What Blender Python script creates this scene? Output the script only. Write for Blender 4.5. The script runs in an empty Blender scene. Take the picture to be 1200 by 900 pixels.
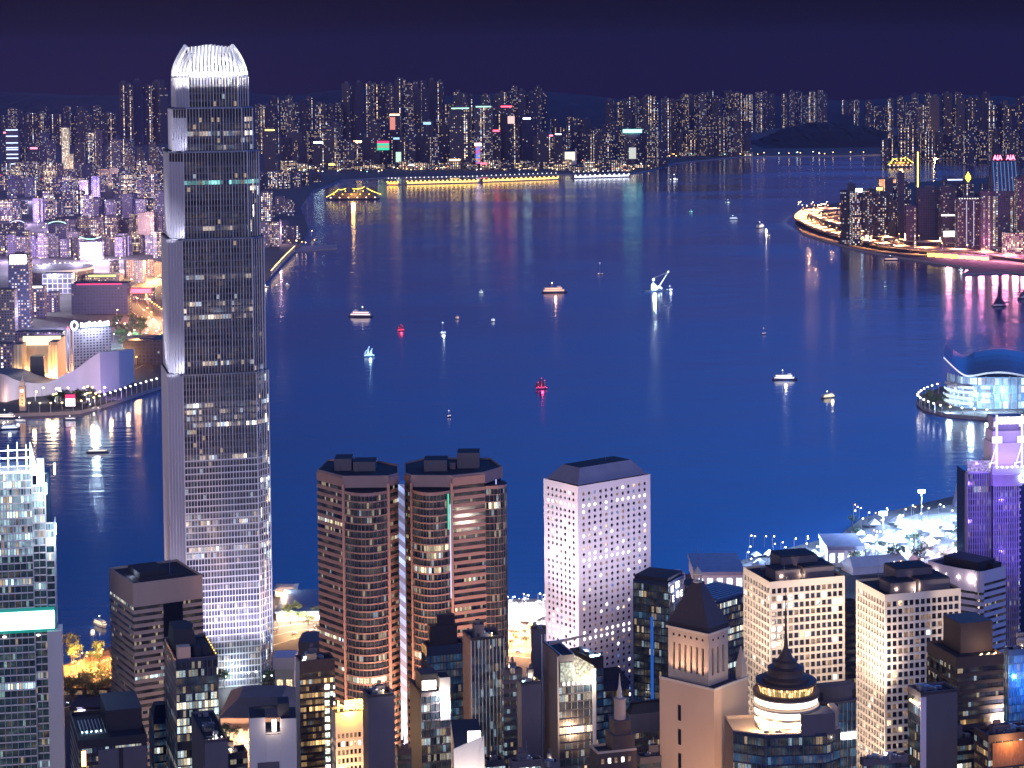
import bpy, math, random
from mathutils import Vector
random.seed(7)
RAD = math.radians
sc = bpy.context.scene
col = sc.collection

# ------------------------------------------------------------------ camera
CAMH, FPX, PX0, PY0 = 406.0, 2480.0, 600.0, 205.0
PITCH, ROLL = RAD(3.0), RAD(0.55)
cd = bpy.data.cameras.new('camera'); cam = bpy.data.objects.new('camera', cd); col.objects.link(cam)
cam.location = (0, 0, CAMH)
cd.sensor_width = 36.0; cd.lens = 36.0 * FPX / 1200.0
cd.shift_y = -(450 - PY0) / 1200.0
cd.clip_start = 5; cd.clip_end = 60000
FW = Vector((0, math.cos(PITCH), -math.sin(PITCH))); UP0 = Vector((0, math.sin(PITCH), math.cos(PITCH))); RT0 = Vector((1, 0, 0))
RT = RT0 * math.cos(ROLL) - UP0 * math.sin(ROLL); UP = UP0 * math.cos(ROLL) + RT0 * math.sin(ROLL)
from mathutils import Matrix
cam.rotation_euler = Matrix((RT, UP, -FW)).transposed().to_euler()
# shift_y keeps the principal point at row PY0 of a 900 row picture
sc.camera = cam

def ray(px, py):
    return FW + RT * ((px - PX0) / FPX) + UP * ((PY0 - py) / FPX)
def P(px, py, z=0.0):
    d = ray(px, py); t = (z - CAMH) / d.z
    return Vector((d.x * t, d.y * t, z))
def AT(px, py, Y):
    d = ray(px, py); t = Y / d.y
    return Vector((d.x * t, Y, CAMH + d.z * t))
def proj(p):
    q = Vector(p) - Vector((0, 0, CAMH)); f = q.dot(FW)
    return PX0 + FPX * q.dot(RT) / f, PY0 - FPX * q.dot(UP) / f

# ------------------------------------------------------------------ world, sun, exposure
w = bpy.data.worlds.new('World'); sc.world = w; w.use_nodes = True
nt = w.node_tree; nt.nodes.clear()
wo = nt.nodes.new('ShaderNodeOutputWorld'); bg = nt.nodes.new('ShaderNodeBackground')
tc = nt.nodes.new('ShaderNodeTexCoord'); sx = nt.nodes.new('ShaderNodeSeparateXYZ'); cr = nt.nodes.new('ShaderNodeValToRGB')
nt.links.new(tc.outputs['Generated'], sx.inputs[0]); nt.links.new(sx.outputs['Z'], cr.inputs[0])
# the night glow is stronger towards the bright districts in the east
gx = nt.nodes.new('ShaderNodeMapRange'); gx.inputs[1].default_value = -.24; gx.inputs[2].default_value = .24; gx.inputs[3].default_value = .75; gx.inputs[4].default_value = 2.5; nt.links.new(sx.outputs['X'], gx.inputs[0])
gz = nt.nodes.new('ShaderNodeMapRange'); gz.inputs[1].default_value = .03; gz.inputs[2].default_value = .08; nt.links.new(sx.outputs['Z'], gz.inputs[0])
gm = nt.nodes.new('ShaderNodeMix'); gm.data_type = 'FLOAT'; gm.inputs[2].default_value = 1.0; nt.links.new(gz.outputs[0], gm.inputs[0]); nt.links.new(gx.outputs[0], gm.inputs[3]); nt.links.new(gm.outputs[0], bg.inputs[1])
nt.links.new(cr.outputs[0], bg.inputs[0]); nt.links.new(bg.outputs[0], wo.inputs[0])
stops = [(0.0, (.0075, .0052, .014)), (.012, (.0060, .0048, .012)), (.034, (.0055, .0050, .012)), (.055, (.028, .026, .085)), (.10, (.042, .052, .19)), (.16, (.032, .082, .33)), (.24, (.014, .15, .66)), (.34, (.012, .17, .74)), (.5, (.025, .06, .20)), (1, (.018, .03, .08))]
e = cr.color_ramp.elements
e[0].position = stops[0][0]; e[0].color = (*stops[0][1], 1); e[1].position = 1; e[1].color = (*stops[-1][1], 1)
for p_, c_ in stops[1:-1]:
    k = e.new(p_); k.color = (*c_, 1)
# the glow of the lit hillside city behind the viewpoint
sun = bpy.data.lights.new('sun', 'SUN'); sun.energy = .75; sun.angle = RAD(28); sun.color = (1.0, .84, .86)
so = bpy.data.objects.new('sun', sun); col.objects.link(so)
so.rotation_euler = (RAD(80), 0, RAD(-12))
sc.view_settings.view_transform = 'Standard'; sc.view_settings.look = 'None'; sc.view_settings.exposure = 0.0; sc.view_settings.gamma = 1.0
cy = sc.cycles
cy.max_bounces = 4; cy.diffuse_bounces = 1; cy.glossy_bounces = 3; cy.transmission_bounces = 2; cy.volume_bounces = 0
cy.sample_clamp_indirect = 3.0; cy.sample_clamp_direct = 0; cy.use_denoising = True
try: cy.denoiser = 'OPENIMAGEDENOISE'
except Exception: pass
cy.caustics_reflective = False; cy.caustics_refractive = False
cy.use_adaptive_sampling = False; cy.use_light_tree = True

# ------------------------------------------------------------------ materials
def newmat(name):
    m = bpy.data.materials.new(name); m.use_nodes = True
    return m, m.node_tree, m.node_tree.nodes['Principled BSDF']
def mth(nt, op, a, b=None, c=None):
    n = nt.nodes.new('ShaderNodeMath'); n.operation = op
    for i, x in enumerate((a, b, c)):
        if x is None: continue
        if isinstance(x, (int, float)): n.inputs[i].default_value = x
        else: nt.links.new(x, n.inputs[i])
    return n.outputs[0]
def mixc(nt, f, a, b):
    n = nt.nodes.new('ShaderNodeMix'); n.data_type = 'RGBA'
    for i, x in ((0, f), (6, a), (7, b)):
        if isinstance(x, (int, float)): n.inputs[i].default_value = x
        elif isinstance(x, tuple): n.inputs[i].default_value = (*x, 1)
        else: nt.links.new(x, n.inputs[i])
    return n.outputs[2]
def comb(nt, a, b, c):
    n = nt.nodes.new('ShaderNodeCombineXYZ')
    for i, x in enumerate((a, b, c)):
        if isinstance(x, (int, float)): n.inputs[i].default_value = x
        else: nt.links.new(x, n.inputs[i])
    return n.outputs[0]
def wnoise(nt, vec):
    n = nt.nodes.new('ShaderNodeTexWhiteNoise'); n.noise_dimensions = '3D'; nt.links.new(vec, n.inputs['Vector'])
    return n.outputs['Value'], n.outputs['Color']
_mc = {}
def solid(name, c, rough=.6, metal=0., var=.25, scale=.15, bump=0.):
    if name in _mc: return _mc[name]
    m, nt, b = newmat(name)
    tcn = nt.nodes.new('ShaderNodeTexCoord')
    n = nt.nodes.new('ShaderNodeTexNoise'); n.inputs['Scale'].default_value = scale; n.inputs['Detail'].default_value = 6
    mp = nt.nodes.new('ShaderNodeMapping'); mp.inputs['Scale'].default_value = (1, 1, .35)
    nt.links.new(tcn.outputs['Object'], mp.inputs[0]); nt.links.new(mp.outputs[0], n.inputs['Vector'])
    lo = tuple(x * (1 - var) for x in c); hi = tuple(min(1, x * (1 + var)) for x in c)
    nt.links.new(mixc(nt, n.outputs['Fac'], lo, hi), b.inputs['Base Color'])
    b.inputs['Roughness'].default_value = rough; b.inputs['Metallic'].default_value = metal
    _mc[name] = m; return m
def emit(name, c, s, sampled=False):
    if name in _mc: return _mc[name]
    m, nt, b = newmat(name)
    b.inputs['Base Color'].default_value = (.02, .02, .02, 1); b.inputs['Emission Color'].default_value = (*c, 1); b.inputs['Emission Strength'].default_value = s
    m.cycles.emission_sampling = 'FRONT_BACK' if sampled else 'NONE'
    _mc[name] = m; return m
def glassmat(name, wall=(.2, .18, .2), glass=(.02, .03, .05), cw=1.5, ch=4., lit=.15, warm=.7, strength=2., wx=(.1, .9), wy=(.15, .85), colp=0., rough=.15, fine=0., wc=(1, .72, .42), cc=(.72, .88, 1.0), clus=1., wallrough=.6, metal=0., dim=0.0):
    """windows on one building: cells of cw by ch metres, some of them lit from inside"""
    if name in _mc: return _mc[name]
    m, nt, b = newmat(name); L = nt.links.new
    tcn = nt.nodes.new('ShaderNodeTexCoord'); s = nt.nodes.new('ShaderNodeSeparateXYZ'); L(tcn.outputs['UV'], s.inputs[0])
    oi = nt.nodes.new('ShaderNodeObjectInfo'); seed = mth(nt, 'MULTIPLY', oi.outputs['Random'], 91.7)
    U = mth(nt, 'DIVIDE', s.outputs[0], cw); V = mth(nt, 'DIVIDE', s.outputs[1], ch)
    fu = mth(nt, 'FLOOR', U); fv = mth(nt, 'FLOOR', V); rx = mth(nt, 'FRACT', U); ry = mth(nt, 'FRACT', V)
    r1, c1 = wnoise(nt, comb(nt, fu, fv, seed))
    sp = nt.nodes.new('ShaderNodeSeparateColor'); L(c1, sp.inputs[0])
    rcl, _ = wnoise(nt, comb(nt, mth(nt, 'FLOOR', mth(nt, 'DIVIDE', fu, 5.)), fv, mth(nt, 'ADD', seed, 3.3)))
    cl = mth(nt, 'POWER', rcl, 2.5); cl = mth(nt, 'MULTIPLY_ADD', cl, 3.0 * clus, 1 - .85 * clus)
    rv = mth(nt, 'FRACT', mth(nt, 'MULTIPLY', oi.outputs['Random'], 7.13)); th = mth(nt, 'MULTIPLY', mth(nt, 'MULTIPLY', cl, lit), mth(nt, 'MULTIPLY_ADD', mth(nt, 'POWER', rv, 1.6), 1.7, .35))
    on = mth(nt, 'LESS_THAN', r1, th)
    if colp > 0:
        rc, _ = wnoise(nt, comb(nt, fu, 5.5, seed)); oc = mth(nt, 'LESS_THAN', rc, colp)
        on = mth(nt, 'MAXIMUM', on, mth(nt, 'MULTIPLY', oc, mth(nt, 'LESS_THAN', r1, .8)))
    mk = mth(nt, 'MULTIPLY', mth(nt, 'MULTIPLY', mth(nt, 'GREATER_THAN', rx, wx[0]), mth(nt, 'LESS_THAN', rx, wx[1])), mth(nt, 'MULTIPLY', mth(nt, 'GREATER_THAN', ry, wy[0]), mth(nt, 'LESS_THAN', ry, wy[1])))
    br = mth(nt, 'MULTIPLY_ADD', mth(nt, 'POWER', sp.outputs[0], 2.5), strength, strength * .12)
    if fine > 0:
        n = nt.nodes.new('ShaderNodeTexNoise'); n.inputs['Scale'].default_value = 1.1; n.inputs['Detail'].default_value = 3; L(tcn.outputs['UV'], n.inputs['Vector'])
        br = mth(nt, 'MULTIPLY', br, mth(nt, 'MULTIPLY_ADD', mth(nt, 'POWER', n.outputs['Fac'], 2.), 3. * fine, 1 - .6 * fine))
    e_ = mth(nt, 'MULTIPLY', mth(nt, 'MULTIPLY', on, mk), br)
    if dim > 0:   # the faint glow of half-lit rooms
        n2 = nt.nodes.new('ShaderNodeTexNoise'); n2.inputs['Scale'].default_value = .12; n2.inputs['Detail'].default_value = 5; L(tcn.outputs['UV'], n2.inputs['Vector'])
        e_ = mth(nt, 'ADD', e_, mth(nt, 'MULTIPLY', mk, mth(nt, 'MULTIPLY', mth(nt, 'POWER', n2.outputs['Fac'], 5.), dim * 8)))
    L(e_, b.inputs['Emission Strength'])
    L(mixc(nt, mth(nt, 'LESS_THAN', sp.outputs[1], warm), cc, wc), b.inputs['Emission Color'])
    wv = nt.nodes.new('ShaderNodeTexNoise'); wv.inputs['Scale'].default_value = .08; L(tcn.outputs['Object'], wv.inputs['Vector'])
    wl = mixc(nt, wv.outputs['Fac'], tuple(x * .7 for x in wall), tuple(min(1, x * 1.3) for x in wall))
    gl = mixc(nt, sp.outputs[2], tuple(x * .5 for x in glass), tuple(x * 1.6 for x in glass))
    L(mixc(nt, mk, wl, gl), b.inputs['Base Color'])
    L(mth(nt, 'MULTIPLY_ADD', mk, rough - wallrough, wallrough), b.inputs['Roughness'])
    b.inputs['Metallic'].default_value = metal
    m.cycles.emission_sampling = 'NONE'
    _mc[name] = m; return m

# ------------------------------------------------------------------ mesh helpers
class MB:
    def __init__(s): s.v = []; s.f = []; s.m = []; s.uv = []
    def face(s, pts, m=0, uv=None):
        i = len(s.v); s.v += [tuple(p) for p in pts]; s.f.append(tuple(range(i, i + len(pts)))); s.m.append(m)
        s.uv += uv if uv else [(p[0], p[1]) for p in pts]
    def wall(s, a, b, z0, z1, m=0, u0=0., v0=None):
        l = math.hypot(b[0] - a[0], b[1] - a[1]); v0 = z0 if v0 is None else v0
        s.face([(a[0], a[1], z0), (b[0], b[1], z0), (b[0], b[1], z1), (a[0], a[1], z1)], m, [(u0, v0), (u0 + l, v0), (u0 + l, v0 + z1 - z0), (u0, v0 + z1 - z0)])
    def prism(s, poly, z0, z1, m=0, mt=None, poly2=None, bottom=False):
        mt = m if mt is None else mt; u = 0.; q = poly2 or poly; n = len(poly)
        for i in range(n):
            a, b = poly[i], poly[(i + 1) % n]; c, d = q[i], q[(i + 1) % n]
            l = math.hypot(b[0] - a[0], b[1] - a[1])
            s.face([(a[0], a[1], z0), (b[0], b[1], z0), (d[0], d[1], z1), (c[0], c[1], z1)], m, [(u, z0), (u + l, z0), (u + l, z1), (u, z1)]); u += l
        s.face([(p[0], p[1], z1) for p in q], mt)
        if bottom: s.face([(p[0], p[1], z0) for p in reversed(poly)], mt)
    def box(s, x0, x1, y0, y1, z0, z1, m=0, mt=None):
        s.prism([(x0, y0), (x1, y0), (x1, y1), (x0, y1)], z0, z1, m, mt, bottom=True)
    def bar(s, a, b, r, m=0, n=4):
        a = Vector(a); b = Vector(b); d = (b - a)
        if d.length < 1e-6: return
        d.normalize(); x = d.cross(Vector((0, 0, 1)))
        if x.length < 1e-3: x = Vector((1, 0, 0))
        x.normalize(); y = d.cross(x); r = r if isinstance(r, tuple) else (r, r)
        A = []; B = []
        for k in range(n):
            t = 2 * math.pi * (k + .5) / n; o = x * math.cos(t) + y * math.sin(t); A.append(a + o * r[0]); B.append(b + o * r[1])
        for k in range(n):
            j = (k + 1) % n; s.face([A[k], A[j], B[j], B[k]], m)
        s.face(list(reversed(A)), m); s.face(B, m)
    def lathe(s, prof, n=24, m=0, c=(0, 0), mats=None, a0=0.):
        for i in range(len(prof) - 1):
            (r0, z0), (r1, z1) = prof[i], prof[i + 1]; mm = mats[i] if mats else m
            for k in range(n):
                t0 = a0 + 2 * math.pi * k / n; t1 = a0 + 2 * math.pi * (k + 1) / n; u0 = r0 * t0; u1 = r0 * t1
                p = [(c[0] + r0 * math.cos(t0), c[1] + r0 * math.sin(t0), z0), (c[0] + r0 * math.cos(t1), c[1] + r0 * math.sin(t1), z0), (c[0] + r1 * math.cos(t1), c[1] + r1 * math.sin(t1), z1), (c[0] + r1 * math.cos(t0), c[1] + r1 * math.sin(t0), z1)]
                uv = [(u0, z0), (u1, z0), (u1, z1), (u0, z1)]
                if r1 < 1e-6: p = p[:3]; uv = uv[:3]
                elif r0 < 1e-6: p = [p[0], p[2], p[3]]; uv = [uv[0], uv[2], uv[3]]
                s.face(p, mm, uv)
    def build(s, name, mats, parent=None, loc=None):
        if not s.f: return None
        me = bpy.data.meshes.new(name); me.from_pydata(s.v, [], s.f)
        if not isinstance(mats, (list, tuple)): mats = [mats]
        for m in mats: me.materials.append(m)
        me.polygons.foreach_set('material_index', s.m)
        l = me.uv_layers.new(name='UVMap'); l.data.foreach_set('uv', [c for t in s.uv for c in t])
        me.update()
        o = bpy.data.objects.new(name, me); col.objects.link(o)
        if parent: o.parent = parent
        if loc: o.location = loc
        return o
def tag(o, label=None, cat=None, group=None, kind=None):
    if label: o['label'] = label
    if cat: o['category'] = cat
    if group: o['group'] = group
    if kind: o['kind'] = kind
    return o
def thing(name, label, cat, loc=(0, 0, 0), rz=0., group=None):
    o = bpy.data.objects.new(name, None); col.objects.link(o); o.location = loc; o.rotation_euler = (0, 0, rz)
    o.empty_display_size = 1
    return tag(o, label, cat, group)
def dup(o, loc=None, rz=None, label=None, parent=None):
    c = o.copy(); col.objects.link(c)
    if parent: c.parent = parent
    for ch in o.children: dup(ch, parent=c)
    if loc is not None: c.location = loc
    if rz is not None: c.rotation_euler = (0, 0, rz)
    if label: c['label'] = label
    return c
def light(name, kind, loc, energy, color, target=None, size=1., spot=60, blend=.5, parent=None):
    l = bpy.data.lights.new(name, kind); l.energy = energy; l.color = color
    if kind == 'SPOT': l.spot_size = RAD(spot); l.spot_blend = blend; l.shadow_soft_size = size
    if kind == 'POINT': l.shadow_soft_size = size
    o = bpy.data.objects.new(name, l); col.objects.link(o); o.location = loc
    if target is not None: o.rotation_euler = (Vector(target) - Vector(loc)).to_track_quat('-Z', 'Y').to_euler()
    if parent: o.parent = parent
    return o
def text(name, s, size, mat, parent, loc, rot, extrude=.2, align='CENTER', sx=1.):
    c = bpy.data.curves.new(name, 'FONT'); c.body = s; c.size = size; c.extrude = extrude; c.align_x = align; c.align_y = 'BOTTOM'; c.offset = size * .015
    t = bpy.data.objects.new(name + '_src', c); col.objects.link(t)
    dg = bpy.context.evaluated_depsgraph_get(); me = bpy.data.meshes.new_from_object(t.evaluated_get(dg)); me.name = name
    bpy.data.objects.remove(t); me.materials.clear(); me.materials.append(mat)
    o = bpy.data.objects.new(name, me); col.objects.link(o); o.parent = parent; o.location = loc; o.rotation_euler = rot; o.scale = (sx, 1, 1)
    return o

# ------------------------------------------------------------------ shared materials
M_dark = solid('dark_roofing', (.026, .025, .040), .8)
M_roof = solid('roof_felt', (.07, .065, .085), .85, scale=.4, var=.5)
M_conc = solid('weathered_concrete', (.30, .27, .29), .8)
M_white = solid('white_painted_wall', (.78, .72, .72), .6, var=.12)
M_metal = solid('grey_metal', (.35, .36, .42), .35, .8)
M_plant = solid('plant_room_cladding', (.11, .095, .12), .7)
M_asph = solid('asphalt', (.06, .055, .06), .75, scale=.05, var=.4)
M_pave = solid('pale_paving', (.32, .29, .27), .8, scale=.06, var=.35)
M_kerb = solid('kerb_stone', (.4, .38, .36), .8)
M_paint = solid('road_paint', (.75, .75, .72), .6)
E_white = emit('white_lamp', (.95, .97, 1), 14)
E_warm = emit('warm_lamp', (1, .62, .22), 12)
E_orange = emit('sodium_lamp', (1, .48, .12), 10)
E_cool = emit('cool_lamp', (.6, .9, 1), 12)
E_red = emit('red_lamp', (1, .05, .09), 8)
E_gold = emit('gold_strip_light', (1, .66, .12), 5)
E_softw = emit('soft_white_panel', (1, .95, .86), 3.0)
E_pink = emit('pink_panel', (1, .3, .45), 2.2)
W_dark = solid('dark_window_glass', (.012, .016, .03), .12, .0)
W_dark2 = solid('bluish_window_glass', (.02, .035, .07), .1)
def winlit(name, c, s):
    if name in _mc: return _mc[name]
    m, nt, b = newmat(name); tcn = nt.nodes.new('ShaderNodeTexCoord'); n = nt.nodes.new('ShaderNodeTexNoise'); n.inputs['Scale'].default_value = .8; n.inputs['Detail'].default_value = 2
    nt.links.new(tcn.outputs['Object'], n.inputs['Vector']); nt.links.new(mth(nt, 'MULTIPLY', mth(nt, 'POWER', n.outputs['Fac'], 2.), s * 4), b.inputs['Emission Strength'])
    b.inputs['Emission Color'].default_value = (*c, 1); b.inputs['Base Color'].default_value = (.05, .05, .05, 1); b.inputs['Roughness'].default_value = .2
    m.cycles.emission_sampling = 'NONE'; _mc[name] = m; return m
W_warm = winlit('warm_lit_window', (1, .72, .42), 1.3)
W_cool = winlit('cool_lit_window', (.8, .95, 1), 1.5)
W_bright = winlit('bright_lit_window', (1, .93, .82), 3.2)
W_dim = winlit('dim_lit_window', (1, .62, .38), .22)
W_teal = winlit('teal_lit_window', (.3, .9, .8), .3)
W_blue = winlit('blue_lit_window', (.25, .45, 1), .4)
WSET = [W_dark, W_dark2, W_warm, W_cool, W_bright, W_dim, W_teal, W_blue]
# ------------------------------------------------------------------ the setting: water, land, hills
GZ = 4.0
def water_mat():
    m, nt, b = newmat('harbour_water'); L = nt.links.new
    tcn = nt.nodes.new('ShaderNodeTexCoord')
    b.inputs['Base Color'].default_value = (.010, .035, .13, 1); b.inputs['Roughness'].default_value = .17; b.inputs['IOR'].default_value = 1.33
    def nz(sc_, mpx, det):
        mp = nt.nodes.new('ShaderNodeMapping'); mp.inputs['Scale'].default_value = mpx; L(tcn.outputs['Object'], mp.inputs[0])
        n = nt.nodes.new('ShaderNodeTexNoise'); n.inputs['Scale'].default_value = sc_; n.inputs['Detail'].default_value = det; L(mp.outputs[0], n.inputs['Vector']); return n.outputs['Fac']
    a = nz(.05, (.5, 1.3, 1), 5); c = nz(.012, (.6, 1, 1), 3)
    big = nz(.0016, (1, 1.6, 1), 4)
    bp = nt.nodes.new('ShaderNodeBump'); bp.inputs['Strength'].default_value = .40; bp.inputs['Distance'].default_value = 1.3
    L(mth(nt, 'ADD', a, mth(nt, 'MULTIPLY', c, 1.2)), bp.inputs['Height']); L(bp.outputs[0], b.inputs['Normal'])
    patch = nt.nodes.new('ShaderNodeMapRange'); patch.inputs[1].default_value = .38; patch.inputs[2].default_value = .62; L(big, patch.inputs[0]); big = patch.outputs[0]
    L(mth(nt, 'MULTIPLY_ADD', big, .10, .08), b.inputs['Roughness'])
    L(mixc(nt, big, (.012, .036, .14), (.018, .050, .19)), b.inputs['Base Color'])
    return m
M_water = water_mat()
mb = MB(); mb.face([(-14000, 200, 0), (14000, 200, 0), (14000, 17500, 0), (-14000, 17500, 0)]); tag(mb.build('water', M_water), kind='structure')

def sheet(name, pts, z, m, depth=6, kind='structure', side=None):
    from mathutils.geometry import tessellate_polygon
    mb = MB(); pts = [(p[0], p[1]) for p in pts]
    for t in tessellate_polygon([[Vector((p[0], p[1], 0)) for p in pts]]):
        q = [(pts[i][0], pts[i][1], z) for i in t]
        if (q[1][0] - q[0][0]) * (q[2][1] - q[0][1]) - (q[1][1] - q[0][1]) * (q[2][0] - q[0][0]) < 0: q.reverse()
        mb.face(q, 0)
    if depth:
        for i in range(len(pts)):
            a, b = pts[i], pts[(i + 1) % len(pts)]; mb.face([(a[0], a[1], z - depth), (b[0], b[1], z - depth), (b[0], b[1], z), (a[0], a[1], z)], 1)
    o = mb.build(name, [m, side or M_conc]); return tag(o, kind=kind)
def PL(seq, z=0.0): return [P(x, y, z) for x, y in seq]
M_land = solid('city_ground', (.085, .08, .09), .9, scale=.02, var=.6)
near = PL([(-260, 800), (-60, 790), (75, 786), (100, 776), (160, 752), (240, 725), (330, 702), (372, 703), (500, 706), (600, 708), (640, 708), (760, 690), (862, 664), (985, 632), (1010, 612), (1060, 600), (1132, 583), (1170, 560), (1180, 508), (1158, 493), (1110, 489), (1082, 481), (1074, 474), (1078, 467), (1092, 462), (1130, 446), (1200, 430), (1500, 420)], 0)
sheet('ground', [(-900, 250)] + near + [(2200, 250)], GZ, M_land)
kow = PL([(-300, 492), (0, 489), (60, 487), (95, 485), (125, 477), (158, 466), (192, 455), (240, 425), (290, 365), (314, 330), (345, 296), (352, 292), (362, 270), (352, 245), (366, 225), (400, 212), (450, 209), (560, 207), (655, 205), (735, 205), (765, 200), (790, 192), (870, 184), (1000, 183), (1030, 182), (1200, 181), (1500, 178)], 0)
sheet('land', kow + [Vector((13500, 17400, 0)), Vector((-13500, 17400, 0)), Vector((-9000, 2500, 0))], GZ, M_land)
east = PL([(1600, 350), (1200, 322), (1130, 314), (1060, 304), (1010, 295), (965, 283), (940, 274), (932, 264), (934, 250), (945, 243), (985, 239), (1020, 225), (1070, 215), (1200, 207), (1700, 205)], 0)
sheet('land', east, GZ, M_land)
# breakwaters
M_break = solid('breakwater_stone', (.30, .27, .33), .85)
sheet('pier', PL([(345, 296), (395, 292), (395, 288), (350, 290)]), 3.0, M_break)
sheet('pier', PL([(1130, 322), (1135, 318), (1200, 312), (1260, 308), (1260, 316), (1200, 320)]), 3.0, solid('dark_breakwater', (.10, .09, .12), .9))

def ridge(name, pts, D, mat, thick=900, base=GZ):
    """hill: skyline points as picture columns and rows at distance D, falling to both sides"""
    mb = MB(); top = []; n = 10
    P0 = []
    for i in range(len(pts) - 1):
        for k in range(n):
            t = k / n; x = pts[i][0] * (1 - t) + pts[i + 1][0] * t; t2 = t * t * (3 - 2 * t); y = pts[i][1] * (1 - t2) + pts[i + 1][1] * t2
            P0.append(AT(x, y + random.uniform(-.5, .5), D))
    P0.append(AT(*pts[-1], D)); rows = []
    for q in range(-6, 7):
        f = 1 - (abs(q) / 6) ** 1.5; rows.append([(p.x + random.uniform(-15, 15) * (q != 0), D + q * thick / 6, base + (p.z - base) * f * (1 if q == 0 else random.uniform(.9, 1.05))) for p in P0])
    for r in range(len(rows) - 1):
        for i in range(len(P0) - 1): mb.face([rows[r][i], rows[r][i + 1], rows[r + 1][i + 1], rows[r + 1][i]])
    return tag(mb.build(name, mat), kind='structure')
M_hill = solid('wooded_hillside', (.010, .013, .018), .95, scale=.01, var=.6)
ridge('hills', [(-200, 120), (0, 108), (120, 112), (260, 104), (330, 112), (420, 104), (520, 112), (640, 108), (760, 118), (900, 112), (1000, 118), (1100, 110), (1250, 116), (1400, 112)], 14500, M_hill, 1800)
ridge('hill', [(860, 180), (890, 166), (920, 150), (955, 143), (990, 144), (1020, 149), (1045, 158), (1062, 163), (1085, 180)], 10300, M_hill, 500)
#ridge('hill', [(120, 205), (140, 182), (160, 172), (190, 170), (230, 172), (290, 178), (330, 200)], 7600, M_hill, 350)
#ridge('hill', [(20, 232), (60, 216), (120, 212), (190, 220), (240, 236)], 6200, M_hill, 260)

# ------------------------------------------------------------------ haze: the night air over the harbour
m = MB(); m.box(-14500, 14500, -300, 17800, -7, 640); hz = m.build('haze', None)
hm = bpy.data.materials.new('haze_air'); hm.use_nodes = True; hn = hm.node_tree; hn.nodes.clear(); ho = hn.nodes.new('ShaderNodeOutputMaterial'); pv = hn.nodes.new('ShaderNodeVolumePrincipled')
pv.inputs['Color'].default_value = (.55, .42, .90, 1); pv.inputs['Density'].default_value = 1.35e-5; pv.inputs['Anisotropy'].default_value = .2; hn.links.new(pv.outputs[0], ho.inputs['Volume'])
hz.data.materials.clear(); hz.data.materials.append(hm); tag(hz, kind='stuff')
# ------------------------------------------------------------------ roads
def road(pts, width, name='road', z=GZ, m=None, marks=True, kerbs=True):
    """ribbon of asphalt with kerbs along ground points"""
    pts = [Vector((p[0], p[1], 0)) for p in pts]; L_ = []; R_ = []
    for i, p in enumerate(pts):
        d = (pts[min(i + 1, len(pts) - 1)] - pts[max(i - 1, 0)]).normalized(); nrm = Vector((-d.y, d.x, 0)); L_.append((p, nrm))
    mb = MB(); kb = MB()
    for i in range(len(pts) - 1):
        (a, na), (b, nb) = L_[i], L_[i + 1]
        def q(s0, s1, zz, mm, M): M.face([(*(a - na * s1).xy, zz), (*(b - nb * s1).xy, zz), (*(b - nb * s0).xy, zz), (*(a - na * s0).xy, zz)], mm)
        h = width / 2; q(-h, h, z + .010, 0, mb)
        if marks:
            for s in (-h + .5, h - .7, -.3): q(s, s + .35, z + .016, 1, mb)
        if kerbs:
            for s in (-h - .6, h + .02):
                q(s, s + .55, z + .13, 0, kb)
                for e_ in (s, s + .55): kb.face([(*(a - na * e_).xy, z), (*(b - nb * e_).xy, z), (*(b - nb * e_).xy, z + .13), (*(a - na * e_).xy, z + .13)], 0)
    tag(mb.build(name, [m or M_asph, M_paint]), kind='structure')
    if kerbs: tag(kb.build('kerb', M_kerb), kind='structure')
def smooth(pts, n=8):
    out = []
    for i in range(len(pts) - 1):
        p0, p1, p2, p3 = pts[max(i - 1, 0)], pts[i], pts[i + 1], pts[min(i + 2, len(pts) - 1)]
        for k in range(n):
            t = k / n; out.append(.5 * ((2 * p1) + (p2 - p0) * t + (2 * p0 - 5 * p1 + 4 * p2 - p3) * t * t + (3 * p1 - p0 - 3 * p2 + p3) * t ** 3))
    out.append(pts[-1]); return out
def arclen(pts, step, start=0.):
    """points every step metres with headings"""
    out = []; acc = start
    for i in range(len(pts) - 1):
        a, b = Vector(pts[i]), Vector(pts[i + 1]); l = (b - a).length; d = (b - a) / max(l, 1e-6)
        while acc < l: out.append((a + d * acc, math.atan2(d.y, d.x))); acc += step
        acc -= l
    return out

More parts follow.
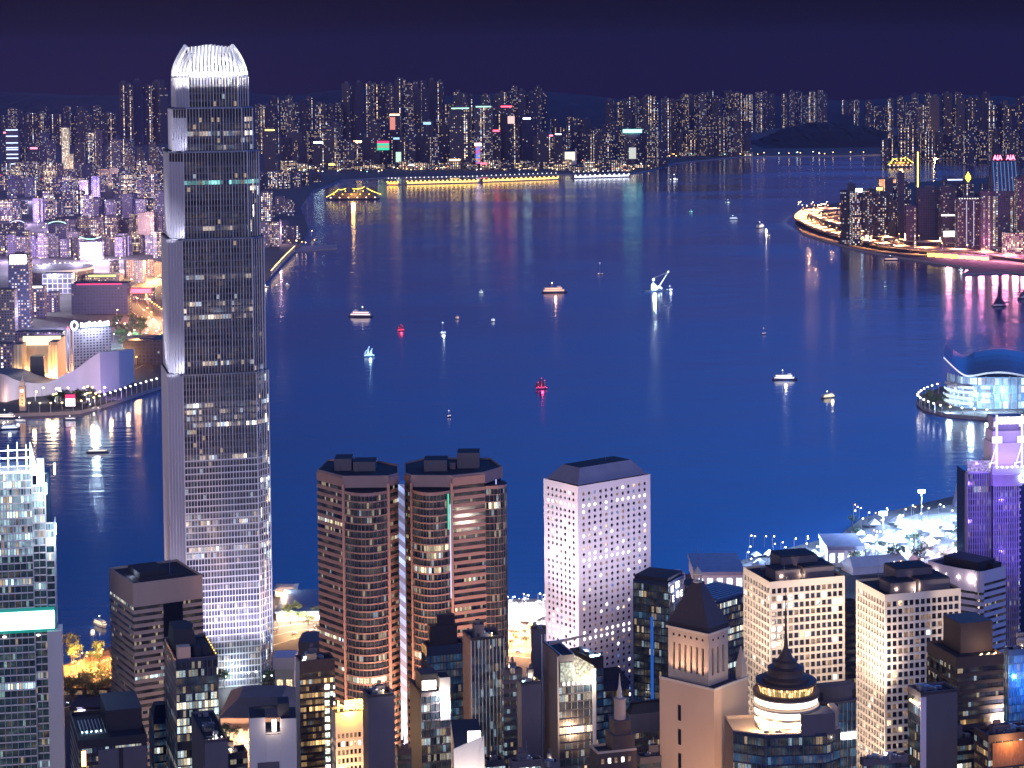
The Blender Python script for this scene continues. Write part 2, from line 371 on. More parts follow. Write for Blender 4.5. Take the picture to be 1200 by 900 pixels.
# ------------------------------------------------------------------ small repeated things: lamps, cars, trees
def make_lamp(h, arm, r, mat, label, group):
    t = thing('street_lamp', label, 'lamp', group=group)
    m = MB(); m.bar((0, 0, 0), (0, 0, h), (r * .35, r * .25), 0, 6); m.bar((0, 0, h), (arm, 0, h + .3), r * .22, 0); m.build('pole', M_metal, t)
    m = MB(); m.lathe([(r * .4, h + .35), (r, h), (r * .9, h - r * .8), (0, h - r * 1.2)], 8, 0, (arm, 0)); m.build('lamp_head', mat, t)
    return t
def make_car(label, body, group, k):
    t = thing('car', label, 'car', group=group)
    m = MB(); sec = [(-2.2, .45, .95), (-2.1, .35, 1.0), (-1.3, .35, 1.05), (1.9, .35, .92), (2.25, .45, .75)]
    for i in range(4):
        x0, a0, b0 = sec[i]; x1, a1, b1 = sec[i + 1]
        for s in (-.9, .9): m.face([(x0, s, a0), (x1, s, a1), (x1, s, b1), (x0, s, b0)])
        m.face([(x0, -.9, b0), (x1, -.9, b1), (x1, .9, b1), (x0, .9, b0)]); m.face([(x0, -.9, a0), (x1, -.9, a1), (x1, .9, a1), (x0, .9, a0)])
    m.box(-2.22, -2.2, -.9, .9, .45, .95); m.box(2.2, 2.25, -.9, .9, .45, .75); m.build('body', body, t)
    m = MB(); m.prism([(-1.6, -.85), (1.0, -.85), (1.0, .85), (-1.6, .85)], .98, 1.5, 0, 1, [(-1.1, -.65), (.35, -.65), (.35, .65), (-1.1, .65)]); m.build('cabin', [W_dark, body], t)
    for x in (-1.35, 1.4):
        for y in (-.85, .85):
            m = MB(); m.lathe([(0, -.1), (.34, -.1), (.34, .1), (0, .1)], 10); o = m.build('wheel', M_dark, t); o.location = (x, y, .34); o.rotation_euler = (RAD(90), 0, 0)
    for y in (-.6, .6):
        m = MB(); m.box(2.26, 2.34, y - .25, y + .25, .5, .85); m.build('headlight', E_white, t)
        m = MB(); m.box(-2.34, -2.24, y - .25, y + .25, .6, .9); m.build('tail_light', E_red, t)
    return t
M_leaf = [solid('tree_leaves_a', (.05, .09, .04), .7, var=.6, scale=.5), solid('tree_leaves_b', (.07, .10, .05), .7, var=.6, scale=.5)]
M_bark = solid('tree_bark', (.10, .075, .055), .9)
def make_tree(h, seed, kind='broadleaf_tree', label='', group=''):
    R_ = random.Random(seed); t = thing(kind, label, 'tree', group=group)
    m = MB(); m.bar((0, 0, -.2), (0, 0, h * .45), (h * .035, h * .022), 0, 7); tips = []
    for k in range(6):
        a = k * 1.05 + R_.random(); r = h * R_.uniform(.18, .3); z = h * R_.uniform(.55, .8); p = (r * math.cos(a), r * math.sin(a), z); tips.append(p)
        m.bar((0, 0, h * R_.uniform(.3, .45)), p, (h * .014, h * .005), 0, 4)
    m.build('trunk', M_bark, t); m = MB(); tips.append((0, 0, h * .85))
    for p in tips:
        for j in range(34):
            d = Vector((R_.gauss(0, 1), R_.gauss(0, 1), R_.gauss(0, .7))).normalized() * h * .2 * R_.random() ** .4; c = Vector(p) + d
            s = h * R_.uniform(.03, .065); u = Vector((R_.gauss(0, 1), R_.gauss(0, 1), R_.gauss(0, 1))).normalized(); v = u.cross(Vector((R_.random(), R_.random(), 1))).normalized()
            m.face([c - u * s, c + v * s * .7, c + u * s, c - v * s * .7], R_.random() < .5)
    m.build('crown', M_leaf, t); return t

# ------------------------------------------------------------------ tower kit
TH = RAD(16.5)
def solve(f, target, lo, hi):
    s = 1 if f(hi) > f(lo) else -1
    for _ in range(50):
        mid = (lo + hi) / 2
        if s * (f(mid) - target) > 0: hi = mid
        else: lo = mid
    return (lo + hi) / 2
def frame(xl, xc, xr, ytop, D, th=TH):
    c = AT(xc, ytop, D); cs, sn = math.cos(th), math.sin(th)
    wr = solve(lambda w_: proj((c.x + w_ * cs, c.y + w_ * sn, c.z))[0], xr, .5, 260)
    wl = solve(lambda w_: proj((c.x - w_ * sn, c.y + w_ * cs, c.z))[0], xl, .5, 160) if xl < xc else 25.
    return Vector((c.x, c.y, GZ)), wr, min(wl, 44.), c.z - GZ
def windows(root, wins, name='window', cap=100, mats=None):
    """wins: (priority, points, material index, uv)"""
    mats = mats or WSET; wins.sort(key=lambda q: -q[0])
    for pr, pts, mi, uv in wins[:cap]:
        m = MB(); m.face(pts, 0, uv); m.build(name, mats[mi], root)
    if len(wins) > cap:
        m = MB()
        for pr, pts, mi, uv in wins[cap:]: m.face(pts, mi, uv)
        tag(m.build(name, mats, root), kind='stuff')
class Face:
    def __init__(s, a, b):
        s.a = Vector((*a, 0)); s.b = Vector((*b, 0)); s.l = (s.b - s.a).length; s.d = (s.b - s.a) / s.l; s.n = Vector((s.d.y, -s.d.x, 0))
    def pt(s, u, z, off=0.):
        p = s.a + s.d * u + s.n * off; return (p.x, p.y, z)
def punched(mb, wins, F, z0, z1, nc, fl, wf=.6, hf=.55, dep=.6, mg=1.2, rnd=False, pick=None, top=2.0, m=0, arch=False, pr=0):
    """wall with recessed openings; F runs left to right seen from outside"""
    nr = int((z1 - z0 - top) / fl); cwid = (F.l - 2 * mg) / nc
    zt = z0 + (z1 - z0 - top) ; zb = zt - nr * fl
    mb.face([F.pt(0, zt), F.pt(F.l, zt), F.pt(F.l, z1), F.pt(0, z1)], m)
    if zb > z0 + .01: mb.face([F.pt(0, z0), F.pt(F.l, z0), F.pt(F.l, zb), F.pt(0, zb)], m)
    mb.face([F.pt(0, zb), F.pt(mg, zb), F.pt(mg, zt), F.pt(0, zt)], m); mb.face([F.pt(F.l - mg, zb), F.pt(F.l, zb), F.pt(F.l, zt), F.pt(F.l - mg, zt)], m)
    for r in range(nr):
        za = zt - (r + 1) * fl
        for c in range(nc):
            u0 = mg + c * cwid; cx = u0 + cwid / 2; cz = za + fl / 2
            if rnd:
                R_ = min(cwid, fl) * wf / 2; N = 16; inn = []; outp = []
                for k in range(N):
                    t = 2 * math.pi * k / N; cs, sn = math.cos(t), math.sin(t); mx = max(abs(cs), abs(sn)); inn.append((cx + R_ * cs, cz + R_ * sn)); outp.append((cx + cwid / 2 * cs / mx, cz + fl / 2 * sn / mx))
            else:
                hw, hh = cwid * wf / 2, fl * hf / 2
                inn = [(cx - hw, cz - hh), (cx + hw, cz - hh), (cx + hw, cz + hh), (cx - hw, cz + hh)]; outp = [(u0, za), (u0 + cwid, za), (u0 + cwid, za + fl), (u0, za + fl)]; N = 4
            for k in range(N):
                j = (k + 1) % N
                mb.face([F.pt(*outp[k]), F.pt(*outp[j]), F.pt(*inn[j]), F.pt(*inn[k])], m)
                mb.face([F.pt(*inn[k]), F.pt(*inn[j]), F.pt(*inn[j], -dep), F.pt(*inn[k], -dep)], m)
            mi = pick(r, c, nr, nc) if pick else 0
            wins.append((za + pr, [F.pt(*q, -dep) for q in inn], mi, [(q[0], q[1]) for q in inn]))
def bands(mb, wins, path, z0, z1, fl=4., sp=.42, off=.3, top=3., bot=0., fin=0., finw=.12, finoff=.35, mf=1, ms=0, u0=0., voff=0, pr=0, zfin=None, gi=None, capm=None):
    """ribbon glazing along a path of plan points, spandrels standing proud of it, optional upright fins"""
    nr = int((z1 - z0 - top - bot) / fl); zt = z1 - top; zb = zt - nr * fl
    segs = [Face(path[i], path[i + 1]) for i in range(len(path) - 1)]
    def strip(a, b, o, mm):
        for i, F in enumerate(segs):
            mb.face([F.pt(0, a, o), F.pt(F.l, a, o), F.pt(F.l, b, o), F.pt(0, b, o)], mm)
            mb.face([F.pt(0, b, 0), F.pt(0, b, o), F.pt(F.l, b, o), F.pt(F.l, b, 0)], mm); mb.face([F.pt(0, a, 0), F.pt(F.l, a, 0), F.pt(F.l, a, o), F.pt(0, a, o)], mm)
        for F, u in ((segs[0], 0), (segs[-1], segs[-1].l)): mb.face([F.pt(u, a, 0), F.pt(u, a, o), F.pt(u, b, o), F.pt(u, b, 0)], mm)
    strip(zt, z1, off, ms)
    if zb > z0 + .05: strip(z0, zb, off, ms)
    for r in range(nr):
        za = zt - (r + 1) * fl
        if sp > 0: strip(za, za + fl * sp, off, ms)
        u = u0; pts = []; V0 = (r + voff) * 4.
        k = 0
        for F in segs:
            q = [F.pt(0, za + fl * sp), F.pt(F.l, za + fl * sp), F.pt(F.l, za + fl), F.pt(0, za + fl)]; uv = [(u, V0), (u + F.l, V0), (u + F.l, V0 + 4), (u, V0 + 4)]; u += F.l; k += 1
            pts.append((q, uv))
        wins.append((za + pr, pts, gi(r, nr) if gi else 0))
    if fin > 0:
        for F in segs:
            n = max(1, int(F.l / fin))
            for i in range(n + 1):
                u = i * F.l / n
                a, b, c, d = F.pt(u - finw / 2, 0), F.pt(u + finw / 2, 0), F.pt(u + finw / 2, 0, finoff), F.pt(u - finw / 2, 0, finoff)
                mb.prism([d[:2], c[:2], b[:2], a[:2]], zb if zfin is None else zfin, zt, mf)
def bandwins(root, wins, mats, name='window_band', cap=100):
    wins.sort(key=lambda q: -q[0])
    for pr, segs, mi in wins[:cap]:
        m = MB()
        for q, uv in segs: m.face(q, 0, uv)
        m.build(name, mats[mi], root)
    if len(wins) > cap:
        m = MB()
        for pr, segs, mi in wins[cap:]:
            for q, uv in segs: m.face(q, mi, uv)
        tag(m.build(name, mats, root), kind='stuff')
def shell(root, wr, wl, h, wall, skip=2, roofmat=None, z0=0., inset=.02, name='rear_wall'):
    """the two far walls and the roof slab of a box tower whose near faces are made elsewhere"""
    m = MB(); m.wall((wr, 0), (wr, wl), z0, h); m.wall((wr, wl), (0, wl), z0, h); m.build(name, wall, root)
    m = MB(); m.face([(0, 0, h - 1.2), (wr, 0, h - 1.2), (wr, wl, h - 1.2), (0, wl, h - 1.2)]); m.build('roof', roofmat or M_roof, root)
def parapet(root, poly, z, h, t, mat, name='parapet'):
    m = MB(); n = len(poly); c = Vector((sum(p[0] for p in poly) / n, sum(p[1] for p in poly) / n))
    inn = [tuple(Vector(p[:2]) + (c - Vector(p[:2])).normalized() * t * 1.4) for p in poly]
    for i in range(n):
        j = (i + 1) % n; a, b, d, e_ = poly[i], poly[j], inn[j], inn[i]
        m.face([(*a, z), (*b, z), (*b, z + h), (*a, z + h)]); m.face([(*e_, z), (*d, z), (*d, z + h), (*e_, z + h)]); m.face([(*a, z + h), (*b, z + h), (*d, z + h), (*e_, z + h)])
    return m.build(name, mat, root)
def roofkit(root, x0, x1, y0, y1, z, seed, big=1, tanks=2, units=4, mast=1, mat=None, lampp=.3):
    R_ = random.Random(seed); units += 4; mat = mat or M_plant; W_, D_ = x1 - x0, y1 - y0
    for k in range(big):
        a = x0 + W_ * R_.uniform(.12, .4); b = a + W_ * R_.uniform(.3, .45); c = y0 + D_ * R_.uniform(.2, .45); d = c + D_ * R_.uniform(.3, .45); hh = R_.uniform(3.5, 7)
        m = MB(); m.box(a, min(b, x1 - 1), c, min(d, y1 - 1), z, z + hh, 0, 1); m.box(a + 1, a + 1 + (b - a) * .4, c + 1, c + (d - c) * .6, z + hh, z + hh + 2.2, 0, 1); o = m.build('plant_room', [mat, M_roof], root)
        m = MB(); m.box(a + 1.2, a + 2.2, c - .06, c - .01, z, z + 2.2); m.build('door', M_dark, o)
    for k in range(tanks):
        a = R_.uniform(x0 + 2, x1 - 4); c = R_.uniform(y0 + 2, y1 - 4); r = R_.uniform(1, 1.9); m = MB(); m.lathe([(r, z), (r, z + 2.6), (r * .7, z + 3), (0, z + 3.1)], 14, 0, (a, c)); m.build('water_tank', M_metal, root)
    for k in range(units):
        a = R_.uniform(x0 + 1.5, x1 - 4); c = R_.uniform(y0 + 1.5, y1 - 4); s = R_.uniform(1.2, 2.6); m = MB(); m.box(a, a + s, c, c + s * .8, z + .3, z + .3 + s * .7); m.lathe([(s * .3, z + .3 + s * .7), (s * .3, z + .5 + s * .7), (0, z + .52 + s * .7)], 10, 0, (a + s / 2, c + s * .4)); m.build('cooling_unit', M_metal, root)
    for k in range(mast):
        a = R_.uniform(x0 + 2, x1 - 2); c = R_.uniform(y0 + 2, y1 - 2); m = MB(); hh = R_.uniform(5, 10); m.bar((a, c, z), (a, c, z + hh), (.16, .06)); m.bar((a - .9, c, z + hh * .7), (a + .9, c, z + hh * .7), .06); m.build('antenna_mast', M_metal, root)
    if W_ > 8 and D_ > 8:
        m = MB()
        for k in range(3): c = y0 + D_ * (.15 + .25 * k); a = x0 + W_ * R_.uniform(.05, .3); b = a + W_ * R_.uniform(.3, .6); m.bar((a, c, z + .5), (b, c, z + .5), .22); m.bar((b, c, z + .5), (b, c + D_ * .12, z + .5), .22)
        m.build('roof_pipe', M_metal, root)
    if R_.random() < lampp * 2:
        a = R_.uniform(x0 + 2, x1 - 2); c = y0 + 1.5; m = MB(); m.lathe([(0, z + 1.8), (.35, z + 2.1), (0, z + 2.5)], 8, 0, (a, c)); m.bar((a, c, z), (a, c, z + 1.8), .06); m.build('roof_lamp', E_warm if R_.random() < .6 else E_white, root)
        light('roof_light', 'POINT', (a, c - .6, z + 2.2), 900, (1, .8, .55), size=.3, parent=root)
# ------------------------------------------------------------------ the tall tower by the water
R0 = random.Random(11)
def g_dark(**k): return k
G_ifc = glassmat('tower_glass', wall=(.10, .10, .13), glass=(.035, .04, .07), cw=1.9, ch=4, lit=.05, warm=.6, strength=3.0, wx=(.06, .94), wy=(.05, .8), rough=.12, fine=.5, cc=(.75, .9, 1), dim=.05, metal=.0)
G_ifcb = glassmat('tower_glass_busy', wall=(.16, .15, .18), glass=(.05, .055, .09), cw=1.9, ch=4, lit=.34, warm=.65, strength=2.6, wx=(.06, .94), wy=(.05, .8), rough=.12, fine=.6, cc=(.7, .82, 1), wc=(1, .8, .62), dim=.25)
G_ifct = glassmat('tower_glass_teal', wall=(.1, .1, .13), glass=(.04, .05, .08), cw=1.9, ch=4, lit=1.6, warm=.1, strength=1.5, wx=(.06, .94), wy=(.1, .8), rough=.12, fine=.9, cc=(.35, .95, .9), clus=.5)
M_fin = solid('pale_metal_fin', (.62, .60, .66), .45, .15, var=.1)
M_silver = solid('silver_cladding', (.50, .49, .60), .38, .35, var=.22, scale=.03)
YD = 1385.
cI = AT(255.5, 700, YD); rzI = RAD(14.2)
ifc = thing('skyscraper', 'tallest tower, silver and glass with white glowing claw-like crown, rising beside the harbour', 'skyscraper', (cI.x, YD, GZ), rzI)
ZI = lambda y: CAMH - GZ - (y - 75) * .5585 + 0
def octo(a, c, sy=1.): return [(-a, a - c), (-a, -(a - c)), (-(a - c), -a), (a - c, -a), (a, -(a - c)), (a, a - c), (a - c, a), (-(a - c), a)]
zs = [0, 205, 292, 348, 376, 396]; scl = [1., .955, .885, .785, .715]
A0, C0 = 32.2, 8.8
wI = []; fm = MB(); side = MB(); core = MB()
for t in range(5):
    a = A0 * scl[t]; c = C0 * scl[t] ** .5; O = octo(a, c); z0, z1 = zs[t], zs[t + 1]
    core.prism([(x * .985, y * .985) for x, y in O], z0, z1, 0)
    nr = int((z1 - z0) / 4.2); fl = (z1 - z0 - 1.2) / nr
    for fi, (i, j) in enumerate(((0, 1), (1, 2), (2, 3), (3, 4), (4, 5))):
        F = Face(O[i], O[j])
        if fi <= 1:  # bright metal side with small windows
            side.face([F.pt(0, z0, .15), F.pt(F.l, z0, .15), F.pt(F.l, z1, .15), F.pt(0, z1, .15)], 0, [(0, z0), (F.l, z0), (F.l, z1), (0, z1)])
            n = int(F.l / 2.2)
            for k in range(n + 1):
                u = k * F.l / n; fm.prism([F.pt(u + .12, 0, .15)[:2], F.pt(u + .12, 0, .5)[:2], F.pt(u - .12, 0, .5)[:2], F.pt(u - .12, 0, .15)[:2]], z0, z1 - .5, 0)
            continue
        for r in range(nr):
            za = z0 + r * fl; zz = za
            k = 0
            if zz < 75: k = 1 if R0.random() < .6 else 0
            elif zz < 150: k = 1 if R0.random() < .4 else 0
            elif zz < 215: k = 1 if R0.random() < .35 else 0
            elif R0.random() < .16: k = 1
            if 322 < zz < 329: k = 2
            q = [F.pt(0, za + .5), F.pt(F.l, za + .5), F.pt(F.l, za + fl), F.pt(0, za + fl)]; V = r * 4.
            off = fi * 37.
            wI.append((za, [(q, [(off, V), (off + F.l, V), (off + F.l, V + 4), (off, V + 4)])], k))
            fm.face([F.pt(0, za, .08), F.pt(F.l, za, .08), F.pt(F.l, za + .75, .08), F.pt(0, za + .75, .08)], 0 if zz < 150 else 1)  # spandrels pale below, dark above: the floodlit look is put into the colour
        n = int(F.l / (1.9 if fi == 2 else 2.3))
        for k in range(n + 1):
            u = k * F.l / n; big = k % 4 == 0; w_ = .22 if not big else .36; o_ = .5 if not big else .8
            fm.prism([F.pt(u + w_ / 2, 0)[:2], F.pt(u + w_ / 2, 0, o_)[:2], F.pt(u - w_ / 2, 0, o_)[:2], F.pt(u - w_ / 2, 0)[:2]], z0, z1 - .3, 0)
core.build('core_wall', W_dark2, ifc)
G_side = glassmat('silver_side_panels', wall=(.44, .43, .54), glass=(.34, .33, .44), cw=2.2, ch=2.1, lit=.012, warm=.5, strength=3., wx=(.04, .96), wy=(.04, .96), rough=.28, wallrough=.35, metal=.45, clus=.2)
side.build('side_cladding', M_silver, ifc)
tag(fm.build('mullion', [M_fin, solid('unlit_spandrel', (.05, .05, .075), .4)], ifc), kind='stuff')
wI.sort(key=lambda q: (q[0] < 60, -q[2], -q[0])); 
for pr, segs, mi in wI[:100]:
    m = MB(); [m.face(q, 0, uv) for q, uv in segs]; m.build('window_band', (G_ifc, G_ifcb, G_ifct)[mi], ifc)
m = MB(); [m.face(q, mi, uv) for pr, segs, mi in wI[100:] for q, uv in segs]; tag(m.build('window_band', [G_ifc, G_ifcb, G_ifct], ifc), kind='stuff')
# dark refuge floors between tiers and the ledges
for t in range(1, 6):
    a = A0 * scl[t - 1]; m = MB(); O = octo(a + (.55 if t > 1 else .2), C0 * scl[t - 1] ** .5); m.prism(O, zs[t] - .9, zs[t] + .2, 0, 1); m.build('ledge', [M_metal, M_dark], ifc)
    if t in (3, 4):
        m = MB(); O = octo(a + .12, C0 * scl[t - 1] ** .5); m.prism(O, zs[t] - 6.5, zs[t] - 1.2, 0); m.build('louvre_band', M_dark, ifc)
# crown of curved blades
M_blade = solid('white_crown_blade', (.85, .85, .88), .5, .1, var=.05)
a = A0 * scl[4]; O = octo(a, C0 * scl[4] ** .5)
m = MB(); m.prism(octo(a * .86, 5), 396, 403, 0, 1, octo(a * .76, 4)); m.build('crown_core', [M_blade, M_dark], ifc)
for i in range(8):
    F = Face(O[i], O[(i + 1) % 8]); n = 13 if F.l > 15 else 4
    for k in range(n):
        u = (k + .5) * F.l / n; m = MB(); prev = None; hh = 20.5 if F.l > 15 else 15.; hh *= 1 - .10 * abs(k - (n - 1) / 2) / n * 2 * (F.l > 15)
        for s in range(8):
            f = s / 7; zz = 396.2 + hh * f; inn = -(f ** 1.7) * 7.0; wd = .80 - .30 * f
            cx = Vector(F.pt(u, zz, inn)); cx = Vector((cx.x * (1 - .03 * f ** 2), cx.y * (1 - .03 * f ** 2), zz))
            q = [cx - F.d * wd + F.n * .5, cx + F.d * wd + F.n * .5, cx + F.d * wd - F.n * .9, cx - F.d * wd - F.n * .9]
            if prev:
                for e_ in range(4): m.face([prev[e_], prev[(e_ + 1) % 4], q[(e_ + 1) % 4], q[e_]])
            prev = q
        m.face(prev); m.build('crown_blade', M_blade, ifc)
m = MB()
for i in range(8):
    F = Face(O[i], O[(i + 1) % 8])
    for zz in (397.0,): m.face([F.pt(0, zz, .1), F.pt(F.l, zz, .1), F.pt(F.l, zz + 1.4, .05), F.pt(0, zz + 1.4, .05)])
m.build('crown_rail', M_blade, ifc)
for x, y in ((-24, -38), (-8, -40), (8, -40), (24, -38), (-42, -26), (-42, 0), (42, -26), (42, 10)):
    light('crown_floodlight', 'SPOT', (x, y, 386), 52000, (1, .96, .93), target=(x * .35, y * .35, 411), size=1.5, spot=70, parent=ifc)
light('crown_floodlight', 'POINT', (0, 0, 406), 26000, (1, .95, .9), size=3, parent=ifc)
# ledge floodlights washing the silver side and the lower front
for (x, y, z, tx, ty, tz, e_) in ((-34, -30, 350, -25, -20, 356, 12000), (-37, -32, 293, -27, -22, 299, 13000), (-40, -34, 206, -29, -24, 213, 16000), (-42, -6, 293, -30, -4, 302, 20000), (-44, -6, 206, -32, -4, 216, 26000), (-60, -30, 2, -32, -14, 90, 260000)):
    light('ledge_floodlight', 'SPOT', (x, y, z), e_, (.86, .86, 1), target=(tx, ty, tz), size=1, spot=85, parent=ifc)
for x in (-26, 0, 26):
    light('base_floodlight', 'SPOT', (x, -62, 6), 360000, (.88, .80, 1), target=(x * .6, -34, 120), size=2, spot=80, parent=ifc)
for z_ in (60, 130, 210, 285): light('base_floodlight', 'SPOT', (-95, -75, 4), 420000, (.86, .80, 1), target=(-30, -18, z_), size=2, spot=34, blend=1, parent=ifc)
light('base_floodlight', 'SPOT', (62, -50, 6), 240000, (.62, .72, 1), target=(30, -24, 70), size=2, spot=70, parent=ifc)

O = octo(A0 + .2, C0); F = Face(O[3], O[4]); F2 = Face(O[4], O[5]); rg = random.Random(6)
for k in range(46):  # glowing strips set on the corner as cool glints on the glass
    z = rg.uniform(8, 205) if k < 34 else rg.uniform(210, 330); sc_ = 1 if z < 205 else .93 if z < 292 else .87; FF = Face(*[(x * sc_, y * sc_) for x, y in ((F.a.x, F.a.y), (F.b.x, F.b.y))]); u = rg.choice([.2, .45, .7, .9]) * FF.l; hh = rg.uniform(2, 9)
    m = MB(); m.face([FF.pt(u, z, .25), FF.pt(u + .8, z, .25), FF.pt(u + .8, z + hh, .25), FF.pt(u, z + hh, .25)]); m.build('corner_glint_strip', rg.choice([W_cool, W_bright, W_blue, W_cool, W_warm]), ifc)

# ------------------------------------------------------------------ twin rounded granite towers
M_gran = solid('pink_granite', (.40, .235, .20), .5, var=.15, scale=.3)
M_grand = solid('pink_granite_top', (.34, .22, .21), .55, var=.15)
G_ex = glassmat('ribbon_glass', wall=(.03, .03, .045), glass=(.02, .025, .045), cw=1.4, ch=4, lit=.07, warm=.78, strength=2.3, wx=(.05, .95), wy=(.02, .98), rough=.1, fine=.6, dim=.07, wc=(1, .78, .5))
G_ex2 = glassmat('ribbon_glass_busy', wall=(.03, .03, .045), glass=(.02, .025, .045), cw=1.4, ch=4, lit=.9, warm=.85, strength=2.2, wx=(.05, .95), wy=(.02, .98), rough=.1, fine=.6, wc=(1, .8, .5), clus=.6)
def arc(a, b, bulge, n=12):
    a, b = Vector(a), Vector(b); d = b - a; L_ = d.length; d.normalize(); nn = Vector((d.y, -d.x)); out = []
    for i in range(n + 1):
        t = i / n; out.append(tuple(a + d * L_ * t + nn * bulge * (1 - (2 * t - 1) ** 2)))
    return out
def pxp(x, y, D, root): p = AT(x, y, D); return (p.x - root.location.x, p.y - root.location.y)
def rounded_tower(label, D, pts, segs, ytop, ybay, seed, plant):
    rx = AT(pts[0][0], ytop, D); t = thing('office_tower', label, 'tower', (rx.x, D, GZ), 0, 'twin rounded granite towers'); R_ = random.Random(seed)
    q = [pxp(x, ytop, D + d, t) for x, d in pts]; zt = AT(450, ytop, D).z - GZ; zb = AT(450, ybay, D).z - GZ
    wm = MB(); wins = []; roofp = []
    for (kind, i, j, bulge) in segs:
        path = [q[i], q[j]] if bulge == 0 else arc(q[i], q[j], bulge)
        gi = lambda r, n: 1 if R_.random() < .09 else 0
        if kind == 'flat': bands(wm, wins, path, 0, zt, 4., .48, .5, 4.6, 0, u0=i * 41.3, voff=seed, gi=gi)
        elif kind == 'bay': bands(wm, wins, path, 0, zb, 4., .20, .45, 1.5, 0, fin=1.5, finw=.12, finoff=.3, mf=1, u0=i * 41.3, voff=seed, gi=gi)
        else: bands(wm, wins, path, 0, zb, 4., .10, .3, 1.2, 0, fin=1.4, finw=.14, finoff=.35, mf=1, u0=i * 41.3, voff=seed, gi=lambda r, n: 1 if r < 3 or R_.random() < .05 else 0)
    wm.build('wall', [M_gran, M_metal], t)
    bandwins(t, wins, [G_ex, G_ex2])
    # round bay caps and granite piers
    for (kind, i, j, bulge) in segs:
        if bulge:
            pa = arc(q[i], q[j], bulge + .6); m = MB(); m.face([(x, y, zb) for x, y in pa]); m.prism(pa, zb - 1.8, zb + .02, 0, 1); m.build('bay_roof', [M_grand, M_dark], t)
            if kind == 'bay':
                for e_ in (q[i], q[j]): m = MB(); m.box(e_[0] - .75, e_[0] + .75, e_[1] - 1.1, e_[1] + 1, 0, zt - 3); m.build('pier', M_gran, t)
    m = MB(); m.prism(q, zt - 5.2, zt + .3, 0, 0); m.build('top_fascia', M_grand, t)
    m = MB(); m.prism(q, 0, zt - 5.3, 0); c_ = Vector((sum(p[0] for p in q) / len(q), sum(p[1] for p in q) / len(q)))
    m.v = [(c_.x + (x - c_.x) * .97, c_.y + (y - c_.y) * .97, z) for x, y, z in m.v]; m.build('core_wall', W_dark, t)
    m = MB(); m.face([(x, y, zt + .32) for x, y in q]); m.build('roof', M_dark, t)
    parapet(t, q, zt + .3, 1.0, .6, M_grand)
    for (x0, x1, d0, d1, hh) in plant:
        a, b = pxp(x0, ytop, D + d0, t), pxp(x1, ytop, D + d0, t); m = MB(); m.box(a[0], b[0], a[1], a[1] + d1 - d0, zt + .33, zt + hh, 0, 1); m.box(a[0] + 1, a[0] + 3, a[1] - .5, a[1] - .02, zt + .33, zt + hh * .6, 0, 1); m.build('plant_room', [M_plant, M_dark], t)
    return t, q, zt, zb
ex1 = rounded_tower('rounded pink granite office tower with curved glass bay, left one of the twin towers', 1140,
    [(372, 22), (402, 2), (455, 2), (467, 10), (467, 34), (430, 54), (384, 52)], [('flat', 0, 1, 0), ('bay', 1, 2, 8.0), ('flat', 2, 3, 0)], 561, 575, 3, [(392, 412, 22, 36, 7), (414, 440, 20, 34, 5.5)])
ex2 = rounded_tower('rounded pink granite office tower with glass corner cylinder, right one of the twin towers', 1150,
    [(474, 10), (482, 3), (529, 1), (568, 10), (589, 26), (575, 52), (500, 56), (474, 40)], [('flat', 0, 1, 0), ('bay', 1, 2, 8.0), ('flat', 2, 3, 0), ('cyl', 3, 4, 7)], 561, 575, 9, [(497, 524, 18, 32, 6.5), (536, 562, 26, 40, 9), (527, 534, 24, 34, 4)])
# the diagonally striped light column between them
m = MB(); e_ = pxp(466.5, 560, 1139, ex2[0]); f_ = pxp(473.8, 560, 1139, ex2[0]); 
m.wall(e_, f_, 0, ex2[2] - 1, 0); m.wall(f_, (f_[0], f_[1] + 10), 0, ex2[2] - 1, 1); m.wall((e_[0], e_[1] + 10), e_, 0, ex2[2] - 1, 1); m.face([(*e_, ex2[2] - 1), (*f_, ex2[2] - 1), (f_[0], f_[1] + 10, ex2[2] - 1), (e_[0], e_[1] + 10, ex2[2] - 1)], 1)
ms, nt, b = newmat('striped_light_column'); tcn = nt.nodes.new('ShaderNodeTexCoord'); s = nt.nodes.new('ShaderNodeSeparateXYZ'); nt.links.new(tcn.outputs['UV'], s.inputs[0])
st = mth(nt, 'LESS_THAN', mth(nt, 'FRACT', mth(nt, 'DIVIDE', mth(nt, 'ADD', s.outputs[1], mth(nt, 'MULTIPLY', s.outputs[0], .9)), 6.6)), .5)
nz = nt.nodes.new('ShaderNodeTexNoise'); nz.inputs['Scale'].default_value = .035; nt.links.new(tcn.outputs['UV'], nz.inputs['Vector'])
bk = mth(nt, 'MULTIPLY', mth(nt, 'MULTIPLY_ADD', st, .75, .12), mth(nt, 'MULTIPLY_ADD', mth(nt, 'POWER', nz.outputs['Fac'], 3.), 6., .1))
nt.links.new(bk, b.inputs['Emission Strength']); b.inputs['Emission Color'].default_value = (.42, .58, 1, 1); b.inputs['Base Color'].default_value = (.2, .22, .35, 1); ms.cycles.emission_sampling = 'NONE'
m.build('striped_light_column', [ms, M_metal], ex2[0])
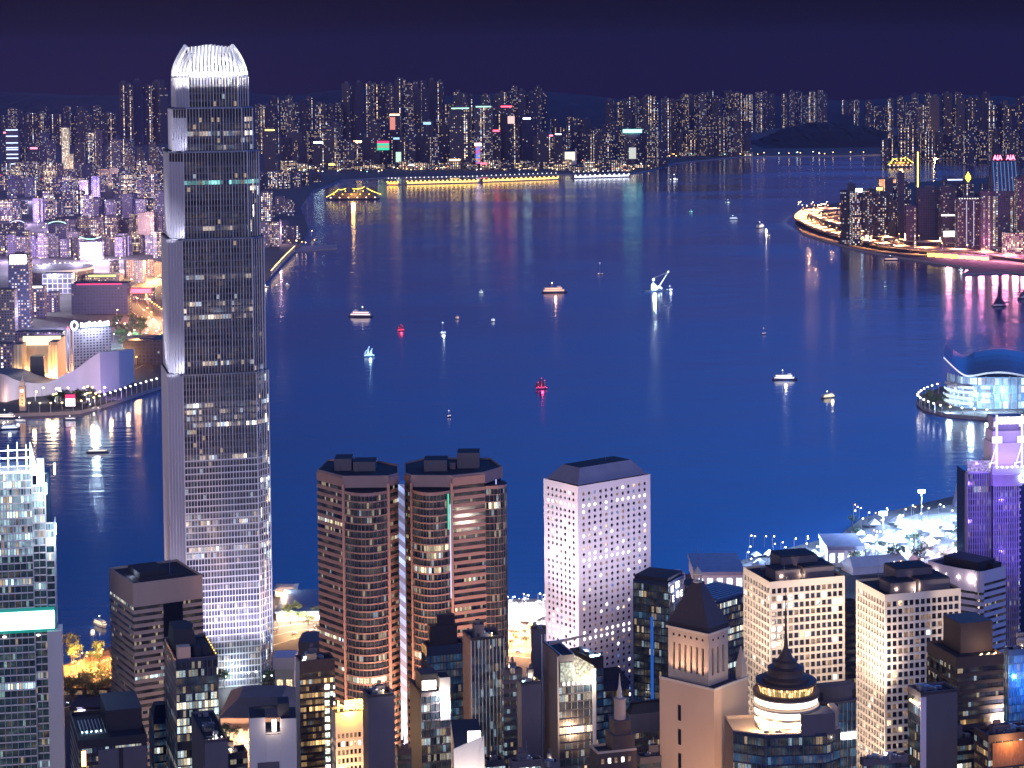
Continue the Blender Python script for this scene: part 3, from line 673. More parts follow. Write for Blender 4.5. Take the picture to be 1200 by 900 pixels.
# colourful light strips seen in the glazing
for px, y0, y1, c in ((525.3, 578, 620, (.05, .9, .5)), (527.6, 590, 700, (.75, .75, 1)), (581, 568, 680, (.45, .5, 1))):
    a = AT(px, y0, 1150); b_ = AT(px, y1, 1150); rl = ex2[0].location; off = -1.6 if px < 530 else 15.
    m = MB(); m.box(a.x - rl.x - .35, a.x - rl.x + .35, off - .3, off, b_.z - GZ, a.z - GZ); m.build('light_strip', emit('strip_%d' % px, c, 1.1), ex2[0])
for tt, x, e_ in ((ex1[0], 30, 80000), (ex2[0], 15, 80000), (ex2[0], 40, 60000)):
    light('base_floodlight', 'SPOT', (x, -55, 14), e_ * 7, (1, .56, .34), target=(x, 0, 60), size=2, spot=80, parent=tt)

# ------------------------------------------------------------------ white tower with round windows
M_alu = solid('pale_aluminium_cladding', (.62, .56, .64), .5, .0, var=.07, scale=.1)
loc, wr, wl, h = frame(637, 677, 762, 570, 1210, RAD(38))
jh = thing('office_tower', 'white tower with rows of round porthole windows and hipped roof', 'tower', loc, RAD(38))
def rnd_pick(seed, probs, rows=None):
    R_ = random.Random(seed); rowlit = {}
    def f(r, c, nr, nc):
        if r not in rowlit: rowlit[r] = R_.random() < .10
        if rows and r in rows and R_.random() < .75: return 4
        x = R_.random(); acc = 0
        if rowlit[r] and R_.random() < .3: return R_.choice([2, 4, 4, 3])
        for mi, p in probs:
            acc += p
            if x < acc: return mi
        return 0
    return f
wm = MB(); wins = []
pk = rnd_pick(5, [(4, .05), (2, .04), (5, .12), (6, .015), (7, .06), (1, .25)], {2, 11, 23, 24})
punched(wm, wins, Face((0, wl), (0, 0)), 0, h, 7, 3.55, .58, .58, .5, 2.2, True, pk, 3.2)
punched(wm, wins, Face((0, 0), (wr, 0)), 0, h, 12, 3.55, .58, .58, .5, 2.2, True, pk, 3.2)
wm.build('wall', M_alu, jh); windows(jh, wins); shell(jh, wr, wl, h, M_alu)
m = MB(); m.box(3, wr - 3, 3, wl - 3, h - 1.1, h + .3); m.build('roof_plinth', M_dark, jh)
m = MB(); m.prism([(1.2, 1.2), (wr - 1.2, 1.2), (wr - 1.2, wl - 1.2), (1.2, wl - 1.2)], h + .3, h + 8.6, 0, 1, [(8.5, 8), (wr - 8.5, 8), (wr - 8.5, wl - 8), (8.5, wl - 8)]); m.build('hipped_roof', [solid('grey_roof_cladding', (.27, .25, .33), .5), M_dark], jh)
m = MB(); m.bar((wr * .62, wl * .5, h + 8.6), (wr * .62, wl * .5, h + 11), .2); m.build('antenna_mast', M_metal, jh)

# ------------------------------------------------------------------ two white gridded towers
M_cream = solid('cream_tower_cladding', (.66, .56, .47), .6, var=.08)
def white_grid(label, xl, xc, xr, yt, D, seed, ncl, ncr):
    loc, wr, wl, h = frame(xl, xc, xr, yt, D); t = thing('office_tower', label, 'tower', loc, TH, 'white gridded towers'); wm = MB(); wins = []
    pk = rnd_pick(seed, [(4, .012), (3, .012), (5, .12), (2, .02), (1, .35)])
    punched(wm, wins, Face((0, wl), (0, 0)), 0, h, ncl, 3.9, .70, .66, .7, .8, False, pk, 3.0, pr=-30); punched(wm, wins, Face((0, 0), (wr, 0)), 0, h, ncr, 3.9, .76, .68, .7, .8, False, pk, 3.0)
    wm.build('wall', M_cream, t); windows(t, wins); shell(t, wr, wl, h, M_cream, roofmat=M_dark)
    # crown of plant rooms
    for (a, b, c, d, hh) in ((.30, .78, .38, .82, 8.5), (.12, .45, .12, .5, 4.2), (.5, .9, .10, .38, 4.6), (.62, .94, .5, .9, 4.0)):
        m = MB(); m.box(wr * a, wr * b, wl * c, wl * d, h - 1.1, h + hh, 0, 1); m.box(wr * a + .4, wr * b - .4, wl * c + .4, wl * d - .4, h + hh, h + hh + .5, 1); m.build('plant_room', [M_plant, M_dark], t)
    roofkit(t, 1.5, wr - 1.5, 1.5, wl - 1.5, h - 1.1, seed, 0, 2, 6, 1)
    for a, b in ((.2, .08), (.47, .06), (.88, .3)):
        light('roof_light', 'POINT', (wr * a, wl * b + 1.2, h + 1.2), 1600, (1, .7, .45), size=.3, parent=t)
    return t, wr, wl, h
wt1 = white_grid('white gridded tower with a lit rooftop plant room, behind the domed tower', 871, 902, 990, 682, 1050, 21, 9, 13)
wt2 = white_grid('white gridded tower with dark rooftop boxes, standing beside the brown tower', 1003, 1037, 1126, 697, 1015, 22, 10, 13)

for t_, W8, ee in ((jh, 36, 1.5e5), (wt1[0], 30, 1.5e5), (wt2[0], 30, 1.6e5)):  # added fill lights in mid-air brighten the porthole and gridded towers
    c_ = (1, .90, .97) if t_ is jh else (1, .80, .64)
    for (x, y, z, tx, ty, tz) in ((10, -70, 40, 18, 0, 95), (30, -70, 95, 22, 0, 140), (-46, -6, 40, 0, 15, 85), (-46, -6, 95, 0, 15, 135)): light('facade_fill_light', 'SPOT', (x, y, z), ee * ((1.15 if x > 0 else 1.9) if t_ is jh else 1.7), c_, target=(tx, ty, tz), size=4, spot=95, blend=1, parent=t_)

# ------------------------------------------------------------------ generic office tower builder
def glassset(key, **k): return glassmat(key, **k)
G_cool = glassmat('office_glass_cool', wall=(.04, .045, .06), glass=(.02, .035, .06), cw=1.5, ch=4, lit=.14, warm=.45, strength=2.0, wx=(.06, .94), wy=(.04, .96), rough=.1, fine=.7, dim=.12, cc=(.6, .85, 1))
G_lit = glassmat('office_glass_lit', wall=(.04, .045, .06), glass=(.03, .04, .06), cw=1.5, ch=4, lit=1.2, warm=.55, strength=1.6, wx=(.05, .95), wy=(.04, .96), rough=.15, fine=.8, clus=.5, cc=(.75, .95, 1), wc=(1, .86, .62))
G_blue = glassmat('office_glass_blue', wall=(.05, .08, .13), glass=(.035, .09, .17), cw=1.5, ch=4, lit=.06, warm=.3, strength=1.3, wx=(.04, .96), wy=(.04, .96), rough=.1, fine=.7, dim=.16, cc=(.3, .65, 1))
G_amber = glassmat('office_glass_amber', wall=(.05, .04, .05), glass=(.03, .03, .04), cw=1.5, ch=4, lit=.3, warm=.95, strength=1.5, wx=(.05, .95), wy=(.04, .96), rough=.15, fine=.8, wc=(1, .6, .25), dim=.15)
def tower(label, xl, xc, xr, yt, D, wallm, sp=.4, off=.25, fin=0., finw=.15, finoff=.4, finm=None, glass=None, litp=.1, seed=1, th=TH, styleL='same', cat='tower', name='office_tower', group=None, topm=3., kit=True, fl=4., matL=None, roofm=None, uL=13., parap=None, big=1, units=4, capn=100, blankR=None, hmul=1):
    loc, wr, wl, h = frame(xl, xc, xr, yt, D, th); t = thing(name, label, cat, loc, th, group); R_ = random.Random(seed)
    gl = glass or [G_cool, G_lit]; gi = lambda r, n: 1 if R_.random() < litp else 0
    wm = MB(); wins = []
    if styleL == 'blank': wm.wall((0, wl), (0, 0), 0, h, 2)
    else: bands(wm, wins, [(0, wl), (0, 0)], 0, h, fl, sp, off, topm, 0, fin if styleL == 'same' else 0, finw, finoff, 1, u0=uL, voff=seed, gi=gi, pr=-20)
    if blankR: wm.wall((0, 0), (wr, 0), 0, h, 2)
    else: bands(wm, wins, [(0, 0), (wr, 0)], 0, h, fl, sp, off, topm, 0, fin, finw, finoff, 1, u0=uL + 50, voff=seed, gi=gi)
    wm.build('wall', [wallm, finm or M_metal, matL or wallm], t)
    if wins: bandwins(t, wins, gl, cap=capn)
    shell(t, wr, wl, h, wallm, roofmat=roofm or M_dark); parapet(t, [(0, 0), (wr, 0), (wr, wl), (0, wl)], h - 1.2, 1.3, .5, parap or wallm)
    if kit: roofkit(t, 1, wr - 1, 1, wl - 1, h - 1.2, seed + 100, big, 1, units, 1)
    return t, wr, wl, h
# ------------------------------------------------------------------ office towers of the near shore
M_stone = solid('beige_ribbon_stone', (.42, .31, .27), .6, var=.1)
M_stoneL = solid('pale_ribbon_stone', (.40, .40, .50), .5, var=.15)
M_copper = solid('reddish_stone_panels', (.34, .20, .18), .6, var=.2, scale=1.2)
M_black = solid('black_cladding', (.025, .022, .032), .5)
M_brown = solid('brown_cladding', (.10, .062, .052), .6)
M_greyw = solid('grey_render', (.12, .105, .13), .75)
M_whitew = solid('off_white_concrete', (.60, .56, .56), .7, var=.1)
M_beige = solid('beige_render', (.62, .42, .31), .75, var=.08)
M_bluew = solid('dark_blue_cladding', (.03, .045, .09), .35)
M_lilac = solid('lilac_white_cladding', (.70, .60, .72), .55, var=.06)
# banded block left of centre, with a recessed corner and a solid top storey
t, wr, wl, h = tower('beige banded office block with cut corner and windowless top storey', 125, 156, 237, 684, 1180, M_stone, .52, .35, glass=[G_ex, G_lit], litp=.07, seed=31, th=RAD(28), topm=13.5, kit=False, matL=M_stoneL)
m = MB(); m.box(wr * .42, wr * .70, -.8, -.42, 12, h - 13.6); m.build('recessed_bay', W_dark, t)
m = MB(); m.box(wr * .2, wr * .6, wl * .3, wl * .8, h - 1.2, h + 2.5); m.box(wr * .15, wr * .8, wl * .15, wl * .2, h - 1.2, h + .5); m.build('plant_room', M_dark, t)
m = MB(); m.bar((wr * .6, wl * .2, h), (wr * .6, wl * .2, h + 9), .18); m.build('antenna_mast', M_metal, t)
light('roof_light', 'POINT', (wr * .15, wl * .5, h + .6), 900, (.7, .8, 1), parent=t)
# glass tower with dark round-backed roof housing
t, wr, wl, h = tower('dark glass tower with lit floors and black curved rooftop housing', 193, 206, 255, 773, 1000, M_bluew, .10, .2, 2.4, .12, .3, glass=[G_cool, G_lit], litp=.45, seed=33, kit=False, finm=M_metal, topm=1.6, matL=M_greyw, fl=3.9, parap=M_copper)
m = MB(); m.prism([(wr * .05, wl * .45), (wr * .62, wl * .42), (wr * .70, wl * .7), (wr * .55, wl * .95), (wr * .05, wl * .95)], h - 1.2, h + 9, 0, 0, [(wr * .1, wl * .5), (wr * .55, wl * .48), (wr * .62, wl * .7), (wr * .5, wl * .9), (wr * .1, wl * .9)]); m.build('roof_housing', M_dark, t)
m = MB(); m.box(wr * .05, wr * .36, wl * .02, wl * .14, h - 1.2, h + 5.5); m.build('lift_tower', M_beige, t)
for x, y in ((.55, .2), (.75, .25)):
    m = MB(); m.lathe([(3, h - 1.2), (3, h + 3), (2.2, h + 4.2), (0, h + 4.6)], 16, 0, (wr * x, wl * y)); m.build('water_tank', M_dark, t)
for k in range(7):
    m = MB(); y = wl * (.1 + .12 * k); m.box(wr - .5, wr - .1, y, y + .5, h + .1, h + .5); m.build('roof_lamp', E_gold, t)
light('roof_light', 'POINT', (wr * .8, wl * .3, h + 3), 2500, (1, .6, .25), parent=t)
# dark low block, front left
t, wr, wl, h = tower('black flat-roofed block with rooftop pergola, front left beside the tall glass tower', 67, 92, 172, 868, 950, M_black, .4, .2, 2.5, .2, .2, glass=[G_cool, G_lit], litp=.12, seed=35, kit=False, topm=4)
m = MB(); m.box(wr * .45, wr * .98, wl * .3, wl * .95, h - 1.2, h + 8.5, 0, 0); m.build('penthouse', M_black, t)
m = MB(); m.box(wr * .28, wr * .99, -.9, -.25, 0, h - 5); m.box(wr * .58, wr * .64, -1.1, -.92, 0, h - 5, 1); m.build('front_panel', [M_plant, M_black], t)
for k in range(8):
    m = MB(); x = wr * (.06 + .05 * k); m.box(x, x + .35, wl * .1, wl * .6, h + 1, h + 1.3); m.build('pergola_beam', M_metal, t)
for k in range(5):
    m = MB(); x = wr * (.08 + .07 * k); m.box(x, x + .6, wl * .3, wl * .3 + .6, h - .9, h - .3); m.build('roof_lamp', E_cool, t)
m = MB(); m.box(wr * .04, wr * .1, -.5, -.3, h - 12, h - 5); m.build('amber_sign', E_orange, t)
t, wr, wl, h = tower('narrow dark block wedged between banded block and glass tower', 175, 180, 197, 842, 1050, M_bluew, .2, .2, 2, .2, .3, glass=[G_blue, G_lit], litp=.15, seed=36, kit=False)
m = MB(); m.prism([(0, 0), (wr, 0), (wr, wl * .9), (0, wl * .9)], h - 1, h + 6, 0, 0, [(1, 2), (wr - 1, 2), (wr - 1, wl * .5), (1, wl * .5)]); m.build('sloping_roof', M_dark, t)
# grey windowless block with a roof garden
t, wr, wl, h = tower('grey windowless block with plants growing on its roof', 221, 240, 267, 868, 930, M_greyw, styleL='blank', blankR=True, seed=37, big=0, units=3)
for k in range(9):
    b_ = make_tree(R0.uniform(3, 6), 700 + k, 'roof_shrub', 'leafy shrub on the roof of the grey windowless block', 'roof garden shrubs'); b_.location = Vector(t.location) + Vector((R0.uniform(-4, 14), R0.uniform(4, 16), h - 1.1)); b_['category'] = 'shrub'
for k in range(4):
    m = MB(); m.lathe([(0, h - .8), (.4, h - .4), (0, h)], 8, 0, (wr * (.2 + .2 * k), 1.6 + k)); m.build('roof_lamp', E_softw, t)
# off-white concrete block with notched top
loc, wr, wl, h = frame(287, 292, 347, 838, 940, RAD(8)); wl = 17.; t = thing('office_block', 'off-white concrete block with notched top and a grey panel down its front', 'building', loc, RAD(8))
m = MB(); m.prism([(0, 0), (wr * .34, 0), (wr * .34, wl), (0, wl)], 0, h - 1.5, 0, 1); m.prism([(wr * .34, 1.6), (wr * .66, 1.6), (wr * .66, wl), (wr * .34, wl)], 0, h - 9, 0, 1); m.prism([(wr * .66, 0), (wr, 0), (wr, wl), (wr * .66, wl)], 0, h - 2.5, 0, 1); m.prism([(wr * .34 + .02, .3), (wr * .66 - .02, .3), (wr * .66 - .02, 1.58), (wr * .34 + .02, 1.58)], 0, h - 9.6, 0, 1); m.build('wall', [M_whitew, M_dark], t)
m = MB(); m.box(wr * .16, wr * .62, -.4, .25, 0, h - 22); m.build('front_panel', M_plant, t)
m = MB(); m.box(wr * .62, wr * .86, wl * .2, wl * .8, h - 2.4, h + 3.5); m.build('lift_tower', M_dark, t)
m = MB(); m.box(wr * .08, wr * .6, wl * .6, wl * .66, h - .5, h + .5); m.build('roof_beam', M_dark, t)
m = MB(); m.box(wr * .48, wr * .58, 1.4, 1.58, h - 8.5, h - 3); m.build('lit_doorway', E_softw, t)
light('roof_light', 'POINT', (wr * .5, -1, h - 5), 3500, (1, .8, .6), parent=t)
# brown hotel tower
t, wr, wl, h = tower('brown tower with a bright column of stacked stairwell windows', 346, 351, 392, 775, 1020, M_brown, .3, .2, 3.2, .2, .15, glass=[G_amber, G_amber], litp=.1, seed=41, topm=6, units=6, fl=3.4, styleL='blank', matL=M_whitew, finm=M_brown)
for k in range(24):
    m = MB(); z = h - 15 - k * 4; m.box(wr * .70, wr * .83, -.75, -.45, z, z + 2.5); m.build('stairwell_window', winlit('pale_green_window', (.85, 1, .8), 1.6) if k % 5 else W_bright, t)
    m = MB(); m.box(wr * .95, wr * .99, -.75, -.45, z, z + 1.6); m.build('bay_lamp', E_softw, t)
m = MB(); m.box(wr * .2, wr * .5, 1, wl * .5, h - 1.1, h + 3); m.build('plant_room', M_metal, t)
for k in range(4): m = MB(); m.box(wr * (.1 + .11 * k), wr * (.14 + .11 * k), 1, 1.8, h - .9, h - .1); m.build('roof_lamp', E_cool, t)
# cream gridded block with yellow characters on the roof
loc, wr, wl, h = frame(388, 393, 425, 836, 960); t = thing('office_block', 'cream gridded block lit orange, with glowing yellow characters on its roof', 'building', loc, TH)
wm = MB(); wins = []; pk = rnd_pick(44, [(5, .3), (2, .06)]); punched(wm, wins, Face((0, wl), (0, 0)), 0, h, 4, 3.9, .6, .55, .5, .6, False, pk, 9, pr=-30); punched(wm, wins, Face((0, 0), (wr, 0)), 0, h, 6, 3.9, .66, .6, .5, .6, False, pk, 9); wm.build('wall', M_cream, t); windows(t, wins); shell(t, wr, wl, h, M_cream)
for k, ch in enumerate('卜辰熊'):
    text('roof_character', ch, 5.2, emit('yellow_sign', (1, .62, .12), 9), t, (wr * (.16 + .34 * k), .6, h + .1), (RAD(90), 0, 0), .3)
m = MB(); m.box(0, wr, .9, 1.1, h - .4, h + .0); m.build('sign_rail', M_metal, t)
light('sign_light', 'POINT', (wr * .5, -2.5, h + 1.5), 22000, (1, .5, .08), size=1, parent=t)
light('wall_light', 'POINT', (wr * .4, -12, h - 30), 30000, (1, .55, .25), size=1, parent=t)
tower('plain dark grey windowless tower in front of the rounded granite tower', 425, 431, 462, 815, 925, M_greyw, styleL='blank', blankR=True, seed=45, big=1, units=5)
# dark blue tower and its lower stepped neighbour
t, wr, wl, h = tower('dark blue glass tower with black box on top, beside the striped tower', 494, 500, 546, 758, 1065, M_bluew, .08, .15, 1.6, .15, .35, glass=[G_blue, G_cool], litp=.12, seed=47, kit=False, finm=M_bluew, topm=5)
m = MB(); m.box(wr * .1, wr * .8, 1.5, wl * .6, h - 1.1, h + 10); m.box(wr * .3, wr * .75, 2, wl * .5, h + 10, h + 15); m.build('penthouse', M_black, t)
t, wr, wl, h = tower('stepped glass block with lit terraces near its top', 480, 493, 528, 812, 985, M_greyw, .16, .3, 2.2, .15, .3, glass=[G_cool, G_lit], litp=.3, seed=48, topm=2, kit=False, matL=M_black, styleL='blank')
m = MB(); m.box(wr * .05, wr * .62, wl * .1, wl * .6, h - 1.1, h + 8); m.build('penthouse', M_black, t)
m = MB(); m.box(wr * .64, wr * .98, -.6, wl * .4, h - 14, h + 6.5, 0, 1); m.build('louvred_corner', [solid('louvred_panel', (.42, .40, .40), .6), M_dark], t)
m = MB(); m.box(wr * .08, wr * .55, wl * .08, wl * .095, h + .5, h + 5); m.build('lit_terrace', W_bright, t)
light('terrace_light', 'POINT', (wr * .6, -3, h - 2), 9000, (1, .85, .65), size=.5, parent=t); light('terrace_light', 'POINT', (wr * .8, -3, h - 8), 7000, (.9, .9, 1), size=.5, parent=t)
# tall tower with white vertical fins
t, wr, wl, h = tower('slim tower with white upright fins and a reddish stone side', 542, 552, 590, 748, 1000, M_black, .0, .1, 1.7, .28, .5, glass=[G_cool, G_blue], litp=.04, seed=49, topm=1.2, finm=solid('pale_fin', (.5, .48, .52), .5), matL=M_copper, styleL='blank', kit=True, roofm=M_dark, parap=M_plant)
# small white wedge building, brightly lit
loc, wr, wl, h = frame(523, 533, 567, 872, 900, RAD(4)); t = thing('office_block', 'small white block with slanted crest, glowing under floodlights', 'building', loc, RAD(4))
m = MB(); A_ = [(0, 0), (wr, -1), (wr, wl), (0, wl)]; m.prism(A_, 0, h - 3, 0, 1); m.build('wall', [M_whitew, M_dark], t)
m = MB(); m.face([(-.3, -.6, h - 26), (wr * .62, -1.4, h - 26), (wr * .95, -1.8, h + 3.5), (-.6, -.6, h - 2)]); m.face([(-.3, .1, h - 26), (wr * .62, -.8, h - 26), (wr * .95, -1.2, h + 3.5), (-.6, .1, h - 2)]); m.face([(-.6, -.6, h - 2), (wr * .95, -1.8, h + 3.5), (wr * .95, -1.2, h + 3.5), (-.6, .1, h - 2)]); m.build('slanted_crest', M_white, t)
m = MB(); m.face([(wr * .66, -1.6, h - 26), (wr * 1.02, -1.8, h - 26), (wr * 1.0, -2.0, h + 4.5), (wr * .8, -2, h - 4)]); m.build('white_fin_panel', M_white, t)
m = MB(); m.box(wr * .45, wr * .9, .5, 3, h - 3, h + 4.6); m.build('lit_crest_box', E_softw, t)
light('floodlight', 'SPOT', (wr * .4, -11, h - 30), 60000, (1, .86, .66), target=(wr * .4, 0, h - 8), size=.5, spot=80, parent=t)
# grey pair
t, wr, wl, h = tower('grey office block with a few small lit windows, next to the finned tower', 588, 590, 612, 785, 985, M_greyw, .45, .2, 3, .2, .1, glass=[G_cool, G_lit], litp=.06, seed=51, units=5)
t, wr, wl, h = tower('grey blank-walled block with cluttered lit roof', 606, 611, 634, 800, 950, M_greyw, styleL='blank', blankR=True, seed=52, units=6)
for k in range(4): m = MB(); m.lathe([(0, h - .6), (.5, h), (0, h + .5)], 8, 0, (wr * (.15 + .22 * k), 2 + k)); m.build('roof_lamp', E_warm if k % 2 else E_cool, t)
light('roof_light', 'POINT', (wr * .5, 2, h + 2), 5000, (1, .85, .5), parent=t)
# narrow tower with glass strip + tall slab with lit floors and glowing terrace
t, wr, wl, h = tower('thin grey slab with a white lift strip, standing behind the slab with lit floors', 622, 624, 640, 735, 1030, M_greyw, styleL='blank', blankR=True, seed=53, big=0, units=2, parap=M_plant)
for x in (.62, .86): m = MB(); m.box(wr * x, wr * x + .4, -.5, -.25, h * .2, h - 4); m.build('light_strip', solid('white_strip', (.8, .8, .85), .5), t)
loc, wr, wl, h = frame(636, 655, 698, 770, 970); t, wr, wl, h = tower('tall slab with lit office floors below a glowing open roof terrace', 636, 655, 698, 802, 970, M_greyw, .14, .25, 3, .15, .2, glass=[G_cool, G_lit], litp=.42, seed=54, topm=1.5, kit=False, styleL='blank', fl=3.8)
m = MB(); m.prism([(0, 0), (wr * .42, 0), (wr * .42, wl), (0, wl)], h - 1.1, h + 13.5, 0, 1); m.build('upper_block', [M_greyw, M_dark], t)
m = MB(); m.box(wr * .04, wr * .38, -.3, -.04, h + 1, h + 10); m.build('lit_panel', winlit('pale_lit_wall', (.85, .95, .8), .45), t)
m = MB(); m.face([(wr * .42, -.2, h - 1), (wr * .95, -.2, h - 1), (wr * .95, 0, h + 7), (wr * .42, wl * .4, h + 12)]); m.face([(wr * .44, wl * .42, h - 1), (wr * .97, .4, h - 1), (wr * .97, .6, h + 7), (wr * .44, wl * .45, h + 12)]); m.build('sloping_glass_screen', winlit('terrace_glow', (1, .9, .65), .7), t)
m = MB(); m.box(wr * .9, wr, -.5, 0, 0, h + 6); m.build('edge_column', M_whitew, t)
m = MB(); m.bar((wr * .05, -.4, h + 13.7), (wr * .05, wl, h + 13.7), .4); m.bar((wr * .4, -.4, h + 13.7), (wr * .4, wl, h + 13.7), .4); m.bar((-.5, 0, h + 13), (-.5, 0, 0), .35); m.bar((wr * .0, wl * .55, h + 15.5), (wr * 1.15, wl * .7, h + 17), (.9, .5)); m.build('roof_rail', M_metal, t)
for k in range(6):
    m = MB(); m.box(wr * (.1 + .13 * k), wr * (.16 + .13 * k), -.4, -.26, h - .8, h + .8); m.build('terrace_lamp', E_softw, t)
light('terrace_light', 'POINT', (wr * .5, -4, h + 5), 12000, (1, .88, .6), size=.6, parent=t); light('terrace_light', 'POINT', (wr * .8, -3, h + 1), 7000, (1, .88, .6), size=.6, parent=t)
# two dark angular blocks behind it
t, wr, wl, h = tower('black angular tower with sunken lit roof, in front of the porthole tower', 668, 693, 707, 771, 1050, M_black, .15, .15, 0, glass=[G_blue, G_cool], litp=.05, seed=55, kit=False, th=RAD(30), topm=6)
m = MB(); m.box(wr * .2, wr * .6, wl * .2, wl * .5, h - 1.2, h + 1.5); m.box(wr * .5, wr * .9, wl * .55, wl * .85, h - 1.2, h + .8); m.build('plant_room', M_metal, t)
for k in range(4): m = MB(); m.box(wr * .2 + k * 1.8, wr * .2 + k * 1.8 + .8, wl * .16, wl * .16 + .8, h - 1, h); m.build('roof_lamp', E_cool, t)
light('roof_light', 'POINT', (wr * .4, wl * .5, h + 3), 2500, (.7, .9, 1), parent=t)
t, wr, wl, h = tower('dark hip-roofed glass block with amber windows, at the foot of the porthole tower', 694, 700, 737, 800, 1085, M_bluew, .12, .15, 2.5, .12, .2, glass=[G_blue, G_amber], litp=.1, seed=56, kit=False, topm=5)
m = MB(); m.prism([(0, 0), (wr, 0), (wr, wl), (0, wl)], h + .1, h + 6, 0, 0, [(3, 5), (wr - 4, 5), (wr - 4, wl - 4), (3, wl - 4)]); m.build('hipped_roof', M_dark, t)
# stepped stone tower with spire
loc, wr, wl, h = frame(691, 700, 746, 884, 900); t = thing('stone_tower', 'small stepped stone block with a round turret and pointed spire', 'building', loc, TH)
m = MB(); m.prism([(0, 0), (wr, 0), (wr, wl), (0, wl)], 0, h, 0, 1); m.build('wall', [M_brown, M_dark], t); parapet(t, [(0, 0), (wr, 0), (wr, wl), (0, wl)], h, 1, .5, M_beige)
cx, cyy = wr * .68, wl * .5
m = MB(); m.prism([(cx - 5, cyy - 5), (cx + 5, cyy - 5), (cx + 5, cyy + 5), (cx - 5, cyy + 5)], h, h + 7, 0, 1); m.prism([(cx - 3.7, cyy - 3.7), (cx + 3.7, cyy - 3.7), (cx + 3.7, cyy + 3.7), (cx - 3.7, cyy + 3.7)], h + 7, h + 13, 0, 1); m.build('stepped_base', [M_brown, M_plant], t)
m = MB(); m.lathe([(2.5, h + 13), (2.5, h + 21), (2.8, h + 21.2), (2.8, h + 22), (1.6, h + 22.2), (0, h + 22.4)], 20, 0, (cx, cyy)); m.build('turret', M_beige, t)
m = MB(); m.lathe([(1.2, h + 22.3), (.9, h + 25), (1.0, h + 25.2), (.5, h + 28), (.08, h + 33), (0, h + 33)], 12, 0, (cx, cyy)); m.build('spire', M_cream, t)
for k in range(5): m = MB(); m.box(wr * (.1 + .17 * k), wr * (.17 + .17 * k), -.12, -.02, h - 4.5, h - 2.3); m.build('window', W_bright if k in (1, 3) else W_dim, t)
t, wr, wl, h = tower('dark ribbed block with flat black roof, left of the pyramid-roofed tower', 733, 738, 786, 838, 985, M_greyw, .3, .2, 1.1, .14, .35, glass=[G_cool, G_lit], litp=.08, seed=57, kit=False, topm=9, finm=M_plant)
m = MB(); m.prism([(0, 0), (wr, 0), (wr, wl), (0, wl)], h + .15, h + 5, 0, 0, [(2, 5), (wr - 2, 5), (wr - 2, wl - 3), (2, wl - 3)]); m.build('sloping_roof', M_dark, t)
m = MB(); m.box(wr * .05, wr * .9, -.5, -.3, h - 24, h - 22.6); m.build('lit_strip_window', W_bright, t)
# glass block with rooftop sign, and the wide skylit block
t, wr, wl, h = tower('glass block with bright white lettering on its upper corner', 742, 783, 801, 683, 1150, M_bluew, .10, .15, 2, .14, .3, glass=[G_cool, G_blue, G_amber], litp=.1, seed=58, kit=False, th=RAD(62), topm=2, finm=M_plant, styleL='same')
m = MB(); m.box(.5, wr - .5, .5, wl - .5, h - 1.2, h + 2.2); m.build('roof_slab', M_dark, t)
Fs = Face((0, 0), (wr, 0)); Es = emit('white_blue_sign', (.78, .78, 1), 5)
for k, (s_, u, z, sz) in enumerate((('PI', .12, -7, 5), ('E', .18, -12.5, 5), ('OS', .45, -6, 5), ('I8', .48, -11.5, 5), ('E', .72, -12, 5))):
    text('sign_letter', s_, sz, Es, t, (wr * u + 1.2, -.8, h + z), (RAD(90), 0, 0), .12, sx=.8 if wr < 30 else 1.4)
light('sign_light', 'POINT', (wr * .5, -5, h - 6), 9000, (.8, .75, 1), parent=t)
m = MB(); z_ = h - 75; m.box(-.6, -.4, wl * .10, wl * .28, z_ - 10, z_ + 5); m.build('screen', emit('white_blue_screen', (.7, .9, 1), 6), t)
m = MB(); m.box(-.7, -.4, wl * .42, wl * .5, h - 70, h - 20); m.build('blue_lit_strip', emit('blue_strip', (.03, .2, .9), .5), t)
t, wr, wl, h = tower('wide glass block with ribbed skylight roof, behind the pyramid-roofed tower', 790, 838, 885, 706, 1185, M_bluew, .22, .2, 1.8, .14, .3, glass=[G_cool, G_lit], litp=.28, seed=59, kit=False, th=RAD(45), topm=1.5, finm=M_metal)
m = MB(); m.box(0, wr, 0, wl, h - 1.1, h - .2); m.build('roof_deck', M_bluew, t)
for k in range(9): m = MB(); y = wl * (.06 + .1 * k); m.box(wr * .1, wr * .95, y, y + .9, h - .15, h + .9); m.build('skylight_ridge', M_metal, t)
m = MB(); m.box(wr * .1, wr * .5, wl * .75, wl * 1.1, h + 1, h + 5); m.build('plant_room', M_dark, t)
for x in (.0, .98): m = MB(); m.box(wr * x, wr * x + .5, 0, wl, h + .3, h + .8); m.build('edge_rail', M_whitew, t)
t, wr, wl, h = tower('low lilac-walled block behind the skylit glass block', 790, 797, 803, 672, 1260, M_lilac, styleL='blank', blankR=True, seed=60, kit=False)
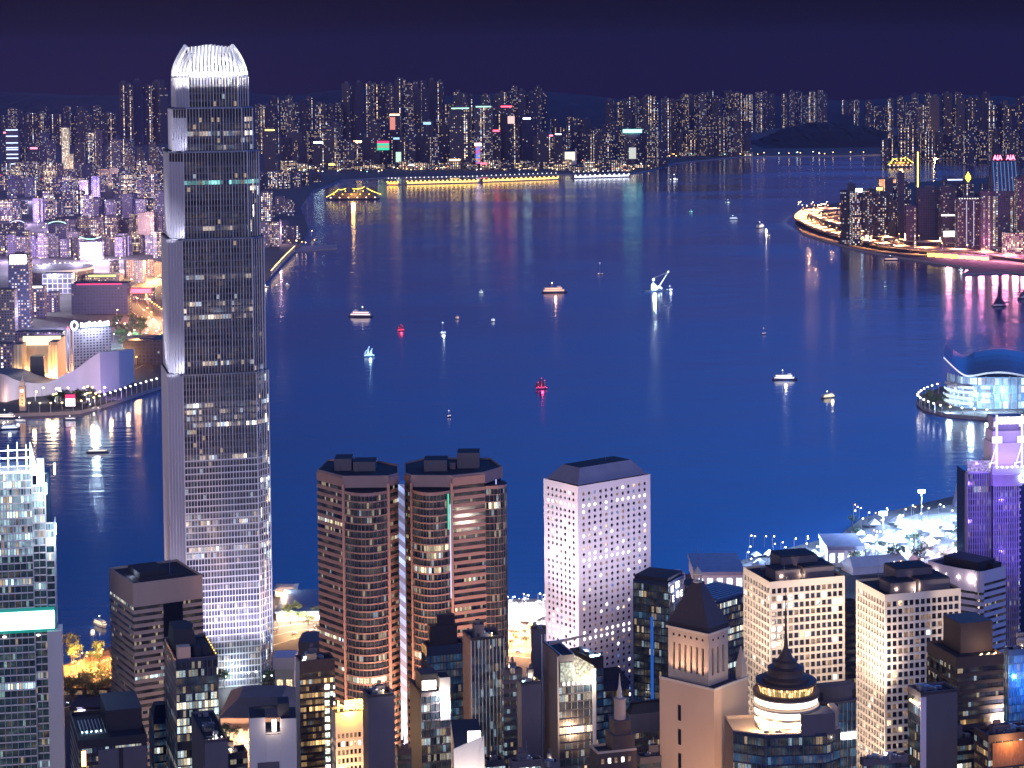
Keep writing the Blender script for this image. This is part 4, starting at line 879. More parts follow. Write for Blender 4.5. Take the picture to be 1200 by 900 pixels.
# beige tower with pyramid roof and lantern
loc, wr, wl, h = frame(783, 830, 853, 745, 930, RAD(48)); t = thing('office_tower', 'beige stone tower with dark pyramid roof, lantern and needle spire', 'tower', loc, RAD(48))
wm = MB(); wins = []; M_tower = solid('beige_stone', (.52, .40, .33), .65, var=.08)
pk = lambda r, c, nr, nc: 0
punched(wm, wins, Face((0, wl), (0, 0)), h - 23, h, 6, 17, .40, .72, 1.1, 1.5, False, pk, 4); punched(wm, wins, Face((0, 0), (wr, 0)), h - 23, h, 3, 17, .42, .72, 1.1, 1.5, False, pk, 4)
wm.wall((wr, 0), (wr, wl), 0, h); wm.wall((wr, wl), (0, wl), 0, h); wm.build('upper_storey', M_tower, t); windows(t, wins)
for F, n in ((Face((0, wl), (0, 0)), 6), (Face((0, 0), (wr, 0)), 3)):
    for i in range(n):
        m = MB(); u = 1.5 + (i + .5) * (F.l - 3) / n; q = [F.pt(u + .65 * math.cos(a_ * .785), h - 2.6 + .65 * math.sin(a_ * .785), .06) for a_ in range(8)]; m.face(q); m.build('round_vent', M_dark, t)
m = MB(); m.box(-.8, wr + .8, -.8, wl + .8, h, h + 1.0); m.build('cornice', M_cream, t)
m = MB(); m.box(-.2, wr + .2, -.2, wl + .2, h + 1.0, h + 3.2); m.build('roof_louvre', M_dark, t)
M_slate = solid('ribbed_roof_slate', (.085, .06, .065), .6, var=.2, scale=.8)
m = MB(); hh = 17; cc = (wr / 2, wl / 2); sq = lambda r, rr=1: [(cc[0] - r * wr / 2, cc[1] - r * wl / 2), (cc[0] + r * wr / 2, cc[1] - r * wl / 2), (cc[0] + r * wr / 2, cc[1] + r * wl / 2), (cc[0] - r * wr / 2, cc[1] + r * wl / 2)]
for (r0, z0), (r1, z1) in zip([(1.04, 3.2), (.9, 5.2), (.55, 13), (.2, 21)], [(.9, 5.2), (.55, 13), (.2, 21), (.2, 21.2)]): m.prism(sq(r0), h + z0, h + z1, 0, 0, sq(r1))
m.build('pyramid_roof', M_slate, t)
lr = wr * .1
lan = MB()
for k in range(8): a_ = k * .785; lan.bar((cc[0] + 1.7 * math.cos(a_), cc[1] + 1.7 * math.sin(a_), h + 21.2), (cc[0] + 1.7 * math.cos(a_), cc[1] + 1.7 * math.sin(a_), h + 24.6), .22)
lan.lathe([(2.3, h + 24.6), (2.4, h + 25.2), (1.2, h + 26.6), (.2, h + 28), (0, h + 28)], 8, 0, cc); lan.lathe([(2.2, h + 21), (2.2, h + 21.6), (0, h + 21.7)], 8, 0, cc); lan.build('lantern', M_cream, t)
m = MB(); m.bar((*cc, h + 28), (*cc, h + 37), (.22, .04)); m.build('spire', M_metal, t)
m = MB(); x0, y0 = -3.5, -3.5; z_ = h - 23; m.prism([(-4, -6), (wr + 7, -6), (wr + 7, wl + 2), (-4, wl + 2)], 0, z_, 0, 1); m.build('lower_wall', [M_beige, M_dark], t)
m = MB(); m.box(-4.3, wr + 7.3, -6.3, -5.5, z_, z_ + 1.1); m.box(-4.3, -3.5, -5.5, wl + 2, z_, z_ + 1.1); m.build('balustrade', M_cream, t)
m = MB(); m.prism([(wr + 3, -5.4), (wr + 6.6, -5.4), (wr + 6.6, -2), (wr + 3, -2)], z_, z_ + 6, 0, 0); m.prism([(wr + 3, -5.4), (wr + 6.6, -5.4), (wr + 6.6, -2), (wr + 3, -2)], z_ + 6, z_ + 15, 0, 0, [(wr + 4.7, -3.8), (wr + 4.9, -3.8), (wr + 4.9, -3.6), (wr + 4.7, -3.6)]); m.build('corner_pinnacle', M_tower, t)
for k in range(10): m = MB(); m.box(-4.2, -4.02, wl * (.55), wl * .62, 8 + k * 11, 15 + k * 11); m.build('slot_window', W_dark, t)
for u in (.2, .5, .8): light('floodlight', 'SPOT', (-7, wl * u, z_ + 1), 9000, (1, .62, .38), target=(0, wl * u, h - 6), size=.4, spot=80, parent=t)
light('floodlight', 'SPOT', (-38, -42, z_ - 70), 180000, (1, .62, .36), target=(0, 4, z_ - 22), size=2, spot=75, parent=t)
# round domed tower
pc = AT(921, 800, 905); t = thing('office_tower', 'glass tower with brightly lit round tiered top and black spire', 'tower', (pc.x, 905, GZ), RAD(8))
zz = lambda y: AT(921, y, 905).z - GZ
W_ = 23.; h = zz(848)
body = [(-W_ - 2, -6), (-W_ * .55, -14), (W_ * .6, -15), (W_ * .92, -10), (W_, 12), (-W_ - 1, 14)]
wm = MB(); wins = []; bands(wm, wins, body[:5], 0, h, fl=4, sp=.12, off=.2, top=1.5, fin=2.0, finw=.12, finoff=.25, u0=7., voff=3, gi=lambda r, n: R0.choice([0, 0, 1, 2, 3]))
wm.build('wall', [M_bluew, M_metal], t); bandwins(t, wins, [G_cool, G_amber, G_blue, G_amber]); m = MB(); m.wall(body[4], body[5], 0, h); m.wall(body[5], body[0], 0, h); m.build('rear_wall', M_bluew, t)
m = MB(); m.face([(x, y, h - .9) for x, y in body]); m.build('roof_terrace', M_beige, t); parapet(t, body, h - .9, 1.4, .6, M_beige)
cy0 = 0.
r_ = 13.6; zs_ = [h - .9, zz(816)]
prof = [(12.6, h - .9), (12.6, zz(813))]
m = MB(); m.lathe([(13.2, h - .9), (13.2, h + .6), (12.8, h + .8), (12.8, zz(812)), (12, zz(811))], 48, 0, (0, cy0)); m.build('drum_wall', M_tower, t)
E_drum = emit('drum_light_ring', (1, .86, .62), 4.5, True)
for k, y in enumerate((843, 833, 821)):
    z = zz(y); m = MB(); m.lathe([(13.0, z), (13.5, z + .15), (13.5, z + 2.5), (13.0, z + 2.7)], 48, 0, (0, cy0)); m.build('light_ring', E_drum, t)
    m = MB(); m.lathe([(13.0, z + 2.75), (14.3, z + 2.8), (14.3, z + 3.7), (13, z + 3.8)], 48, 0, (0, cy0)); m.build('drum_band', M_tower, t)
z = zz(812)
m = MB(); m.lathe([(14.4, z), (14.4, z + 1.6), (13.3, z + 1.7), (13.3, z + 1.2), (10.5, z + 1.2)], 48, 0, (0, cy0)); m.build('gallery', M_brown, t)
G_rest = glassmat('gallery_glass', wall=(.1, .06, .04), glass=(.1, .06, .03), cw=1.1, ch=4, lit=1.5, warm=1, strength=3.2, wx=(.1, .9), wy=(0, 1), fine=1., clus=.3, wc=(1, .62, .25))
m = MB(); m.lathe([(11.4, z + 1.2), (12.3, z + 4.6)], 48, 0, (0, cy0)); m.build('gallery_window', G_rest, t)
m = MB(); m.lathe([(12.4, z + 4.6), (13.2, z + 4.9), (13.2, z + 6), (10, z + 6.3), (10, z + 7.4), (10.2, z + 7.6), (8.2, z + 8.4), (7.6, z + 10), (7.9, z + 10.2), (7.9, z + 11.4), (5.2, z + 12), (4.7, z + 14), (5, z + 14.2), (3.6, z + 15), (2.4, z + 17), (1, z + 20), (.7, z + 24), (0, z + 24.2)], 40, 0, (0, cy0)); m.build('tiered_dome', M_brown, t)
m = MB(); m.lathe([(.7, z + 22), (.35, z + 30), (.12, z + 44), (0, z + 44)], 10, 0, (0, cy0)); m.build('spire', M_black, t)
m = MB(); m.box(2.5, 17.5, -15, -5, h - .8, zz(826)); m.build('stair_block', M_plant, t); m = MB(); m.box(17.8, 20.5, -9, -3, h - .8, h + 9); m.build('side_fin', M_beige, t)
for k in range(3): m = MB(); m.box(-13 + 5 * k, -11 + 5 * k, -12.5, -11, h - .8, h + 1.4); m.build('cooling_unit', M_metal, t)
for a_ in (-150, -120, -90, -60, -20): light('drum_floodlight', 'POINT', (15.8 * math.cos(RAD(a_)), 15.8 * math.sin(RAD(a_)) * .9, h + 3), 7000, (1, .72, .38), size=.5, parent=t)
# curved-top striped block behind it
t, wr, wl, h = tower('dark block with pale upright ribs and one bright lit storey, behind the domed tower', 955, 962, 1003, 812, 985, M_black, .06, .1, 2.1, .22, .4, glass=[G_blue, G_cool], litp=.05, seed=62, kit=False, finm=solid('pale_fin', (.5, .48, .52), .5), topm=6, fl=4.4)
m = MB(); pa = arc((-.5, 0), (wr + .5, 0), 3.5); m.prism(pa + [(wr + .5, wl), (-.5, wl)], h - 5, h - 4, 0, 0); m.prism([(x * .96, y * .96 + 1) for x, y in pa] + [(wr, wl - 1), (0, wl - 1)], h - 4, h + 3, 0, 0); m.build('curved_roof', M_plant, t)
m = MB(); m.box(0, wr, -.9, -.55, h - 23.4, h - 20); m.build('lit_storey', W_bright, t)
tower('dark brown slab squeezed between the two white gridded towers', 985, 990, 1004, 705, 1140, M_brown, .4, .2, 0, glass=[G_ex, G_lit], litp=.02, seed=63, kit=False)
# white curved-corner block with black ribbons
loc, wr, wl, h = frame(1088, 1150, 1178, 670, 1175, RAD(40)); t = thing('office_tower', 'lilac-white block with dark ribbon windows, lit roof edge and rounded corner', 'tower', loc, RAD(40))
wm = MB(); wins = []; bands(wm, wins, arc((0, wl), (0, wl * .12), 2.5, 10) + arc((0, wl * .12), (wr * .1, 0), 1.5, 5)[1:], 0, h, 3.9, .58, .5, 12, u0=3., voff=4, gi=lambda r, n: int(R0.random() < .12)); bands(wm, wins, [(wr * .1, 0), (wr, 0)], 0, h, 3.9, .58, .5, 7, u0=77., voff=4, gi=lambda r, n: int(R0.random() < .1))
wm.build('wall', M_lilac, t); bandwins(t, wins, [G_ex, G_cool]); shell(t, wr, wl, h, M_lilac, roofmat=M_dark)
m = MB(); m.box(wr * .2, wr * .9, wl * .15, wl * .8, h - 1.1, h + 3.5); m.box(wr * .6, wr * .95, wl * .05, wl * .15, h - 1.1, h + 2); m.build('plant_room', M_dark, t)
for k in range(4): light('wall_light', 'POINT', (-2.6, wl * (.15 + .22 * k), h - 5), 1300, (1, .85, .75), size=.3, parent=t)
for k in range(4): m = MB(); m.lathe([(0, h - 5), (.5, h - 4.5), (0, h - 4)], 8, 0, (-3.4, wl * (.15 + .22 * k))); m.build('wall_lamp', E_softw, t)
# brown banded tower with block on top
t, wr, wl, h = tower('dark brown banded tower with a large windowless block on its roof', 1087, 1122, 1176, 771, 955, M_brown, .42, .4, 0, glass=[G_ex, G_amber], litp=.03, seed=64, kit=False, topm=5, styleL='same', matL=M_plant)
m = MB(); m.box(wr * .28, wr * 1.0 - .5, wl * .32, wl * .9, h - 1.1, h + 13); m.build('roof_block', M_brown, t)
for F, cnt in ((Face((0, wl), (0, 0)), 3),):
    for r in range(5):
        for c in range(cnt):
            m = MB(); u = wl * (.18 + .2 * c); z = h - 9 - r * 6; q = [F.pt(u + 1.9 * math.cos(a_ * math.pi / 6) * .9, z + 1.9 * math.sin(a_ * math.pi / 6), .55) for a_ in range(12)]; m.face(q); m.build('rounded_window', W_dark, t)
for k in range(9): m = MB(); m.lathe([(0, h - .6), (.35, h - .2), (0, h + .2)], 6, 0, (wr * (.5 + .05 * k), .9 + (k % 3))); m.build('roof_lamp', E_warm if k % 3 else E_softw, t)
light('roof_light', 'POINT', (wr * .8, 1.2, h + 1.5), 1800, (1, .7, .45), parent=t)
# dark slab with small bright bracket light
t, wr, wl, h = tower('dark grey slab with a pale corner strip and bright lamps at its top edge', 1064, 1079, 1122, 812, 915, M_plant, .1, .1, 0, styleL='same', glass=[G_cool, G_lit], litp=.08, seed=65, blankR=True, big=0, units=5)
m = MB(); m.box(-.3, wr * .14, -.35, -.03, 10, h - 2); m.build('corner_strip', M_lilac, t)
for k in range(4): m = MB(); m.lathe([(0, h - 6), (.7, h - 5.3), (0, h - 4.6)], 8, 0, (-.9, wl * (.1 + .18 * k))); m.build('wall_lamp', E_warm, t)
light('wall_light', 'POINT', (-2.5, wl * .3, h - 6), 5000, (1, .75, .55), parent=t)
# low blocks bottom right
t, wr, wl, h = tower('low dark block with orange-lit front and small windows, bottom right corner', 1142, 1158, 1215, 862, 895, M_brown, .35, .2, 3, .2, .2, glass=[G_amber, G_lit], litp=.1, seed=66, big=1, units=6)
m = MB(); m.box(wr * .08, wr * .9, -.6, -.35, h - 14, h - 3.5); m.build('orange_lit_panel', solid('ochre_mesh_screen', (.35, .16, .08), .7, var=.7, scale=1.), t); light('wall_light', 'POINT', (wr * .4, -5, h - 3), 6000, (1, .5, .2), parent=t)
t, wr, wl, h = tower('deep blue glass block lit by blue floodlights at the picture edge', 1176, 1182, 1240, 762, 1000, M_bluew, .1, .1, 2, .1, .2, glass=[G_blue, G_blue], litp=.0, seed=67, big=1)
light('blue_floodlight', 'POINT', (wr * .3, -9, h - 16), 30000, (.05, .3, 1), size=1, parent=t)
tower('low dark rooftop block with a roof garden, bottom edge between white tower and slab', 1008, 1012, 1064, 890, 890, M_greyw, .4, .2, 0, litp=.05, seed=68, big=0, units=5)
tower('low dark podium block below the brown banded tower', 1096, 1110, 1150, 868, 925, M_black, .4, .2, 0, litp=.3, seed=69, big=1, units=6)
for i, (xl, xc, xr, yt, D) in enumerate(((254, 258, 290, 884, 955), (462, 466, 482, 878, 960), (566, 570, 592, 892, 950), (596, 600, 636, 893, 900), (634, 638, 656, 895, 890), (744, 750, 782, 888, 940), (690, 694, 702, 860, 1000), (560, 563, 600, 880, 1080), (640, 650, 700, 868, 1120), (1120, 1124, 1160, 820, 1080))):
    tower(('grey low block with bright curved awnings beside the off-white block', 'narrow dark infill block below the rounded granite towers', 'low dark infill block at the foot of the finned tower', 'low grey block with open roof at the bottom edge', 'small dark block under the slab with lit floors', 'low glass block under the dark ribbed block', 'small grey infill block beside the stone spire tower', 'low dark block glimpsed behind the grey pair', 'low dark block glimpsed behind the slab with lit floors', 'dark block glimpsed under the lilac-white block')[i], xl, xc, xr, yt, D, M_plant, .4, .2, 0, litp=.2, seed=80 + i, big=1, units=4)

# ------------------------------------------------------------------ glass tower with bright crown at the left edge
loc, wr, wl, h = frame(-70, -60, 62, 522, 1130, RAD(10)); D = 1130
t = thing('office_tower', 'left-edge glass tower with blazing white stepped crown and a blank cyan-white screen', 'tower', loc, RAD(10))
zq = lambda y: AT(40, y, D).z - GZ
wx = lambda px: solve(lambda w_: proj((loc.x + w_ * math.cos(RAD(10)), loc.y + w_ * math.sin(RAD(10)), zq(620)))[0], px, 0, 200)
wA, wB, wC = wx(38), wx(53), wx(63)
G_one = glassmat('lit_crown_glass', wall=(.5, .55, .6), glass=(.03, .06, .09), cw=1.55, ch=4, lit=.75, warm=.2, strength=2.2, wx=(.14, .86), wy=(.04, .96), rough=.1, fine=.5, cc=(.62, .92, 1), clus=.25, dim=.5)
G_oned = glassmat('teal_dark_glass', wall=(.04, .05, .07), glass=(.015, .05, .07), cw=1.55, ch=4, lit=.08, warm=.3, strength=2.2, wx=(.06, .94), wy=(.04, .96), rough=.1, fine=.8, cc=(.6, .95, .9), dim=.10)
wm = MB(); wins = []
def sel(r, n):
    return 0
for (a, b, zt_, dy) in ((0, wA, zq(556), 0), (wA, wB, zq(572), 1.5), (wB, wC, zq(618), 3.5)):
    n0 = len(wins); bands(wm, wins, [(a, dy), (b, dy)] + ([(b, dy + 14)]), 0, zt_, fl=4.1, sp=.16, off=.3, top=.8, fin=3.1, finw=.22, finoff=.5, u0=a * 2, voff=2, gi=lambda r, n: 0)
    for i in range(n0, len(wins)):
        z = wins[i][0]; y = 75 + (CAMH - GZ - z) * 2480 / D
        lit_ = y < 648 or R0.random() < .12
        if 700 < y < 735: lit_ = False
        wins[i] = (wins[i][0], wins[i][1], 0 if lit_ else 1)
wm.build('wall', [M_white, M_fin], t); bandwins(t, wins, [G_one, G_oned]); m = MB(); m.box(0, wC - 2, 6, wl + 20, 0, zq(560)); m.build('core_wall', W_dark2, t)
m = MB(); z0 = zq(556); m.box(0, wA, .1, 30, z0, z0 + .6)
for k in range(9):
    x = wA * (k + .5) / 9; m.box(x - .3, x + .3, -.2, .9, z0, zq(522) + R0.uniform(-1, 1)); 
for y in (550, 540, 531): z = zq(y); m.box(0, wA, .9, 1.3, z, z + .7)
m.build('crown_screen', M_blade, t)
m = MB(); m.prism([(wA - .5, 0), (wA + 4, 0), (wA + 4, 1.2), (wA - .5, 1.2)], z0 - 2, zq(521), 0, 0, [(wA - .5, 0), (wA, 0), (wA, 1.2), (wA - .5, 1.2)]); m.prism([(wB - 4, 1), (wB, 1), (wB, 3), (wB - 4, 3)], zq(572), zq(541), 0, 0); m.build('crown_fin', M_blade, t)
for x, z, e_ in ((wA * .35, zq(535), 9000), (wA * .7, zq(535), 9000), (wA * .95, zq(540), 9000), (wB - 1, zq(565), 8000), (wC + 1, zq(590), 8000), (wC + 2, zq(640), 7000)): light('crown_light', 'POINT', (x, -4, z), e_, (.8, .93, 1), size=1, parent=t)
for x, z in ((wB + .6, zq(583)), (wC + .6, zq(631)), (wC + .8, zq(560))): m = MB(); m.box(x, x + .7, -.3, .6, z, z + 6); m.build('crown_lamp', E_cool, t)
m = MB(); m.box(0, wC - .6, -1.4, -.55, zq(741), zq(720)); o = m.build('screen', emit('blank_screen', (.50, 1, .95), 4.0, True), t)
m = MB(); m.box(0, wC - .3, -.54, -.35, zq(745), zq(716)); m.build('screen_surround', emit('teal_surround', (.0, .55, .50), .5), t)
m = MB(); m.box(wC - 4.6, wC + 3.2, -2, 12, 0, zq(744)); m.build('corner_pier', M_whitew, t)
for x in (wC * .83, wC * .5): m = MB(); m.lathe([(0, zq(749)), (1.1, zq(748)), (1.1, zq(747)), (0, zq(746))], 8, 0, (x, -2.4)); m.build('screen_lamp', E_softw, t)

# ------------------------------------------------------------------ ribbed violet-lit tower at the right edge
D = 1300; loc, wr, wl, h = frame(1132, 1134, 1161, 553, D, RAD(4)); t = thing('office_tower', 'right-edge tower with upright ribs and a violet-lit stepped crown of white frames', 'tower', loc, RAD(4))
zq = lambda y: AT(1150, y, D).z - GZ; X = lambda px: solve(lambda w_: proj((loc.x + w_ * math.cos(RAD(4)), loc.y + w_ * math.sin(RAD(4)), zq(600)))[0], px, -5, 200)
M_rib = solid('ribbed_stone', (.34, .30, .42), .6)
wm = MB(); wins = []; xa, xb, xc_ = X(1161), X(1190), X(1250)
gv = lambda r, n: 2 if r == 2 else (1 if R0.random() < .07 else 0)
bands(wm, wins, [(0, wl), (0, 0), (xa, 0)], 0, zq(553), 4, .0, .1, 1, fin=1.35, finw=.3, finoff=.7, u0=0, voff=3, gi=gv); bands(wm, wins, [(xa, -6), (xb, -6)], 0, zq(565), 4, .0, .1, 1, fin=1.35, finw=.3, finoff=.7, u0=40, voff=3, gi=lambda r, n: 1 if R0.random() < .05 else 0); bands(wm, wins, [(xb, -6), (xc_, 6)], 0, zq(565), 4, .35, .3, 1, u0=90, voff=3, gi=lambda r, n: 1 if R0.random() < .2 else 0)
wm.build('wall', [M_rib, M_rib], t); bandwins(t, wins, [glassmat('violet_glass', wall=(.1, .1, .2), glass=(.03, .035, .09), cw=1.35, ch=4, lit=.07, warm=.6, strength=1.6, fine=.6, dim=.1), G_lit, G_lit])
m = MB(); m.box(0, xa - .2, .3, 24, 0, zq(553) - .4); m.box(xa, xc_, -5.7, 30, 0, zq(567)); m.build('core_wall', W_dark2, t)
m = MB(); m.box(0, xa, .2, .6, zq(553), zq(540)); m.build('glass_screen', winlit('violet_glow_screen', (.62, .5, 1), .5), t)
m = MB(); m.box(xa - .6, xb + 2, -6.8, -1, zq(568), zq(555)); m.build('crown_base', solid('violet_grey_cladding', (.36, .28, .40), .6), t)
m = MB(); m.box(xa + .6, xc_, -3, 24, zq(556), zq(546)); m.box(xa + 2, xc_, 2, 22, zq(546), zq(521)); m.box(xa + 3, xc_, 6, 22, zq(521), zq(508)); m.build('crown_block', M_lilac, t)
m = MB(); m.box(xa + 4, xc_, 8, 20, zq(508), zq(492)); m.box(xa + 3.4, xc_, 7.4, 8, zq(506), zq(501)); m.build('upper_crown_block', M_rib, t)
m = MB(); m.box(xa + 6, xc_, 7.2, 7.9, zq(500), zq(492)); m.build('lit_window_row', W_bright, t)
for px in (1166.5, 1196):
    x = X(px); m = MB(); m.bar((x, -2.5, zq(548)), (x, -2.5, zq(486)), .8); m.bar((x - 4.5, -2.5, zq(548)), (x, -2.5, zq(520)), .4); m.bar((x - 4.5, -2.5, zq(548)), (x - 4.5, -2.5, zq(542)), .5); m.bar((x - 4.5, -2.5, zq(543)), (x, -2.5, zq(541)), .5)
    m.box(x - 3.2, x + 3.2, -3.4, -3.0, zq(519), zq(511)); m.box(x - 2, x - .8, -3, -2.4, zq(500), zq(494)); m.build('white_frame', emit('white_neon_frame', (.86, .78, 1), 1.5), t)
for k in range(6): m = MB(); x = xa + 3 + k * 3.2; m.lathe([(0, zq(548)), (.7, zq(547)), (0, zq(546))], 6, 0, (x, -3.2)); m.build('crown_lamp', E_cool, t)
for x, z, e_ in ((xa + 6, zq(540), 3000), (xb - 2, zq(540), 3000), (xa + 6, zq(510), 2600), (xb, zq(508), 2600), (xa * .5, zq(545), 5000), (xa * .5, zq(575), 16000), (xb * .8, zq(590), 16000), (xa * .5, zq(620), 16000), (xb * .8, zq(650), 16000)): light('violet_light', 'POINT', (x, -5 if z > zq(560) else -22, z), e_, (.28, .16, 1), size=1, parent=t)
text('sign_letter', '0C', 7.5, E_cool, t, (X(1198), -8, zq(566)), (RAD(90), 0, 0), .2)
# ------------------------------------------------------------------ the far city
ORD = ['first', 'second', 'third', 'fourth', 'fifth', 'sixth', 'seventh', 'eighth', 'ninth', 'tenth', 'eleventh', 'twelfth', 'thirteenth', 'fourteenth', 'fifteenth', 'sixteenth', 'seventeenth', 'eighteenth', 'nineteenth', 'twentieth']
def far_mat(key, wall, cw, ch, lit, warm, strength, colp, clus=.5, wc=(1, .70, .42), wx=(.2, .75), wy=(.2, .75)): return glassmat(key, wall=wall, glass=(.02, .02, .035), cw=cw, ch=ch, lit=lit, warm=warm, strength=strength, wx=wx, wy=wy, colp=colp, clus=clus, wc=wc, cc=(.85, .9, 1), rough=.4, wallrough=.8)
F1 = far_mat('far_tower_a', (.045, .042, .075), 6.5, 6.2, .14, .75, 5.2, .06); F2 = far_mat('far_tower_b', (.055, .05, .085), 6, 6, .17, .6, 5.2, .09, .3); F3 = far_mat('far_tower_c', (.04, .038, .07), 8, 7, .05, .8, 6., .07, .2)
K1 = far_mat('mid_block_a', (.17, .14, .24), 4.4, 4.2, .42, .8, 7.5, .07, .4); K2 = far_mat('mid_block_b', (.24, .20, .32), 4, 4, .30, .7, 6.5, .06, .4); K3 = far_mat('mid_block_c', (.13, .12, .21), 5, 4.6, .30, .6, 7.5, .09, .3); K4 = far_mat('mid_block_d', (.16, .125, .17), 4, 4, .5, .9, 5, .04, .5)
N1 = far_mat('shore_block_a', (.05, .047, .10), 4.6, 4.4, .30, .5, 6, .05, .2); N2 = far_mat('shore_block_b', (.10, .08, .14), 4.2, 4.2, .16, .7, 5, .06, .3); N3 = far_mat('shore_block_c', (.05, .06, .13), 5, 5, .02, .5, 2.5, .02, .2)
RF = random.Random(99)
def far_block(xl, xr, yt, yb, mat, label, group, name='apartment_tower', cat='tower', D=None, rz=None, depth=None, shape=None, glow=None, caprow=None):
    xm = (xl + xr) / 2
    b = P(xm, yb, GZ) if D is None else None; Y = D or b.y; a, c = AT(xl, yt, Y), AT(xr, yt, Y); wd = c.x - a.x; h = AT(xm, yt, Y).z - GZ; dp = depth or wd * RF.uniform(.6, 1.1); rz = RF.uniform(-.35, .35) if rz is None else rz
    shape = RF.choice(['box', 'cross', 'step', 'box', 'slab']) if shape is None else shape; m = MB(); w2, d2 = wd / 2, dp / 2
    if shape == 'cross': poly = [(-w2, -d2 * .4), (-w2 * .4, -d2 * .4), (-w2 * .4, -d2), (w2 * .4, -d2), (w2 * .4, -d2 * .4), (w2, -d2 * .4), (w2, d2 * .4), (w2 * .4, d2 * .4), (w2 * .4, d2), (-w2 * .4, d2), (-w2 * .4, d2 * .4), (-w2, d2 * .4)]; m.prism(poly, 0, h * .975, 0, 1); m.prism([(x * .5, y * .5) for x, y in ((-w2, -d2), (w2, -d2), (w2, d2), (-w2, d2))], h * .975, h, 1, 1)
    elif shape == 'step': m.prism([(-w2, -d2), (w2 * .3, -d2), (w2 * .3, d2), (-w2, d2)], 0, h, 0, 1); m.prism([(w2 * .3, -d2 * .8), (w2, -d2 * .8), (w2, d2 * .8), (w2 * .3, d2 * .8)], 0, h * RF.uniform(.82, .95), 0, 1)
    else:
        m.prism([(-w2, -d2), (w2, -d2), (w2, d2), (-w2, d2)], 0, h * .97, 0, 1); k = RF.uniform(.25, .55); m.prism([(-w2 * k, -d2 * .5), (w2 * .4, -d2 * .5), (w2 * .4, d2 * .5), (-w2 * k, d2 * .5)], h * .97, h, 1, 1)
    o = m.build(name, [mat, M_plant]); o.location = (AT(xm, yb if D is None else yt, Y).x, Y + d2, GZ); o.rotation_euler = (0, 0, rz)
    tag(o, label, cat, group)
    if glow:
        g = MB(); hh, e_ = glow; g.box(-w2 * .8, w2 * .8, -d2 - 1.2, -d2 - .3, h * .97 - hh, h * .97); g.build('rooftop_sign', e_, o)
    if caprow:
        g = MB(); g.box(-w2, w2, -d2 - .8, -d2 - .2, h * .5, h * .5 + 3); g.build('lit_band', caprow, o)
    return o, Y, h
def city(x0, x1, n, yb, yt, wpx, mats, where, group, name='apartment_tower', cat='tower', glowp=.0, sort='row'):
    xs = [x0 + (x1 - x0) * (i + .5) / n + RF.uniform(-.35, .35) * (x1 - x0) / n for i in range(n)]; cnt = {}
    for i, x in enumerate(xs):
        w_ = RF.uniform(*wpx); k = RF.randrange(len(mats)); t_ = RF.uniform(*yt); b_ = RF.uniform(*yb)
        tall = 'tall' if t_ < (yt[0] * 2 + yt[1]) / 3 else ('low' if t_ > (yt[0] + yt[1] * 2) / 3 else 'mid-height'); sh = 'slim' if w_ < (wpx[0] * 2 + wpx[1]) / 3 else ('broad' if w_ > (wpx[0] + 2 * wpx[1]) / 3 else 'plain')
        key = (tall, sh); cnt[key] = cnt.get(key, 0) + 1
        lab = f"{tall} {sh} {cat} {where}, {ORD[min(cnt[key] - 1, 19)]} from left"
        gl = None
        if RF.random() < glowp: gl = (RF.uniform(4, 9), RF.choice([E_warm, E_cool, E_softw, E_red, E_gold, E_pink]))
        far_block(x - w_ / 2, x + w_ / 2, t_, b_, mats[k], lab, group, name, cat, glow=gl)
sky = 'towers on the far skyline'
city(2, 60, 6, (168, 180), (124, 136), (7, 11), [F2, F1], 'on the skyline above the striped lit tower', sky)
city(62, 138, 8, (168, 180), (122, 134), (7, 11), [F2, F1], 'on the skyline above the checkered tower', sky)
city(138, 196, 6, (168, 172), (92, 99), (8, 11), [F3], 'in the tallest dim cluster left of the skyscraper', sky)
city(302, 335, 4, (176, 182), (110, 130), (6, 9), [F1, F2], 'just right of the skyscraper on the skyline', sky)
city(335, 402, 8, (176, 184), (110, 122), (7, 10), [F1, F2], 'on the skyline above the round breakwater bay', sky)
city(402, 462, 7, (178, 184), (94, 101), (7, 10), [F3, F1], 'on the skyline above the red and green billboard', sky)
city(462, 522, 7, (178, 184), (90, 96), (7, 10), [F3, F1], 'in the highest mid-skyline cluster', sky)
city(522, 602, 9, (178, 184), (105, 122), (7, 11), [F1, F2, F3], 'on the skyline above the colourful screen tower', sky)
city(602, 642, 5, (178, 184), (100, 108), (7, 10), [F1, F2], 'on the skyline above the cream lit terminal', sky)
city(646, 714, 7, (182, 188), (134, 150), (7, 11), [F1, F3], 'in the low dip of the skyline', sky)
city(714, 800, 10, (178, 184), (108, 118), (7, 10), [F2, F1], 'on the skyline above the teal-signed tower', sky)
city(800, 868, 9, (176, 182), (105, 112), (7, 10), [F2, F1], 'on the skyline left of the wooded hill', sky)
city(868, 974, 12, (150, 156), (105, 112), (6, 9), [F2, F1], 'on the skyline behind the wooded hill', sky)
city(984, 1010, 3, (146, 150), (114, 118), (6, 8), [F2], 'in the small bright trio behind the hilltop', sky)
city(1016, 1086, 8, (164, 178), (108, 126), (6, 9), [F1, F2], 'on the skyline above the orange lit yard', sky)
city(1086, 1210, 14, (174, 184), (106, 128), (7, 10), [F2, F1, F3], 'on the skyline behind the tower with red letters', sky)
mid = 'towers of the far shore second row'
city(334, 452, 13, (190, 198), (140, 168), (8, 13), [F1, F2, F3], 'behind the golden floating restaurant', mid, glowp=.12)
city(452, 560, 12, (190, 198), (126, 165), (8, 14), [F1, F2, F3], 'behind the golden-lit pier', mid, glowp=.15)
city(560, 660, 11, (190, 197), (130, 165), (8, 14), [F1, F2, F3], 'behind the right half of the pier', mid, glowp=.15)
